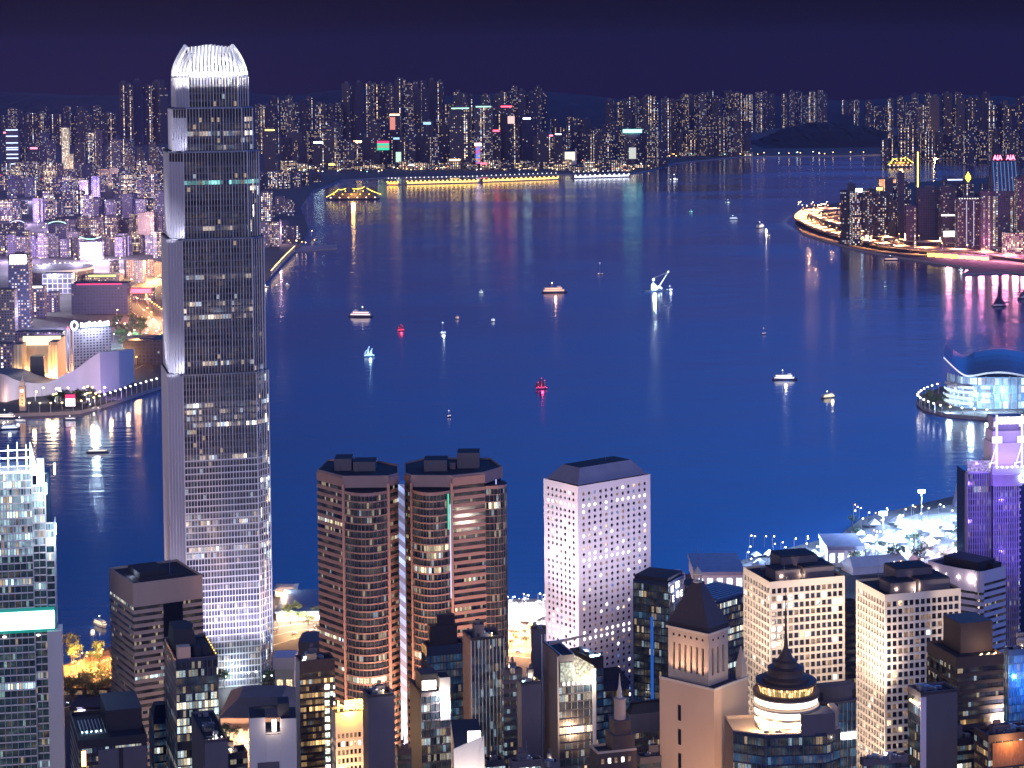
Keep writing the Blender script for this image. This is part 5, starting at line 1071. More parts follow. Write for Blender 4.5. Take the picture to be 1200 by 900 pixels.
city(660, 780, 13, (190, 196), (138, 168), (8, 13), [F1, F2], 'behind the white-lit terminal', mid, glowp=.1)
city(790, 880, 10, (181, 183), (126, 158), (7, 10), [F2, F1], 'on the shore left of the wooded hill', mid)
city(1030, 1120, 8, (182, 190), (142, 164), (7, 10), [F1, F2], 'right of the wooded hill', mid)
city(1115, 1205, 8, (186, 194), (138, 160), (8, 11), [F1, F2], 'behind the tower with red letters', mid)
low = 'low lit buildings along the far shore'
FL = far_mat('far_low_lit', (.05, .045, .07), 8, 5, .7, .8, 3.6, .0, .6)
city(332, 452, 10, (198, 201), (186, 194), (9, 16), [FL], 'low behind the floating restaurant', low, 'shore_building', 'building', glowp=.2)
city(452, 660, 17, (197, 200), (186, 193), (9, 16), [FL], 'low along the shore behind the golden pier', low, 'shore_building', 'building', glowp=.25)
city(660, 765, 9, (197, 201), (187, 194), (8, 14), [FL], 'low along the shore beside the white-lit quay', low, 'shore_building', 'building', glowp=.25)
city(792, 880, 7, (182, 183), (176, 179), (8, 14), [FL], 'low on the shore left of the wooded hill', low, 'shore_building', 'building')
# left shore city
lk = 'blocks of the left shore city'
city(0, 64, 6, (188, 200), (150, 175), (8, 13), [K3, F2], 'around the striped lit tower', lk, glowp=.35, cat='block', name='city_block')
city(88, 194, 10, (196, 208), (150, 178), (8, 13), [K3, F2], 'right of the checkered tower', lk, glowp=.12, cat='block', name='city_block')
city(0, 192, 18, (222, 236), (200, 214), (9, 15), [K3, K1], 'in the upper dark row beyond the curved lit roofs', lk, cat='block', name='city_block')
city(0, 192, 16, (250, 262), (220, 236), (10, 16), [K1, K3, K2], 'in the row behind the curved lit roofs', lk, cat='block', name='city_block')
city(60, 192, 13, (276, 284), (244, 258), (10, 15), [K1, K2, K4], 'in the row level with the curved lit roofs', lk, cat='block', name='city_block')
city(60, 192, 13, (296, 303), (270, 280), (9, 14), [K4, K1, K2], 'in the lit row behind the oval hall', lk, cat='block', name='city_block')
city(306, 346, 5, (246, 262), (222, 236), (8, 12), [K3], 'on the dark quay right of the skyscraper', lk, cat='block', name='city_block')
city(304, 352, 6, (276, 290), (256, 266), (7, 11), [K3, K2], 'behind the small breakwater', lk, cat='block', name='city_block')
city(130, 192, 5, (322, 332), (302, 312), (8, 13), [K4, K2], 'along the orange avenue', lk, cat='block', name='city_block')
city(296, 372, 9, (212, 222), (198, 206), (7, 11), [K3, F2], 'in the dim quarter left of the floating restaurant', lk, cat='block', name='city_block')
city(0, 192, 18, (212, 219), (188, 199), (9, 14), [K3, K1], 'in the lit row below the checkered tower', lk, cat='block', name='city_block')
city(0, 60, 5, (296, 303), (268, 278), (9, 14), [K4, K1], 'at the left edge behind the white-capped tower', lk, cat='block', name='city_block')
# named far buildings
def sign_on(o, nm, x0, x1, z0, z1, y, mat): m = MB(); m.box(x0, x1, y - 1, y, z0, z1); return m.build(nm, mat, o)
o, Y, h = far_block(8, 22, 150, 206, N3, 'dark tower ringed by stacked blue-white light bands on the left', None, 'office_tower', shape='box', rz=0)
W8 = (o.dimensions.x) / 2
for k, f in enumerate((.97, .84, .70, .60, .56, .46, .38, .26, .12, .04)): sign_on(o, 'light_band', -W8, W8, h * f - 4, h * f, -o.dimensions.y / 2 - .3, emit('ice_blue_band', (.55, .68, 1), 2.4))
Gchk = glassmat('checkered_lights', wall=(.25, .2, .16), glass=(.1, .08, .06), cw=5, ch=5, lit=2, warm=1, strength=2.2, wx=(.15, .85), wy=(.15, .85), clus=.0, wc=(1, .88, .68), dim=.6)
o, Y, h = far_block(73, 81, 148, 206, Gchk, 'pale checkered tower lit from top to bottom, standing alone on the left', None, 'office_tower', shape='box', rz=0)
m = MB(); W8 = o.dimensions.x / 2; m.box(W8 + .1, W8 * 2.2, -W8 * .6, W8 * .6, 0, h * .44); m.build('lower_wing', Gchk, o)
for (x0, x1, yt, yb, mat, sg, lab) in ((378, 394, 148, 196, F2, None, 'pale tower with closely ribbed lit face behind the floating restaurant'), (366, 384, 165, 196, F3, (6, E_cool), 'dark block topped by a small white-green sign, right of the skyscraper'), (527, 553, 124, 196, F3, (5, emit('mint_edge', (.5, 1, .8), 1.6)), 'twin-lit dark tower with mint roof edge, left one'), (556, 578, 122, 196, F2, (5, emit('mint_edge', (.5, 1, .8), 1.6)), 'twin-lit dark tower with mint roof edge, right one'), (586, 602, 122, 192, F1, (5, E_red), 'tower topped by a small red roof sign'), (310, 324, 150, 204, F3, (5, E_gold), 'dark tower with an amber line along its roof, hugging the skyscraper'), (456, 470, 132, 190, F1, (5, E_warm), 'broad tower with a warm row of lights on its roof behind the billboard')):
    far_block(x0, x1, yt, yb, mat, lab, None, 'office_tower', glow=sg, shape='box', rz=0)
def billboard(x0, x1, y0, y1, D, bands_, label, post=True, name='billboard'):
    a, b = AT(x0, y1, D), AT(x1, y0, D); t = thing(name, label, 'sign', ((a.x + b.x) / 2, D, GZ)); w2 = (b.x - a.x) / 2; z0, z1 = a.z - GZ, b.z - GZ; n = len(bands_)
    for k, e_ in enumerate(bands_): m = MB(); m.box(-w2, w2, -1, -.2, z0 + (z1 - z0) * k / n, z0 + (z1 - z0) * (k + 1) / n - .3); m.build('lit_panel', e_, t)
    m = MB(); m.box(-w2 - 1, w2 + 1, 0, 2, z0 - 1, z1 + 1); m.build('frame', M_dark, t)
    if post: m = MB(); [m.box(x - 1.5, x + 1.5, .2, 3, 0, z0 - 1) for x in (-w2 * .6, w2 * .6)]; m.build('post', M_dark, t)
    return t
Eg = emit('green_panel', (.02, .75, .42), 1.3); Er = emit('crimson_panel', (.95, .03, .16), 1.6)
DF = P(480, 199).y
billboard(442, 456, 165, 176, DF, [Eg, emit('green_red_panel', (.35, .4, .22), 1.4), Eg, Er], 'red and green billboard glowing on the far shore')
billboard(457, 463, 137, 152, DF + 60, [emit('salmon_panel', (1, .35, .25), .9)], 'upright salmon-coloured lit panel above the red and green billboard')
billboard(461, 468, 161, 163.5, DF, [emit('pale_blue_panel', (.4, .75, 1), 1.5)], 'small pale blue lit sign beside the red and green billboard')
billboard(464, 470, 178, 190, DF, [emit('mint_white_panel', (.7, 1, .8), 1.1), emit('mint_white_panel', (.7, 1, .8), 1.1)], 'mint-white lit panel below the billboard on the far shore')
billboard(496, 505, 143, 146, DF + 80, [emit('pale_blue_panel', (.4, .75, 1), 1.5)], 'tiny blue-white sign high on the far shore')
billboard(595, 603, 136, 145, DF + 60, [emit('pink_white_panel', (1, .65, .6), 1.2)], 'square pink-white lit panel in the far second row')
t = billboard(556, 564, 167.5, 171, DF, [emit('pink_white_cap', (1, .75, .82), 5)], 'slim screen tower with colourful moving picture and white cap', post=False, name='screen_tower')
rs = random.Random(4); a, b = AT(557.5, 192, DF), AT(562.7, 171.5, DF); w2 = (b.x - a.x) / 2
for k in range(10):
    for j in range(2): m = MB(); z0, z1 = a.z - GZ, b.z - GZ; m.box(-w2 + j * w2, j * w2, -.9, -.1, z0 + (z1 - z0) * k / 10, z0 + (z1 - z0) * (k + 1) / 10); m.build('screen_panel', rs.choice([emit('screen_blue', (.1, .3, 1), 1.2), emit('screen_red', (1, .15, .2), 1.0), emit('screen_violet', (.5, .2, 1), 1.0), emit('screen_orange', (1, .45, .1), 1)]), t)
m = MB(); m.box(-w2, w2, .1, 12, 0, b.z - GZ); m.build('core', M_dark, t)
# tall tower with white square sign on its top
DT = P(741, 196).y; a = AT(741, 160, DT); t = thing('observation_tower', 'slim tower carrying a wide glowing teal-white sign above a disc', 'tower', (a.x, DT, GZ)); zt = lambda y: AT(741, y, DT).z - GZ; px = DT / 2480
m = MB(); m.lathe([(1.6 * px, 0), (1.6 * px, zt(163))], 12); m.build('shaft', M_plant, t)
m = MB(); m.lathe([(3 * px, zt(163)), (8 * px, zt(160.5)), (9 * px, zt(157)), (0, zt(156.5))], 24); m.build('disc', M_conc, t)
m = MB(); m.box(-11 * px, 11 * px, -10, -2, zt(155.5), zt(151.5)); m.build('sign', emit('teal_white_sign', (.25, 1, .88), 4), t)
m = MB(); m.box(-4 * px, 4 * px, -12, 8, zt(186), zt(173)); m.build('lit_block', emit('grey_white_block', (.85, .88, .8), .85), t)
# cream-lit terminal
DT2 = P(664, 197).y; a = AT(664, 186, DT2); t = thing('terminal_building', 'cream box building floodlit from within on the far shore', 'building', (a.x, DT2, GZ)); px = DT2 / 2480; zt = lambda y: AT(664, y, DT2).z - GZ
m = MB(); m.box(-11 * px, 10 * px, 0, 60, 0, zt(178)); m.build('wall', M_whitew, t); m = MB(); m.box(-10.5 * px, 9.5 * px, -3, -.5, zt(188), zt(178)); m.build('lit_facade', emit('cream_glow', (1, .95, .7), 1.4), t); m = MB(); m.box(10.2 * px, 11.4 * px, -3, 3, 0, zt(174)); m.build('fin', M_white, t)
# golden pier with arcade
def long_pier(x0, y0, x1, y1, label, e_, n, nm, th_=30, hz=9, roofc=M_plant):
    A_, B_ = P(x0, y0, 0), P(x1, y1, 0); d = (B_ - A_); L_ = d.length; t = thing(nm, label, 'pier', (A_.x, A_.y, 0), math.atan2(d.y, d.x)); m = MB(); m.box(0, L_, 0, th_, -3, 3.0); m.build('deck', M_conc, t)
    m = MB(); m.box(8, L_ - 8, th_ * .35, th_, 3.02, 3 + hz, 0, 1); m.build('shed', [M_plant, roofc], t)
    m = MB(); m.box(8, L_ - 8, th_ * .3, th_ * .34, 3.6, 3 + hz * .55); m.build('lit_arcade', e_, t)
    for k in range(n): m = MB(); x = L_ * (k + .5) / n; m.lathe([(0, 7), (3.2, 9.5), (3.2, 12), (0, 14)], 8, 0, (x, th_ * .1)); m.bar((x, th_ * .1, 3), (x, th_ * .1, 8), .5); m.build('pier_lamp', e_, t)
    for k in range(n): m = MB(); x = L_ * (k + .5) / n; m.lathe([(0, hz + 12), (2.2, hz + 14), (0, hz + 16)], 8, 0, (x, th_ * .6)); m.build('roof_lamp', E_softw, t)
    return t
E_pg = emit('golden_arcade_light', (1, .58, .12), 4.0)
long_pier(475, 216.5, 563, 214.5, 'long pier lit golden along its arcade, left stretch', E_pg, 17, 'ferry_pier')
long_pier(565, 214, 657, 210.5, 'long pier lit golden along its arcade, right stretch', E_pg, 17, 'ferry_pier')
long_pier(452, 217, 468, 217, 'short stub pier with bright orange lamps at the left end of the golden pier', emit('deep_orange_light', (1, .42, .06), 6), 4, 'ferry_pier')
long_pier(672, 209.5, 740, 207.5, 'white-lit quay full of small lamps right of the golden pier', emit('silver_arcade_light', (.85, .88, 1), 3.0), 12, 'ferry_pier')
# shore lamps
protos = {}
def lampset(key, h, arm, r, mat): 
    if key not in protos: protos[key] = [make_lamp(h, arm, r, mat, '', ''), 0]
    return protos[key]
LN = {'far': 'quay_lamp', 'mid': 'street_lamp', 'near': 'park_lamp'}
def put_lamp(key, p, label, group, rz=0., nm=None):
    pr = protos[key]; o = pr[0] if pr[1] == 0 else dup(pr[0]); pr[1] += 1; o.name = nm or LN[key[:key.index('_')]]; o.location = p; o.rotation_euler = (0, 0, rz); o['label'] = label; o['group'] = group; return o
lampset('far_gold', 13, 2, 2.3, emit('far_gold_bulb', (1, .62, .2), 7)); lampset('far_white', 13, 2, 2.2, emit('far_white_bulb', (1, .95, .88), 6)); lampset('far_red', 13, 2, 2.4, emit('far_red_bulb', (1, .25, .1), 4)); lampset('far_teal', 12, 2, 2.1, emit('far_teal_bulb', (.4, 1, .85), 4))
lampset('mid_gold', 12, 1.5, 1.1, E_warm); lampset('mid_white', 12, 1.5, 1.0, E_white); lampset('mid_orange', 12, 1.5, 1.2, E_orange)
lampset('mid_red', 12, 1.5, 1.2, E_red); lampset('near_orange', 9, 1.5, .45, E_orange); lampset('near_white', 9, 1.5, .5, E_white)
LB = {'gold': 'golden', 'white': 'white', 'red': 'reddish', 'teal': 'greenish', 'orange': 'orange'}
def scatter(n, x0, x1, y0, y1, kinds, where, group, dist='far', z=GZ):
    for i in range(n):
        x = RF.uniform(x0, x1); y = y0 + (y1 - y0) * RF.random(); k = RF.choice(kinds); put_lamp(dist + '_' + k, P(x, y, z), f'{LB[k]} street lamp {where}', group + ', ' + LB[k])
scatter(26, 330, 455, 196, 205, ['gold', 'white', 'gold', 'teal'], 'on the quay behind the floating restaurant', 'lamps left of the golden pier')
scatter(26, 455, 655, 197, 203, ['gold', 'white', 'gold', 'red'], 'on the quay behind the golden pier', 'lamps behind the golden pier')
scatter(30, 655, 770, 188, 204, ['gold', 'white', 'gold', 'red', 'white'], 'around the white-lit terminal', 'lamps of the far terminal')
scatter(16, 765, 792, 180, 190, ['red', 'gold'], 'in the reddish cluster right of the teal-signed tower', 'reddish cluster lamps')
scatter(26, 792, 1012, 180.5, 184, ['gold', 'white', 'gold', 'teal'], 'on the low shore below the wooded hill', 'lamps below the hill')
scatter(22, 1072, 1120, 160, 176, ['gold', 'gold', 'red', 'white'], 'in the blazing orange yard right of the hill', 'orange yard lamps')
scatter(40, 0, 192, 200, 214, ['gold', 'gold', 'white', 'red'], 'in the row below the checkered tower', 'lamps below the checkered tower', 'mid')
scatter(44, 0, 192, 226, 300, ['gold', 'white', 'gold'], 'between the left shore blocks', 'lamps between left shore blocks', 'mid')
scatter(60, 0, 192, 232, 322, ['gold', 'white', 'gold', 'orange'], 'among the left shore blocks', 'lamps among the left shore blocks', 'mid')
for p, e_ in ((P(1097, 170, GZ + 40), 1.6e6),): light('yard_light', 'POINT', p, e_, (1, .6, .25), size=6)

# ------------------------------------------------------------------ east shore: towers and elevated road
es = 'blocks of the east shore'
city(985, 1062, 9, (279, 288), (222, 236), (9, 12), [N1], 'behind the curved elevated road', es, cat='block', name='city_block')
city(990, 1070, 7, (262, 270), (208, 220), (8, 11), [N1, N3], 'in the rear row of the east shore', es, cat='block', name='city_block', glowp=.2)
city(1120, 1205, 8, (270, 280), (212, 232), (9, 12), [N1, N2], 'around the tower with red letters', es, cat='block', name='city_block', glowp=.15)
far_block(1062, 1074, 240, 289, N2, 'low lilac block with rounded shoulder beside the dark slab', None, 'city_block', 'block', shape='box', rz=0)
far_block(1076, 1104, 218, 287, N3, 'broad unlit blue slab on the east shore', None, 'office_tower', shape='box', rz=0, depth=30)
far_block(1103, 1121, 216, 290, N2, 'slim block with a low white lit base, right of the blue slab', None, 'office_tower', shape='box', rz=0, caprow=E_softw)
far_block(1104, 1120, 270, 292, K4, 'small white glowing podium by the elevated road', None, 'city_block', 'block', shape='box', rz=0, glow=(12, E_softw))
o, Y, h = far_block(1122, 1151, 230, 295, N2, 'wide tower with a curved row of lamps along its roof line', None, 'office_tower', shape='box', rz=0, depth=26)
for k in range(9): m = MB(); x = (k - 4) * o.dimensions.x / 9.5; m.lathe([(0, h * .95), (1.6, h * .96), (0, h * .97)], 6, 0, (x, -14.5 + abs(k - 4) * .3)); m.build('roof_lamp', E_softw, o)
for x in (-7, 8): m = MB(); m.box(x - .7, x + .7, -14, -13.4, h * .1, h * .92); m.build('light_line', emit('dim_line', (.8, .7, 1), .9), o)
far_block(1052, 1060, 200, 284, N3, 'very slim tower outlined by a golden vertical line', None, 'office_tower', shape='box', rz=0)
p = AT(1075.5, 210, P(1075, 240).y)
o, Y, h = far_block(1073, 1078, 176, 240, N3, 'needle tower with one long golden light line above the dark slab', None, 'office_tower', shape='box', rz=0); sign_on(o, 'light_line', -1.6, 1.6, h * .05, h * .97, -o.dimensions.y / 2 - .5, E_gold)
for x0 in (1029, 1042): o, Y, h = far_block(x0, x0 + 9, 208, 262, N1, 'block with red and amber vertical light lines, %s of two' % ('left' if x0 < 1035 else 'right'), None, 'office_tower', shape='box', rz=0); [sign_on(o, 'light_line', x - 1.3, x + 1.3, h * .72, h * .96, -o.dimensions.y / 2 - .5, emit('amber_line', (1, .45, .2), 1.8)) for x in (-5, 0, 5)]
o, Y, h = far_block(1162, 1192, 186, 297, N3, 'blue-striped glass tower crowned with two sets of red letters', None, 'office_tower', shape='box', rz=RAD(-4), depth=34)
w2 = 15 * Y / 2480
for k in range(7): m = MB(); x = -w2 + (k + .5) * w2 * 2 / 7; m.face([(x - .8, -17.6, h * .97), (x + .8, -17.6, h * .97), (x + 5, -17.6, h * .66), (x + 3.4, -17.6, h * .66)]); m.build('blue_light_line', emit('blue_line', (.06, .35, 1), .7), o)
for k in range(2): text('red_letter', 'AIA', 14, emit('red_letters', (1, .12, .22), 9), o, (-w2 * .5 + k * w2 * 1.0, -18, h * .975), (RAD(90), 0, 0), .5, sx=.82)
m = MB(); m.box(-w2 * .9, w2 * .9, -17.4, -16.4, h * .985, h * 1.03); m.build('letter_frame', M_dark, o)
for x in (-w2 * .75, w2 * .6): m = MB(); m.box(x - 2.5, x + 2.5, -17.8, -17.2, h * .05, h * .6); m.build('lit_stair_column', glassmat('stair_lights', wall=(.1, .1, .15), glass=(.1, .1, .1), cw=2.4, ch=4, lit=.9, warm=.7, strength=2.5, clus=.2), o)
o, Y, h = far_block(1150, 1162, 222, 300, N2, 'pink-lit tower with two bright stairwell columns left of the lettered tower', None, 'office_tower', shape='box', rz=0); [sign_on(o, 'lit_stair_column', x - 1.6, x + 1.6, 5, h * .9, -o.dimensions.y / 2 - .5, _mc['stair_lights']) for x in (-5, 5)]
far_block(1178, 1200, 272, 302, K4, 'low pink-lit banded block under the lettered tower', None, 'city_block', 'block', shape='box', rz=0)
far_block(1192, 1212, 205, 298, N2, 'tall lilac tower cut by the right picture edge on the east shore', None, 'office_tower', shape='box', rz=0)
o, Y, h = far_block(1130, 1141, 214, 284, N2, 'tower crowned with a golden flame-shaped emblem', None, 'office_tower', shape='box', rz=0); m = MB(); m.lathe([(0, h), (4, h + 5), (6.5, h + 10), (5, h + 15), (2, h + 20), (0, h + 24)], 10); m.build('flame_emblem', emit('flame_gold', (1, .6, .05), 4), o)
o, Y, h = far_block(1108, 1130, 208, 270, N3, 'dark tower with a dotted blue-white roof line beside the flame emblem', None, 'office_tower', shape='box', rz=0, glow=(3, emit('ice_blue_band', (.55, .68, 1), 2.4)))
# elevated road along the east shore
def elevated(seq, width, z, label, group, lampn=0, pillar=70):
    pts = smooth([P(x, y, z) for x, y in seq], 10); pts = [Vector((p.x, p.y, 0)) for p in pts]; t = thing('elevated_road', label, 'bridge', (pts[0].x, pts[0].y, 0), 0, group); o0 = pts[0]; mb = MB(); wb = MB()
    for i in range(len(pts) - 1):
        a, b = pts[i] - o0, pts[i + 1] - o0; d = (b - a).normalized(); n = Vector((-d.y, d.x, 0)); h = width / 2
        c = [a - n * h, b - n * h, b + n * h, a + n * h]; mb.face([(*p.xy, z) for p in c], 0); mb.face([(*p.xy, z - 2) for p in c], 1)
        for s in (-1, 1):
            p, q = a + n * h * s, b + n * h * s; p2, q2 = p - n * .4 * s, q - n * .4 * s
            wb.face([(*p.xy, z - 2), (*q.xy, z - 2), (*q.xy, z + 1.3), (*p.xy, z + 1.3)]); wb.face([(*p2.xy, z), (*q2.xy, z), (*q2.xy, z + 1.3), (*p2.xy, z + 1.3)]); wb.face([(*p.xy, z + 1.3), (*q.xy, z + 1.3), (*q2.xy, z + 1.3), (*p2.xy, z + 1.3)])
    mb.build('deck', [M_asph, M_conc], t); wb.build('parapet', M_conc, t)
    for p, a in arclen(pts, pillar, 20):
        m = MB(); q = p - o0; m.box(q.x - 1.5, q.x + 1.5, q.y - 1.5, q.y + 1.5, -4, z - 2.01); m.build('pillar', M_conc, t)
    return pts
e1 = elevated([(1300, 309), (1200, 301), (1130, 293), (1060, 289), (1005, 279), (965, 268), (946, 260), (938, 254), (946, 247), (975, 243)], 30, 14, 'curved elevated road glowing orange along the east shore, seaward deck', 'elevated roads')
e2 = elevated([(1300, 300), (1200, 292), (1130, 285), (1060, 281), (1010, 272), (985, 262), (960, 254), (955, 248), (985, 244)], 24, 18, 'inner elevated road glowing orange behind the seaward deck', 'elevated roads')
for pts, z, st in ((e1, 14, 75), (e2, 18, 85)):
    for p, a in arclen(pts, st, 30):
        if p.x > 3200: continue
        light('road_lamp_light', 'SPOT', (p.x, p.y, z + 13), 1500000, (1, .40, .13), target=(p.x, p.y, 0), size=1, spot=145)
    for p, a in arclen(pts, 60, 15):
        put_lamp('mid_orange', (p.x, p.y, z), 'orange lamp on the curved elevated road', 'lamps on the elevated roads', a, 'road_lamp')
wl_ = MB(); pp = smooth([P(x, y, GZ) for x, y in ((1300, 316), (1200, 306), (1130, 299), (1075, 294))], 6)
t = thing('ferry_shed', 'row of golden-lit open sheds at the foot of the elevated road', 'building', (0, 0, 0)); 
for x in range(1092, 1160, 9):
    a = P(x, 301 + (x - 1092) * .07, GZ); m = MB(); m.box(a.x - 7, a.x + 7, a.y, a.y + 12, GZ, GZ + 8); m.build('lit_bay', emit('shed_glow', (1, .66, .16), 2.6) if x < 1128 else emit('shed_glow_pink', (1, .6, .45), 1.6), t); m = MB(); m.box(a.x - 8, a.x + 8, a.y - 1, a.y + 14, GZ + 8.1, GZ + 9.5); m.build('roof', M_plant, t)
car1 = make_car('', solid('car_paint_silver', (.5, .5, .52), .3, .4), '', 0)
def cars(pts, z, step, off, label, group, jitter=10, first=[True], maxn=60):
    n = 0
    for p, a in arclen(pts, step, 5):
        if n >= maxn: break
        nrm = Vector((-math.sin(a), math.cos(a), 0)); q = p + nrm * off + Vector((math.cos(a), math.sin(a), 0)) * RF.uniform(-jitter, jitter)
        o = car1 if first[0] else dup(car1); first[0] = False; o.location = (q.x, q.y, z + .02); o.rotation_euler = (0, 0, a + (math.pi if off > 0 else 0)); o['label'] = label; o['group'] = group; n += 1
cars(e1, 14.02, 55, -7, 'car with lights on driving on the curved elevated road', 'cars on the elevated road', maxn=38); cars(e1, 14.02, 62, 7, 'car with lights on driving on the curved elevated road', 'cars on the elevated road', maxn=34)
for p, a in [(P(x_, 303 + (x_ - 1120) * .06, GZ), 0) for x_ in (1112, 1135, 1150, 1166, 1178, 1190, 1200)]: light('pink_reflection_light', 'POINT', (p.x, p.y, 24), 1.2e5, (1, .28, .5), size=6)  # added pink lights, give the red letters' magenta reflection on the water
for x, y in ((955, 252), (975, 248), (948, 256)): p = P(x, y, GZ); light('ramp_light', 'POINT', (p.x, p.y, 26), 1.5e5, (1, .5, .25), size=3)
scatter(14, 932, 978, 241, 246, ['white', 'gold', 'white'], 'on the point at the end of the elevated road', 'lamps on the east point', 'mid')
scatter(16, 985, 1150, 276, 290, ['gold', 'orange', 'white'], 'at the foot of the east shore blocks', 'lamps at the foot of the east blocks', 'mid')

# ------------------------------------------------------------------ left shore landmarks
# oval hall
c0 = P(72, 326, GZ); t = thing('arena', 'long hall with dark oval dished roof and lit edge', 'building', (c0.x, c0.y, GZ)); px = c0.y / 2480
def ell(rx, ry, n=40): return [(rx * math.cos(2 * math.pi * k / n), ry * math.sin(2 * math.pi * k / n)) for k in range(n)]
m = MB(); m.prism(ell(36 * px, 75), 0, 18, 0, 0, ell(38 * px, 80)); m.build('wall', K4, t); m = MB(); m.prism(ell(38.5 * px, 82), 18, 22, 0, 1, ell(37 * px, 78)); m.build('roof', [M_whitew, M_plant], t)
for x in range(-6, 7): m = MB(); m.lathe([(0, 20), (1.8, 22), (0, 24)], 6, 0, (x * 5.6 * px, -math.sqrt(max(0, 1 - (x * 5.6 / 38.) ** 2)) * 82 if abs(x) > 6 else math.sqrt(max(0, 1 - (x * 5.6 / 38.) ** 2)) * 80)); m.build('edge_lamp', E_softw, t)
# blocks of the front of the left shore
for (xl, xr, yt, yb, mat, lab, gl, dp) in (
    (11, 35, 296, 384, N1, 'dark glass tower with a blazing white cap on the left shore', (14, emit('white_cap_light', (1, .98, .9), 5, True)), 24), (-4, 18, 338, 402, K4, 'pale gridded block cut by the left picture edge', None, 20), (-6, 14, 402, 446, K2, 'lilac block beside the colonnaded hotel at the left edge', None, 20),
    (36, 52, 334, 372, K3, 'block with a tall warm lit shaft left of the gridded podium', (3, E_softw), 18), (50, 84, 320, 344, glassmat('podium_grid', wall=(.5, .45, .5), glass=(.08, .08, .12), cw=9, ch=9, lit=.5, warm=.8, strength=1.2, wx=(.1, .9), wy=(.1, .9)), 'pale podium with big square window grid in front of the oval hall', None, 30),
    (84, 150, 331, 368, N3, 'broad unlit slab with a red line along its roof', (2.2, Er), 34), (55, 68, 342, 366, K2, 'small lilac block below the gridded podium', None, 18), (18, 42, 388, 424, K2, 'lilac slab behind the colonnaded hotel, left part', None, 20), (40, 74, 388, 426, K2, 'long lilac slab behind the colonnaded hotel, right part', None, 24),
    (150, 180, 338, 352, K4, 'red-lit block with a bright red sign by the orange avenue', (7, E_red), 20), (145, 192, 398, 428, N3, 'dark low hall by the waterfront beside the skyscraper', None, 60), (100, 140, 322, 330, K4, 'low block with yellow-green lit roof edge', (3, emit('lime_edge', (.8, 1, .2), 2.2)), 40), (165, 192, 306, 318, K4, 'low golden-lit block hard by the skyscraper', (6, E_gold), 30), (-4, 34, 270, 296, K1, 'cluster-lit block behind the white-capped tower', None, 20), (0, 22, 262, 286, K1, 'mid-rise block at the left edge behind the white-capped tower', None, 20)):
    far_block(xl, xr, yt, yb, mat, lab, None, 'city_block', 'block', shape='box', rz=0, depth=dp, glow=gl)
# curved roofs with light edges
for (x0, x1, y, yb, c, sgn, lab) in ((13, 29, 259, 285, (.6, .6, 1), 1, 'block with a curved violet-white light line on its roof'), (57, 78, 260, 288, (.5, 1, .9), 1, 'block with a curved mint light line on its roof, middle of three'), (94, 119, 281, 305, (.3, 1, .8), -1, 'block with a sagging teal light line on its roof')):
    o, Y, h = far_block(x0, x1, y + 2, yb, K2, lab, None, 'city_block', 'block', shape='box', rz=0, depth=30); w2 = (x1 - x0) / 2 * Y / 2480; m = MB()
    for k in range(10): f0, f1 = k / 10 * 2 - 1, (k + 1) / 10 * 2 - 1; m.bar((f0 * w2, -15.5, h + 5 - sgn * f0 * f0 * 5), (f1 * w2, -15.5, h + 5 - sgn * f1 * f1 * 5), 1.0)
    m.build('curved_light_line', emit('curve_%d' % x0, c, 2.5), o)
# hotel with lit sign
loc, wr, wl, h = frame(74, 85, 130, 386, 2700, RAD(24)); t = thing('hotel', 'wide hotel slab with blue-white ring and lettered roof sign', 'hotel', loc, RAD(24))
G_hot = glassmat('hotel_windows', wall=(.40, .33, .42), glass=(.08, .07, .12), cw=4.2, ch=3.6, lit=.09, warm=.85, strength=2.6, wx=(.25, .8), wy=(.2, .75), clus=.2)
m = MB(); m.wall((0, 0), (wr, 0), 0, h); m.wall((wr, 0), (wr, 20), 0, h); m.wall((wr, 20), (0, 20), 0, h); m.wall((0, 20), (0, 0), 0, h); m.face([(0, 0, h), (wr, 0, h), (wr, 20, h), (0, 20, h)], 1); m.build('wall', [G_hot, M_plant], t)
for x in (0.6, 4.5, 9.): m = MB(); m.box(x - .5 - 9, x + 1.2 - 9, -1.5, .5, 0, h + 2); m.build('corner_fin', M_lilac, t)
Esg = emit('blue_white_sign', (.66, .93, 1), 7, True)
m = MB(); m.lathe([(4.4, -1), (4.4, .3)], 20); m.v = [(x, z, y) for x, y, z in m.v]; ring = MB()
for k in range(16): a_, b_ = k * math.pi / 8, (k + 1) * math.pi / 8; ring.bar((2 + 4 * math.cos(a_), -1.5, h + 5 + 5 * math.sin(a_)), (2 + 4 * math.cos(b_), -1.5, h + 5 + 5 * math.sin(b_)), 1.3)
ring.build('sign_ring', Esg, t)
for k in range(11): m = MB(); x = 10 + k * (wr - 12) / 11; hh = (6, 5, 5.5, 7, 5, 6, 5, 7, 5, 6, 6.5)[k]; m.box(x, x + (wr - 12) / 11 - .7, -1.5, -.5, h + 2, h + 2 + hh); m.build('sign_letter', Esg, t)
m = MB(); m.lathe([(0, h), (1.4, h + 2), (0, h + 4)], 6, 0, (-6, -1)); m.build('roof_beacon', E_red, t)
light('sign_light', 'POINT', (wr * .5, -12, h + 6), 90000, (.7, .9, 1), size=3, parent=t)
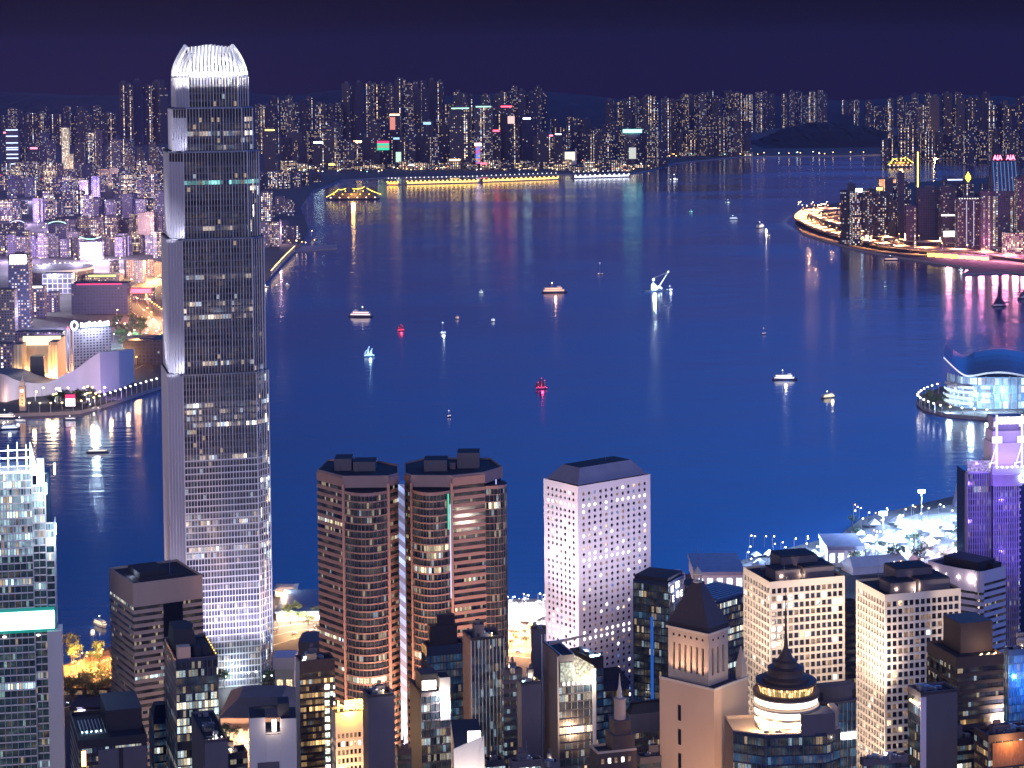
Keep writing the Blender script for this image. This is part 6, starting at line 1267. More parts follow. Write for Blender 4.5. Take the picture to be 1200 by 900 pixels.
# colonnaded hotel
Y = P(45, 444, GZ).y; a = AT(16, 400, Y); px = Y / 2480; t = thing('hotel', 'grand U-shaped hotel with glowing cream columns and arcades', 'hotel', (a.x, Y, GZ)); H_ = AT(40, 399, Y).z - GZ
m = MB(); m.box(0, 9 * px, 0, 30, 0, H_ * .9, 0, 1); m.box(41 * px, 51 * px, 0, 30, 0, H_ * .95, 0, 1); m.box(0, 51 * px, 30.1, 55, 0, H_, 0, 1); m.build('wall', [solid('cream_hotel_stone', (.6, .48, .38), .7), M_plant], t)
Ecol = emit('cream_floodlit_column', (1, .80, .5), 1.5)
for x in (1, 5, 42, 46.5, 50): m = MB(); m.box(x * px - 1.2, x * px + 1.2, -1.6, -.1, 1, H_ * .88); m.build('column', solid('hotel_column', (.8, .68, .5), .6), t)
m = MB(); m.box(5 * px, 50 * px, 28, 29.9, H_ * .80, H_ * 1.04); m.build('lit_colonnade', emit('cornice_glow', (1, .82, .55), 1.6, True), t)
for x in (3, 7, 44, 48, 15, 25, 35): light('column_floodlight', 'POINT', (x * px, -5 if x in (3, 7, 44, 48) else 24, 6), 12000, (1, .7, .36), size=1, parent=t)
Yb = P(45, 449, GZ).y; a = AT(34, 418, Yb); b = AT(53, 418, Yb); m = MB(); m.prism([(0, 0), (b.x - a.x, 0), (b.x - a.x, 22), (0, 22)], 0, a.z - GZ, 0, 0, [(1, 2), (b.x - a.x - 3, 2), (b.x - a.x - 3, 20), (1, 20)]); o = m.build('gallery_block', M_bluew); o.location = (a.x, Yb, GZ); tag(o, 'dark blue sloping box in front of the colonnaded hotel', 'building')
# sweeping windowless hall
t0 = P(0, 468, GZ); t = thing('concert_hall', 'windowless hall with sweeping pale wall washed by white and violet light', 'building', (0, 0, 0))
seq = [(-30, 466, 436), (2, 471, 438), (16, 469, 444), (30, 466, 448), (50, 464, 449), (62, 463, 446), (78, 462, 438), (92, 461, 431), (105, 461, 421), (118, 461, 413)]
sm = smooth([Vector(q) for q in seq], 6); m = MB(); pts = []
for q in sm: b = P(q[0], q[1], GZ); pts.append((b.x, b.y, AT(q[0], q[2], b.y).z))
for i in range(len(pts) - 1):
    (x0, y0, z0), (x1, y1, z1) = pts[i], pts[i + 1]; m.face([(x0, y0, GZ), (x1, y1, GZ), (x1, y1, z1), (x0, y0, z0)]); m.face([(x0, y0, z0), (x1, y1, z1), (x1 + 8, y1 + 80, z1 - 6), (x0 + 8, y0 + 80, z0 - 6)], 1)
M_hall = solid('pale_tiled_wall', (.72, .64, .66), .6, var=.08, scale=.04)
e_ = pts[-1]; b = P(140, 456, GZ); tz = AT(140, 411, b.y).z
m.build('sweeping_wall', [M_hall, M_plant], t); m = MB(); m.face([(e_[0], e_[1], GZ), (b.x, b.y, GZ), (b.x, b.y, tz), e_]); m.face([(e_[0] + 8, e_[1] + 80, e_[2] - 6), e_, (b.x, b.y, tz), (b.x + 8, b.y + 60, tz - 6)], 1); m.face([(b.x, b.y, GZ), (b.x + 8, b.y + 60, GZ), (b.x + 8, b.y + 60, tz - 6), (b.x, b.y, tz)]); m.build('violet_lit_wall', [M_hall, M_plant], t)
for x, c_ in ((10, (1, .62, .45)), (32, (1, .95, 1)), (50, (1, .95, 1)), (66, (.95, .92, 1)), (82, (.9, .9, 1)), (98, (.88, .88, 1)), (112, (.9, .85, 1))):
    p = P(x, 470, GZ + 3); q = P(x, 462, GZ); light('wall_floodlight', 'SPOT', p, 1.9e4, c_, target=(q.x, q.y, 26), size=2, spot=110, parent=t)
for x in (124, 134): p = P(x + 3, 466, GZ + 3); q = P(x, 458, GZ); light('wall_floodlight', 'SPOT', p, 5e4, (.58, .36, 1), target=(q.x, q.y, 28), size=2, spot=110, parent=t)
# clock tower
b = P(27, 481, GZ); H_ = AT(27, 443, b.y).z - GZ; px = b.y / 2480; t = thing('clock_tower', 'slender stone clock tower lit amber at the waterfront', 'tower', (b.x, b.y, GZ)); r = 3.4 * px
m = MB(); sqr = lambda q: [(-q, -q), (q, -q), (q, q), (-q, q)]
m.prism(sqr(r), 0, H_ * .72, 0); m.prism(sqr(r * 1.12), H_ * .72, H_ * .75, 0); m.build('shaft', M_tower, t)
m = MB(); m.prism(sqr(r * .78), H_ * .75, H_ * .88, 0); m.build('belfry', M_cream, t); m = MB(); m.lathe([(r * .7, H_ * .88), (r * .6, H_ * .92), (r * .25, H_ * .97), (.1, H_ * 1.06)], 10); m.build('cupola', M_cream, t)
m = MB(); m.face([(r * .6 * math.cos(k * .524), -r - .15, H_ * .62 + r * .6 * math.sin(k * .524)) for k in range(12)]); m.build('clock_face', E_softw, t)
for zf in (.2, .32, .44): m = MB(); m.box(-.6, .6, -r - .1, -r - .02, H_ * zf, H_ * zf + 2); m.build('window', W_dark, t)
light('tower_floodlight', 'SPOT', (4, -22, 2), 60000, (1, .6, .25), target=(0, 0, H_ * .6), size=1, spot=75, parent=t)
# promenade lamps, lit cube, boats' quay
t = billboard(77, 88, 462, 476, P(82, 479, GZ).y, [emit('pink_white_cube', (1, .86, .98), 2.2), emit('pink_white_cube', (1, .86, .98), 2.2), Er], 'white glowing cube sign with red cap on the promenade', post=False)
prom = [(30, 484), (60, 484), (92, 482), (122, 474), (156, 463), (190, 453)]
pr_ = smooth([P(x, y, GZ) for x, y in prom], 6)
for i, (p, a) in enumerate(arclen(pr_, 13, 4)): put_lamp('mid_gold' if p.x < P(125, 474).x else 'mid_white', p, 'lamp standing along the left shore promenade', 'promenade lamps', a + 1.57, 'promenade_lamp')
for x, y in ((40, 482), (62, 482), (85, 481), (108, 477), (130, 471), (150, 464)): p = P(x, y, GZ + 9); light('promenade_light', 'POINT', p, 16000, (1, .62, .28), size=2)
scatter(22, 40, 125, 464, 476, ['gold', 'white', 'gold'], 'in front of the sweeping hall', 'lamps before the sweeping hall', 'mid')
# orange avenue
av = smooth([P(x, y, GZ) for x, y in ((60, 448), (100, 440), (140, 432), (155, 420), (175, 402), (186, 388), (180, 372), (162, 356), (165, 340), (185, 325))], 8)
road(av, 46, 'road')
for p, a in arclen(av, 70, 10): light('avenue_light', 'POINT', (p.x, p.y, 18), 90000, (1, .45, .13), size=1.5)
for p, a in arclen(av, 26, 8): put_lamp('mid_orange', (p.x + 15, p.y, GZ), 'orange lamp beside the curving avenue', 'lamps of the avenue', a, 'road_lamp')
cars(av, GZ + .02, 22, -8, 'car on the curving orange avenue', 'cars on the avenue', maxn=22)
for x, y, e_, c_ in ((160, 400, 3e5, (1, .5, .2)), (172, 355, 4e5, (1, .35, .25)), (120, 320, 4e5, (1, .8, .6)), (40, 330, 3e5, (.7, .7, 1)), (90, 380, 2.2e5, (.5, .6, 1)), (150, 385, 2e5, (.6, .9, .8)), (5, 345, 5e5, (.85, .85, 1)), (60, 432, 2e4, (1, .75, .45)), (108, 428, 2e4, (1, .75, .45)), (180, 310, 6e5, (1, .55, .2)), (120, 290, 7e5, (.9, .7, .9)), (50, 300, 7e5, (.8, .75, 1)), (328, 270, 8e4, (1, .6, .7)), (20, 250, 5e5, (.8, .6, 1)), (80, 255, 5e5, (.8, .6, 1)), (140, 255, 5e5, (.9, .65, .9)), (175, 270, 5e5, (1, .65, .6)), (25, 225, 5e5, (.7, .6, 1)), (110, 225, 5e5, (.8, .6, 1)), (150, 300, 4e5, (1, .7, .6)), (90, 300, 4e5, (.8, .65, 1)), (30, 370, 2e5, (.6, .6, 1)), (70, 365, 1.5e5, (.6, .6, 1)), (60, 400, 1.5e5, (.8, .6, .9)), (15, 290, 4e5, (.8, .6, 1)), (60, 200, 6e5, (1, .6, .4)), (140, 205, 6e5, (1, .65, .45))):
    p = P(x, y, GZ + 30); light('street_glow_light', 'POINT', p, e_ * 2.6, c_, size=8)
scatter(34, 132, 190, 330, 402, ['gold', 'orange', 'gold', 'white'], 'around the curving avenue', 'lamps around the avenue', 'mid')
scatter(14, 85, 135, 384, 430, ['gold', 'white'], 'in the park beside the lettered hotel', 'lamps beside the lettered hotel', 'mid')
scatter(14, 316, 372, 276, 292, ['gold', 'orange', 'white'], 'on the quay by the small breakwater', 'lamps by the small breakwater', 'mid')
pr2 = smooth([P(x, y, GZ) for x, y in ((318, 324), (332, 308), (346, 294))], 5)
for p, a in arclen(pr2, 28, 4): put_lamp('mid_gold', p, 'lamp on the sloping quay behind the skyscraper', 'lamps on the sloping quay', a)
# ------------------------------------------------------------------ convention hall on its island
Yc = P(1120, 478, GZ).y; kx = Yc / 2480.
a0 = AT(1120, 478, Yc); t = thing('convention_hall', 'glass-walled waterfront hall with sweeping winged roof, glowing blue-white inside', 'building', (a0.x, Yc, GZ))
cx_ = lambda px: (px - 1120) * kx * 1.0; cz = lambda py: (AT(1120, py, Yc).z - GZ)
G_cv = glassmat('hall_glass', wall=(.25, .35, .5), glass=(.1, .2, .35), cw=5, ch=9, lit=1.6, warm=.4, strength=1.2, wx=(.05, .95), wy=(.12, .95), clus=.6, wc=(1, .84, .74), cc=(.6, .76, 1), dim=.3, fine=.9)
E_cvb = emit('blue_white_ledge', (.62, .80, 1), 1.3, True)
body = arc((cx_(1116), 30), (cx_(1135), -4), 6, 6) + arc((cx_(1135), -4), (cx_(1260), 10), 14, 14)[1:]
m = MB(); u = 0
for i in range(len(body) - 1):
    F = Face(body[i], body[i + 1]); zt_ = cz(441); m.face([F.pt(0, 0), F.pt(F.l, 0), F.pt(F.l, zt_), F.pt(0, zt_)], 0, [(u, 0), (u + F.l, 0), (u + F.l, zt_), (u, zt_)]); u += F.l
m.build('glass_wall', G_cv, t)
for i in range(1, len(body) - 1): m = MB(); m.bar((*body[i], 0), (*body[i], cz(440)), .7); m.build('column', M_metal, t)
for k, y in enumerate((472, 466, 459, 453)):
    m = MB(); pa = arc((cx_(1112 + k), 26), (cx_(1139), -10), 9, 10); F0 = [(x, y_ + 12) for x, y_ in reversed(pa)]; z = cz(y)
    m.prism(pa + F0, z - 1.6, z + 1.2, 0, 0, bottom=True); m.build('balcony', E_cvb if k != 3 else M_white, t)
for k in range(3): m = MB(); x0 = cx_(1146 + 0 * k); m.box(x0, cx_(1157), -17, -15, cz(470 - 8 * k), cz(466 - 8 * k)); m.build('lit_panel', E_cvb, t)
# roof: profile along x, swept backwards and curving
prof = [(1103, 416), (1110, 423), (1118, 430.5), (1126, 436), (1132, 437.5), (1140, 436.5), (1150, 434.5), (1165, 433), (1180, 434), (1195, 437), (1215, 441), (1260, 450)]
pr3 = smooth([Vector((x, y, 0)) for x, y in prof], 4); m = MB(); M_roofc = solid('blue_grey_metal_roof', (.13, .17, .30), .35, .3)
rows = []
for q in range(9):
    f = q / 8; rows.append([(cx_(p.x) + f * 34, -20 + f * 150 + (abs(p.x - 1180) * .1), cz(p.y) + 15 * math.sin(f * 2.6) * min(1, max(.15, (p.x - 1108) / 30)) - f * f * 5) for p in pr3])
for q in range(8):
    for i in range(len(pr3) - 1): m.face([rows[q][i], rows[q][i + 1], rows[q + 1][i + 1], rows[q + 1][i]])
for i in range(len(pr3) - 1): a_, b_ = rows[0][i], rows[0][i + 1]; m.face([(a_[0], a_[1], a_[2] - 2.2), (b_[0], b_[1], b_[2] - 2.2), b_, a_], 1)
m.build('winged_roof', [M_roofc, M_white], t)
m = MB(); [m.bar((r[0], r[1] - .6, r[2] - .6), (s_[0], s_[1] - .6, s_[2] - .6), .6) for r, s_ in zip(rows[0][:14], rows[0][1:15])]; m.build('roof_edge_light', emit('pale_edge', (.85, .8, 1), 1.2), t)
for x, z, e_ in ((1130, 465, 5e4), (1150, 470, 5e4), (1175, 462, 5e4), (1105, 474, 4e4)): light('forecourt_light', 'POINT', (cx_(x), -34, cz(z)), e_, (.55, .8, 1), size=3, parent=t)
light('hall_interior_light', 'POINT', (cx_(1160), 30, cz(452)), 2e5, (1, .85, .7), size=4, parent=t)
# promontory promenade
tip = smooth([P(x, y, GZ) for x, y in ((1160, 492), (1110, 488), (1084, 480), (1077, 473), (1088, 465), (1105, 460))], 6)
for p, a in arclen(tip, 14, 3): put_lamp('mid_gold' if RF.random() < .5 else 'mid_white', p, 'lamp on the point in front of the winged-roof hall', 'lamps of the hall point', a + 1.57, 'promenade_lamp')
# ------------------------------------------------------------------ trees
TR = [make_tree(11, 1), make_tree(14, 2), make_tree(9, 3)]; tused = [0, 0, 0]
def tree_at(p, label, group, s=1.):
    k = RF.randrange(3); o = TR[k] if tused[k] == 0 else dup(TR[k]); tused[k] += 1; o.location = p; o.rotation_euler = (0, 0, RF.uniform(0, 6.28)); o.scale = (s, s, s * RF.uniform(.85, 1.15)); o['label'] = label; o['category'] = 'tree'; o['group'] = group
def grove(n, x0, x1, y0, y1, label, group, s=(.8, 1.3)):
    for i in range(n): tree_at(P(RF.uniform(x0, x1), RF.uniform(y0, y1), GZ), label, group, RF.uniform(*s))
grove(16, 1085, 1118, 466, 478, 'dark tree on the point in front of the winged-roof hall', 'trees of the hall point', (.8, 1.2))
grove(9, 76, 128, 770, 780, 'tree lit orange in the waterfront park left of the banded block', 'trees of the orange park')
grove(14, 78, 126, 806, 830, 'tree beside the dark low roof under the orange park', 'trees under the orange park')
grove(22, 326, 374, 722, 734, 'tree along the orange-lit harbour road', 'trees of the harbour road', (.5, .9))
grove(16, 990, 1130, 612, 672, 'dark tree in the brightly lit harbourfront grounds', 'trees of the lit grounds', (.8, 1.5))
grove(26, 262, 345, 792, 812, 'tree on the terrace at the foot of the tallest tower', 'trees at the foot of the tallest tower', (.6, 1.1))
grove(10, 596, 640, 740, 760, 'small dark tree in the orange-lit works', 'trees of the orange works', (.4, .7))
grove(24, 52, 120, 468, 478, 'tree on the left shore promenade', 'trees of the left promenade', (1, 1.5))
grove(26, 136, 170, 376, 408, 'tree in the park beside the lettered hotel', 'trees beside the lettered hotel', (1.2, 1.8))
# ------------------------------------------------------------------ near shore grounds
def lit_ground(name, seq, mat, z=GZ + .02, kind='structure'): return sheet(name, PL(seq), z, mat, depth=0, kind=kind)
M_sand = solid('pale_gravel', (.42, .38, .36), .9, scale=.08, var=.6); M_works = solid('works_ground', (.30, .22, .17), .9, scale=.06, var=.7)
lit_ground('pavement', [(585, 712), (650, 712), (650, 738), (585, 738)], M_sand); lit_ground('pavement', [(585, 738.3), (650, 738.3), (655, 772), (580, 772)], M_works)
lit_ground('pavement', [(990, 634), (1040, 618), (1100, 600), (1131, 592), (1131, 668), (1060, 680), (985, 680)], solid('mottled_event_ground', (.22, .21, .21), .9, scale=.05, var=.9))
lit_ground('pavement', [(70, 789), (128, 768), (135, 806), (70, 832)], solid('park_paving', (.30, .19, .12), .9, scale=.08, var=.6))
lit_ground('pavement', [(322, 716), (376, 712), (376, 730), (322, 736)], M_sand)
hr = smooth([P(x, y, GZ) for x, y in ((240, 772), (322, 745), (376, 737), (480, 742), (600, 760), (700, 770))], 6); road(hr, 34)
hr2 = smooth([P(x, y, GZ) for x, y in ((40, 835), (80, 822), (128, 812), (200, 795))], 6); road(hr2, 18)
hr3 = smooth([P(x, y, GZ) for x, y in ((1040, 690), (1090, 668), (1131, 645), (1200, 600))], 6); road(hr3, 26)
cars(hr, GZ + .03, 17, -7, 'car with lights on the orange harbour road', 'cars on the harbour road', maxn=20); cars(hr, GZ + .03, 19, 7, 'car with lights on the orange harbour road', 'cars on the harbour road', maxn=18); cars(hr3, GZ + .03, 16, -5, 'car on the road behind the lit harbourfront grounds', 'cars behind the lit grounds', maxn=14); cars(hr2, GZ + .03, 14, -4, 'car on the road below the orange park', 'cars below the orange park', maxn=8)
for p, a in arclen(hr, 38, 10): light('road_lamp_light', 'POINT', (p.x, p.y - 4, 14), 52000, (1, .50, .14), size=.6)
for p, a in arclen(hr, 22, 5): put_lamp('near_orange', (p.x, p.y + 17, GZ), 'orange street lamp along the harbour road', 'lamps of the harbour road', a - 1.57)
for x, y in ((84, 782), (100, 780), (118, 776), (90, 794), (112, 792), (84, 802), (108, 806), (124, 800)): p = P(x, y, GZ); light('park_light', 'POINT', (p.x, p.y, 17), 62000, (1, .42, .10), size=.5); put_lamp('near_orange', p, 'orange lamp in the waterfront park', 'lamps of the orange park')
for i in range(26): put_lamp('near_orange', P(RF.uniform(78, 128), RF.uniform(776, 812), GZ), 'orange lamp in the waterfront park', 'lamps of the orange park')
for x, y in ((596, 718), (612, 716), (628, 719), (600, 728), (620, 730), (634, 726)): p = P(x, y, GZ); light('works_light', 'POINT', (p.x, p.y, 16), 60000, (.95, .93, 1), size=.8); put_lamp('near_white', p, 'white lamp on the floodlit quay behind the towers', 'lamps of the floodlit quay')
for x, y in ((592, 745), (606, 752), (622, 745), (634, 755), (606, 764)): p = P(x, y, GZ); light('works_light', 'POINT', (p.x, p.y, 14), 70000, (1, .45, .22), size=.6)
for i in range(24): put_lamp('near_white', P(RF.uniform(588, 642), RF.uniform(709, 730), GZ), 'white lamp on the floodlit quay behind the towers', 'lamps of the floodlit quay')
def shed(xl, xr, yt, yb, D, dp, wall, roofm, label, cat='building', name='pier_building', lit=None, hip=0.):
    a, b = AT(xl, yt, D), AT(xr, yt, D); h = a.z - GZ; t = thing(name, label, cat, (a.x, D, GZ)); W8 = b.x - a.x; m = MB(); m.box(0, W8, 0, dp, 0, h * .8, 0, 1); m.build('wall', [wall, roofm], t)
    m = MB(); m.prism([(-1, -1.5), (W8 + 1, -1.5), (W8 + 1, dp + 1), (-1, dp + 1)], h * .8 + .02, h, 0, 0, [(-1 + hip, -1.5 + dp * .3 * (hip > 0)), (W8 + 1 - hip, -1.5 + dp * .3 * (hip > 0)), (W8 + 1 - hip, dp + 1 - dp * .3 * (hip > 0)), (-1 + hip, dp + 1 - dp * .3 * (hip > 0))]); m.build('roof', roofm, t)
    n = max(2, int(W8 / 7))
    for k in range(n): m = MB(); x = W8 * (k + .2) / n; m.box(x, x + W8 / n * .6, -.15, -.02, h * .12, h * .62); m.build('opening', lit or W_bright, t)
    return t
D = P(350, 728, GZ).y; shed(324, 380, 716, 728, D, 62, M_whitew, solid('blue_pier_roof', (.07, .14, .30), .5), 'long pier building with broad blue roof and lit arches beside the tallest tower', lit=W_bright)
D = P(335, 706, 0).y; shed(322, 346, 690, 706, D, 20, M_cream, M_cream, 'small ornate pier pavilion glowing peach behind the blue-roofed pier', lit=emit('peach_glow', (1, .7, .42), 2.6, True), hip=3)
p = P(335, 700, GZ); light('pier_light', 'POINT', (p.x, p.y - 14, 15), 30000, (1, .7, .45), size=1)
for x in (330, 342, 354, 366): p = P(x, 732, GZ); light('pier_light', 'POINT', (p.x, p.y, 12), 26000, (1, .75, .5), size=.5)
D = P(102, 815, GZ).y; shed(70, 128, 806, 826, D, 36, M_bluew, M_dark, 'low dark-roofed transport shed below the orange park', lit=W_dim)
shed(84, 130, 828, 846, P(102, 842, GZ).y, 24, M_greyw, M_dark, 'low dark block in front of the transport shed', lit=W_warm)
D = 1230; shed(258, 346, 826, 880, 1195, 52, solid('pinkish_mall_wall', (.44, .31, .27), .7), solid('mall_roof', (.20, .17, .19), .7), 'broad low pinkish mall with gabled front below the tallest tower', name='mall', lit=W_warm, hip=10)
for x, e_ in ((275, 22000), (300, 26000), (330, 20000)): p = P(x, 845, 10); light('mall_light', 'POINT', (p.x, 1185, 18), e_, (1, .62, .35), size=.6)
p = AT(285, 868, 1188); m = MB(); m.box(-16, 14, -1, 0, -.5, .8); o = m.build('light_strip', emit('amber_cove', (1, .55, .12), 5)); o.location = (p.x, 1190, p.z); tag(o, 'amber light line along the foot of the pinkish mall', 'light')
for x in range(262, 345, 9): p = P(x, 806 + RF.uniform(-3, 3), GZ); put_lamp('near_white', p, 'terrace lamp at the foot of the tallest tower', 'terrace lamps')
p = P(300, 800, GZ); light('terrace_light', 'POINT', (p.x - 10, p.y - 20, 14), 30000, (.8, .95, 1), size=.6)
D = 1260; t = thing('canopy', 'green-white lit oval glass canopy between the mall and the brown tower', 'canopy', (AT(332, 815, D).x, D, GZ)); m = MB(); m.lathe([(15, 6), (14, 9), (9, 12), (0, 13)], 24); m.build('glass_dome', winlit('green_white_glass', (.85, 1, .7), .5), t); m = MB(); [m.bar((14 * math.cos(k), 14 * math.sin(k), 0), (14 * math.cos(k), 14 * math.sin(k), 6), .4) for k in range(6)]; m.build('post', M_metal, t)
D = 1300; shed(322, 344, 770, 782, 1290, 14, M_whitew, M_lilac, 'white covered footbridge hall beside the tallest tower', name='footbridge_hall', lit=W_warm)
D = 1275; shed(352, 378, 752, 790, 1265, 22, M_brown, M_plant, 'reddish low block between the tallest tower and the rounded towers', name='office_block', lit=W_dim)
# lit ferries quay and harbourfront tents
E_tent = solid('white_tent_cloth', (.85, .85, .88), .6)
def tent(x, y, s, label, group):
    p = P(x, y, GZ); t = thing('tent', label, 'tent', p, RF.uniform(0, 1.5), group); m = MB(); m.prism([(-s, -s), (s, -s), (s, s), (-s, s)], 2.6, 2.6 + s * .9, 0, 0, [(-.2, -.2), (.2, -.2), (.2, .2), (-.2, .2)]); m.build('canopy', E_tent, t); m = MB(); [m.bar((a_, b_, 0), (a_, b_, 2.7), .12) for a_ in (-s, s) for b_ in (-s, s)]; m.build('frame', M_metal, t)
for i in range(42): tent(RF.uniform(1000, 1128), RF.uniform(612, 664), RF.uniform(3, 6), 'white tent in the brightly lit harbourfront grounds', 'tents of the lit grounds')
for i in range(16): tent(RF.uniform(880, 1000), RF.uniform(650, 668), RF.uniform(3, 6), 'white tent on the quay beyond the white gridded towers', 'tents beyond the gridded towers')
for i in range(26): put_lamp('near_white', P(RF.uniform(860, 1000), RF.uniform(640, 668), GZ), 'white lamp on the quay beyond the white gridded towers', 'lamps beyond the gridded towers')
for i in range(10): tent(RF.uniform(590, 640), RF.uniform(716, 732), RF.uniform(3, 5), 'white tent on the floodlit quay', 'tents of the floodlit quay')
for i in range(90): k = RF.choice(['near_white', 'near_white', 'near_white', 'near_white', 'near_orange']); put_lamp(k, P(RF.uniform(1000, 1130), RF.uniform(602, 672), GZ), '%s lamp in the harbourfront grounds' % ('white' if 'white' in k else 'orange'), 'lamps of the lit grounds, ' + k[5:])
def mast(x, y, h, e_, c_, r, label):
    p = P(x, y, GZ); t = thing('floodlight_mast', label, 'floodlight', p); m = MB(); m.bar((0, 0, 0), (0, 0, h), (.5, .3), 0, 6); m.build('pole', M_metal, t); m = MB()
    m.box(-r, r, -.5, .5, h, h + r * .9); m.build('lamp_panel', emit('flood_%d' % x, c_, 60, True), t); light('mast_light', 'POINT', (0, -2.5, h), e_, c_, size=1.5, parent=t)
mast(1035, 640, 26, 6e5, (.38, .60, 1), 3.2, 'blazing blue-white floodlight mast in the harbourfront grounds, nearer one'); mast(1080, 612, 26, 5e5, (.38, .60, 1), 2.8, 'blazing blue-white floodlight mast in the harbourfront grounds, farther one')
for x, y, e_ in ((1000, 650, 2.6e4), (1012, 668, 2.2e4), (1055, 652, 3e4), (1095, 640, 3e4), (1115, 625, 2.4e4), (1060, 625, 3e4), (985, 655, 2e4), (1105, 655, 2e4), (1122, 605, 2e4), (880, 662, 2.4e4), (910, 655, 2.4e4), (945, 646, 2.4e4), (965, 660, 3e4), (850, 672, 2e4)): p = P(x, y, GZ); light('ground_light', 'POINT', (p.x, p.y, 15), e_ * 1.8, (.42, .62, 1), size=1)
for x, y in ((1120, 650), (1125, 662)): p = P(x, y, GZ); light('ground_light', 'POINT', (p.x, p.y, 15), 60000, (1, .4, .25), size=1)
# ferry pier boxes by the right towers and the long quay building
shed(815, 872, 670, 690, P(845, 690, GZ).y, 60, M_lilac, solid('lilac_quay_roof', (.34, .32, .46), .6), 'long low lilac pier building left of the white gridded tower', lit=W_cool)
shed(970, 1012, 640, 662, P(990, 662, GZ).y, 44, M_lilac, solid('lilac_quay_roof', (.34, .32, .46), .6), 'low lilac pier building with open colonnade beyond the white gridded tower', lit=W_cool)
tr = thing('striped_marquee', 'large white marquee near the floodlight mast', 'tent', P(1025, 668, GZ), .3); m = MB(); m.prism([(-24, -10), (24, -10), (24, 10), (-24, 10)], 0, 6, 0); m.prism([(-25, -11), (25, -11), (25, 11), (-25, 11)], 6, 12, 0, 0, [(-22, -.5), (22, -.5), (22, .5), (-22, .5)]); m.build('canopy', E_tent, tr); tr.name = 'marquee'
# dark angular cable tower beside the ribbed tower
p = P(1129, 592, GZ); t = thing('navigation_tower', 'dark tapering lattice tower on the shore left of the ribbed tower', 'tower', p); m = MB(); hh = AT(1129, 540, p.y).z - GZ; m.prism([(-9, -6), (9, -6), (9, 6), (-9, 6)], 0, hh * .5, 0, 0, [(-5, -4), (6, -4), (6, 4), (-5, 4)]); m.prism([(-5, -4), (6, -4), (6, 4), (-5, 4)], hh * .5, hh, 0, 0, [(1, -1), (3, -1), (3, 1), (1, 1)]); m.build('mast_body', solid('blue_grey_steel', (.12, .13, .22), .6), t)

# ------------------------------------------------------------------ vessels
M_hull = solid('dark_hull', (.05, .06, .10), .5); M_hullw = solid('white_hull', (.6, .6, .62), .5)
def hull(L_, B, H_, rake=.18):
    m = MB(); n = 10; lo = []; hi = []
    for k in range(n + 1):
        f = k / n; x = -L_ / 2 + L_ * f; w_ = B / 2 * (1 - max(0, (f - .6) / .4) ** 2) * (.75 + .25 * min(1, f / .15)); lo.append((x - (L_ * rake * .3 if k == n else 0), w_ * .75)); hi.append((x, w_ + .05))
    top = [(x, -w_, H_ * (1 + .25 * max(0, x / L_ * 2 - .4))) for x, w_ in hi]; top2 = [(x, w_, z) for (x, w_), (_, _, z) in zip(hi, top)]
    for k in range(n):
        m.face([(lo[k][0], -lo[k][1], -.5), (lo[k + 1][0], -lo[k + 1][1], -.5), top[k + 1], top[k]]); m.face([(lo[k][0], lo[k][1], -.5), (lo[k + 1][0], lo[k + 1][1], -.5), top2[k + 1], top2[k]]); m.face([top[k], top[k + 1], top2[k + 1], top2[k]])
    m.face([(lo[0][0], -lo[0][1], -.5), top[0], top2[0], (lo[0][0], lo[0][1], -.5)]); return m
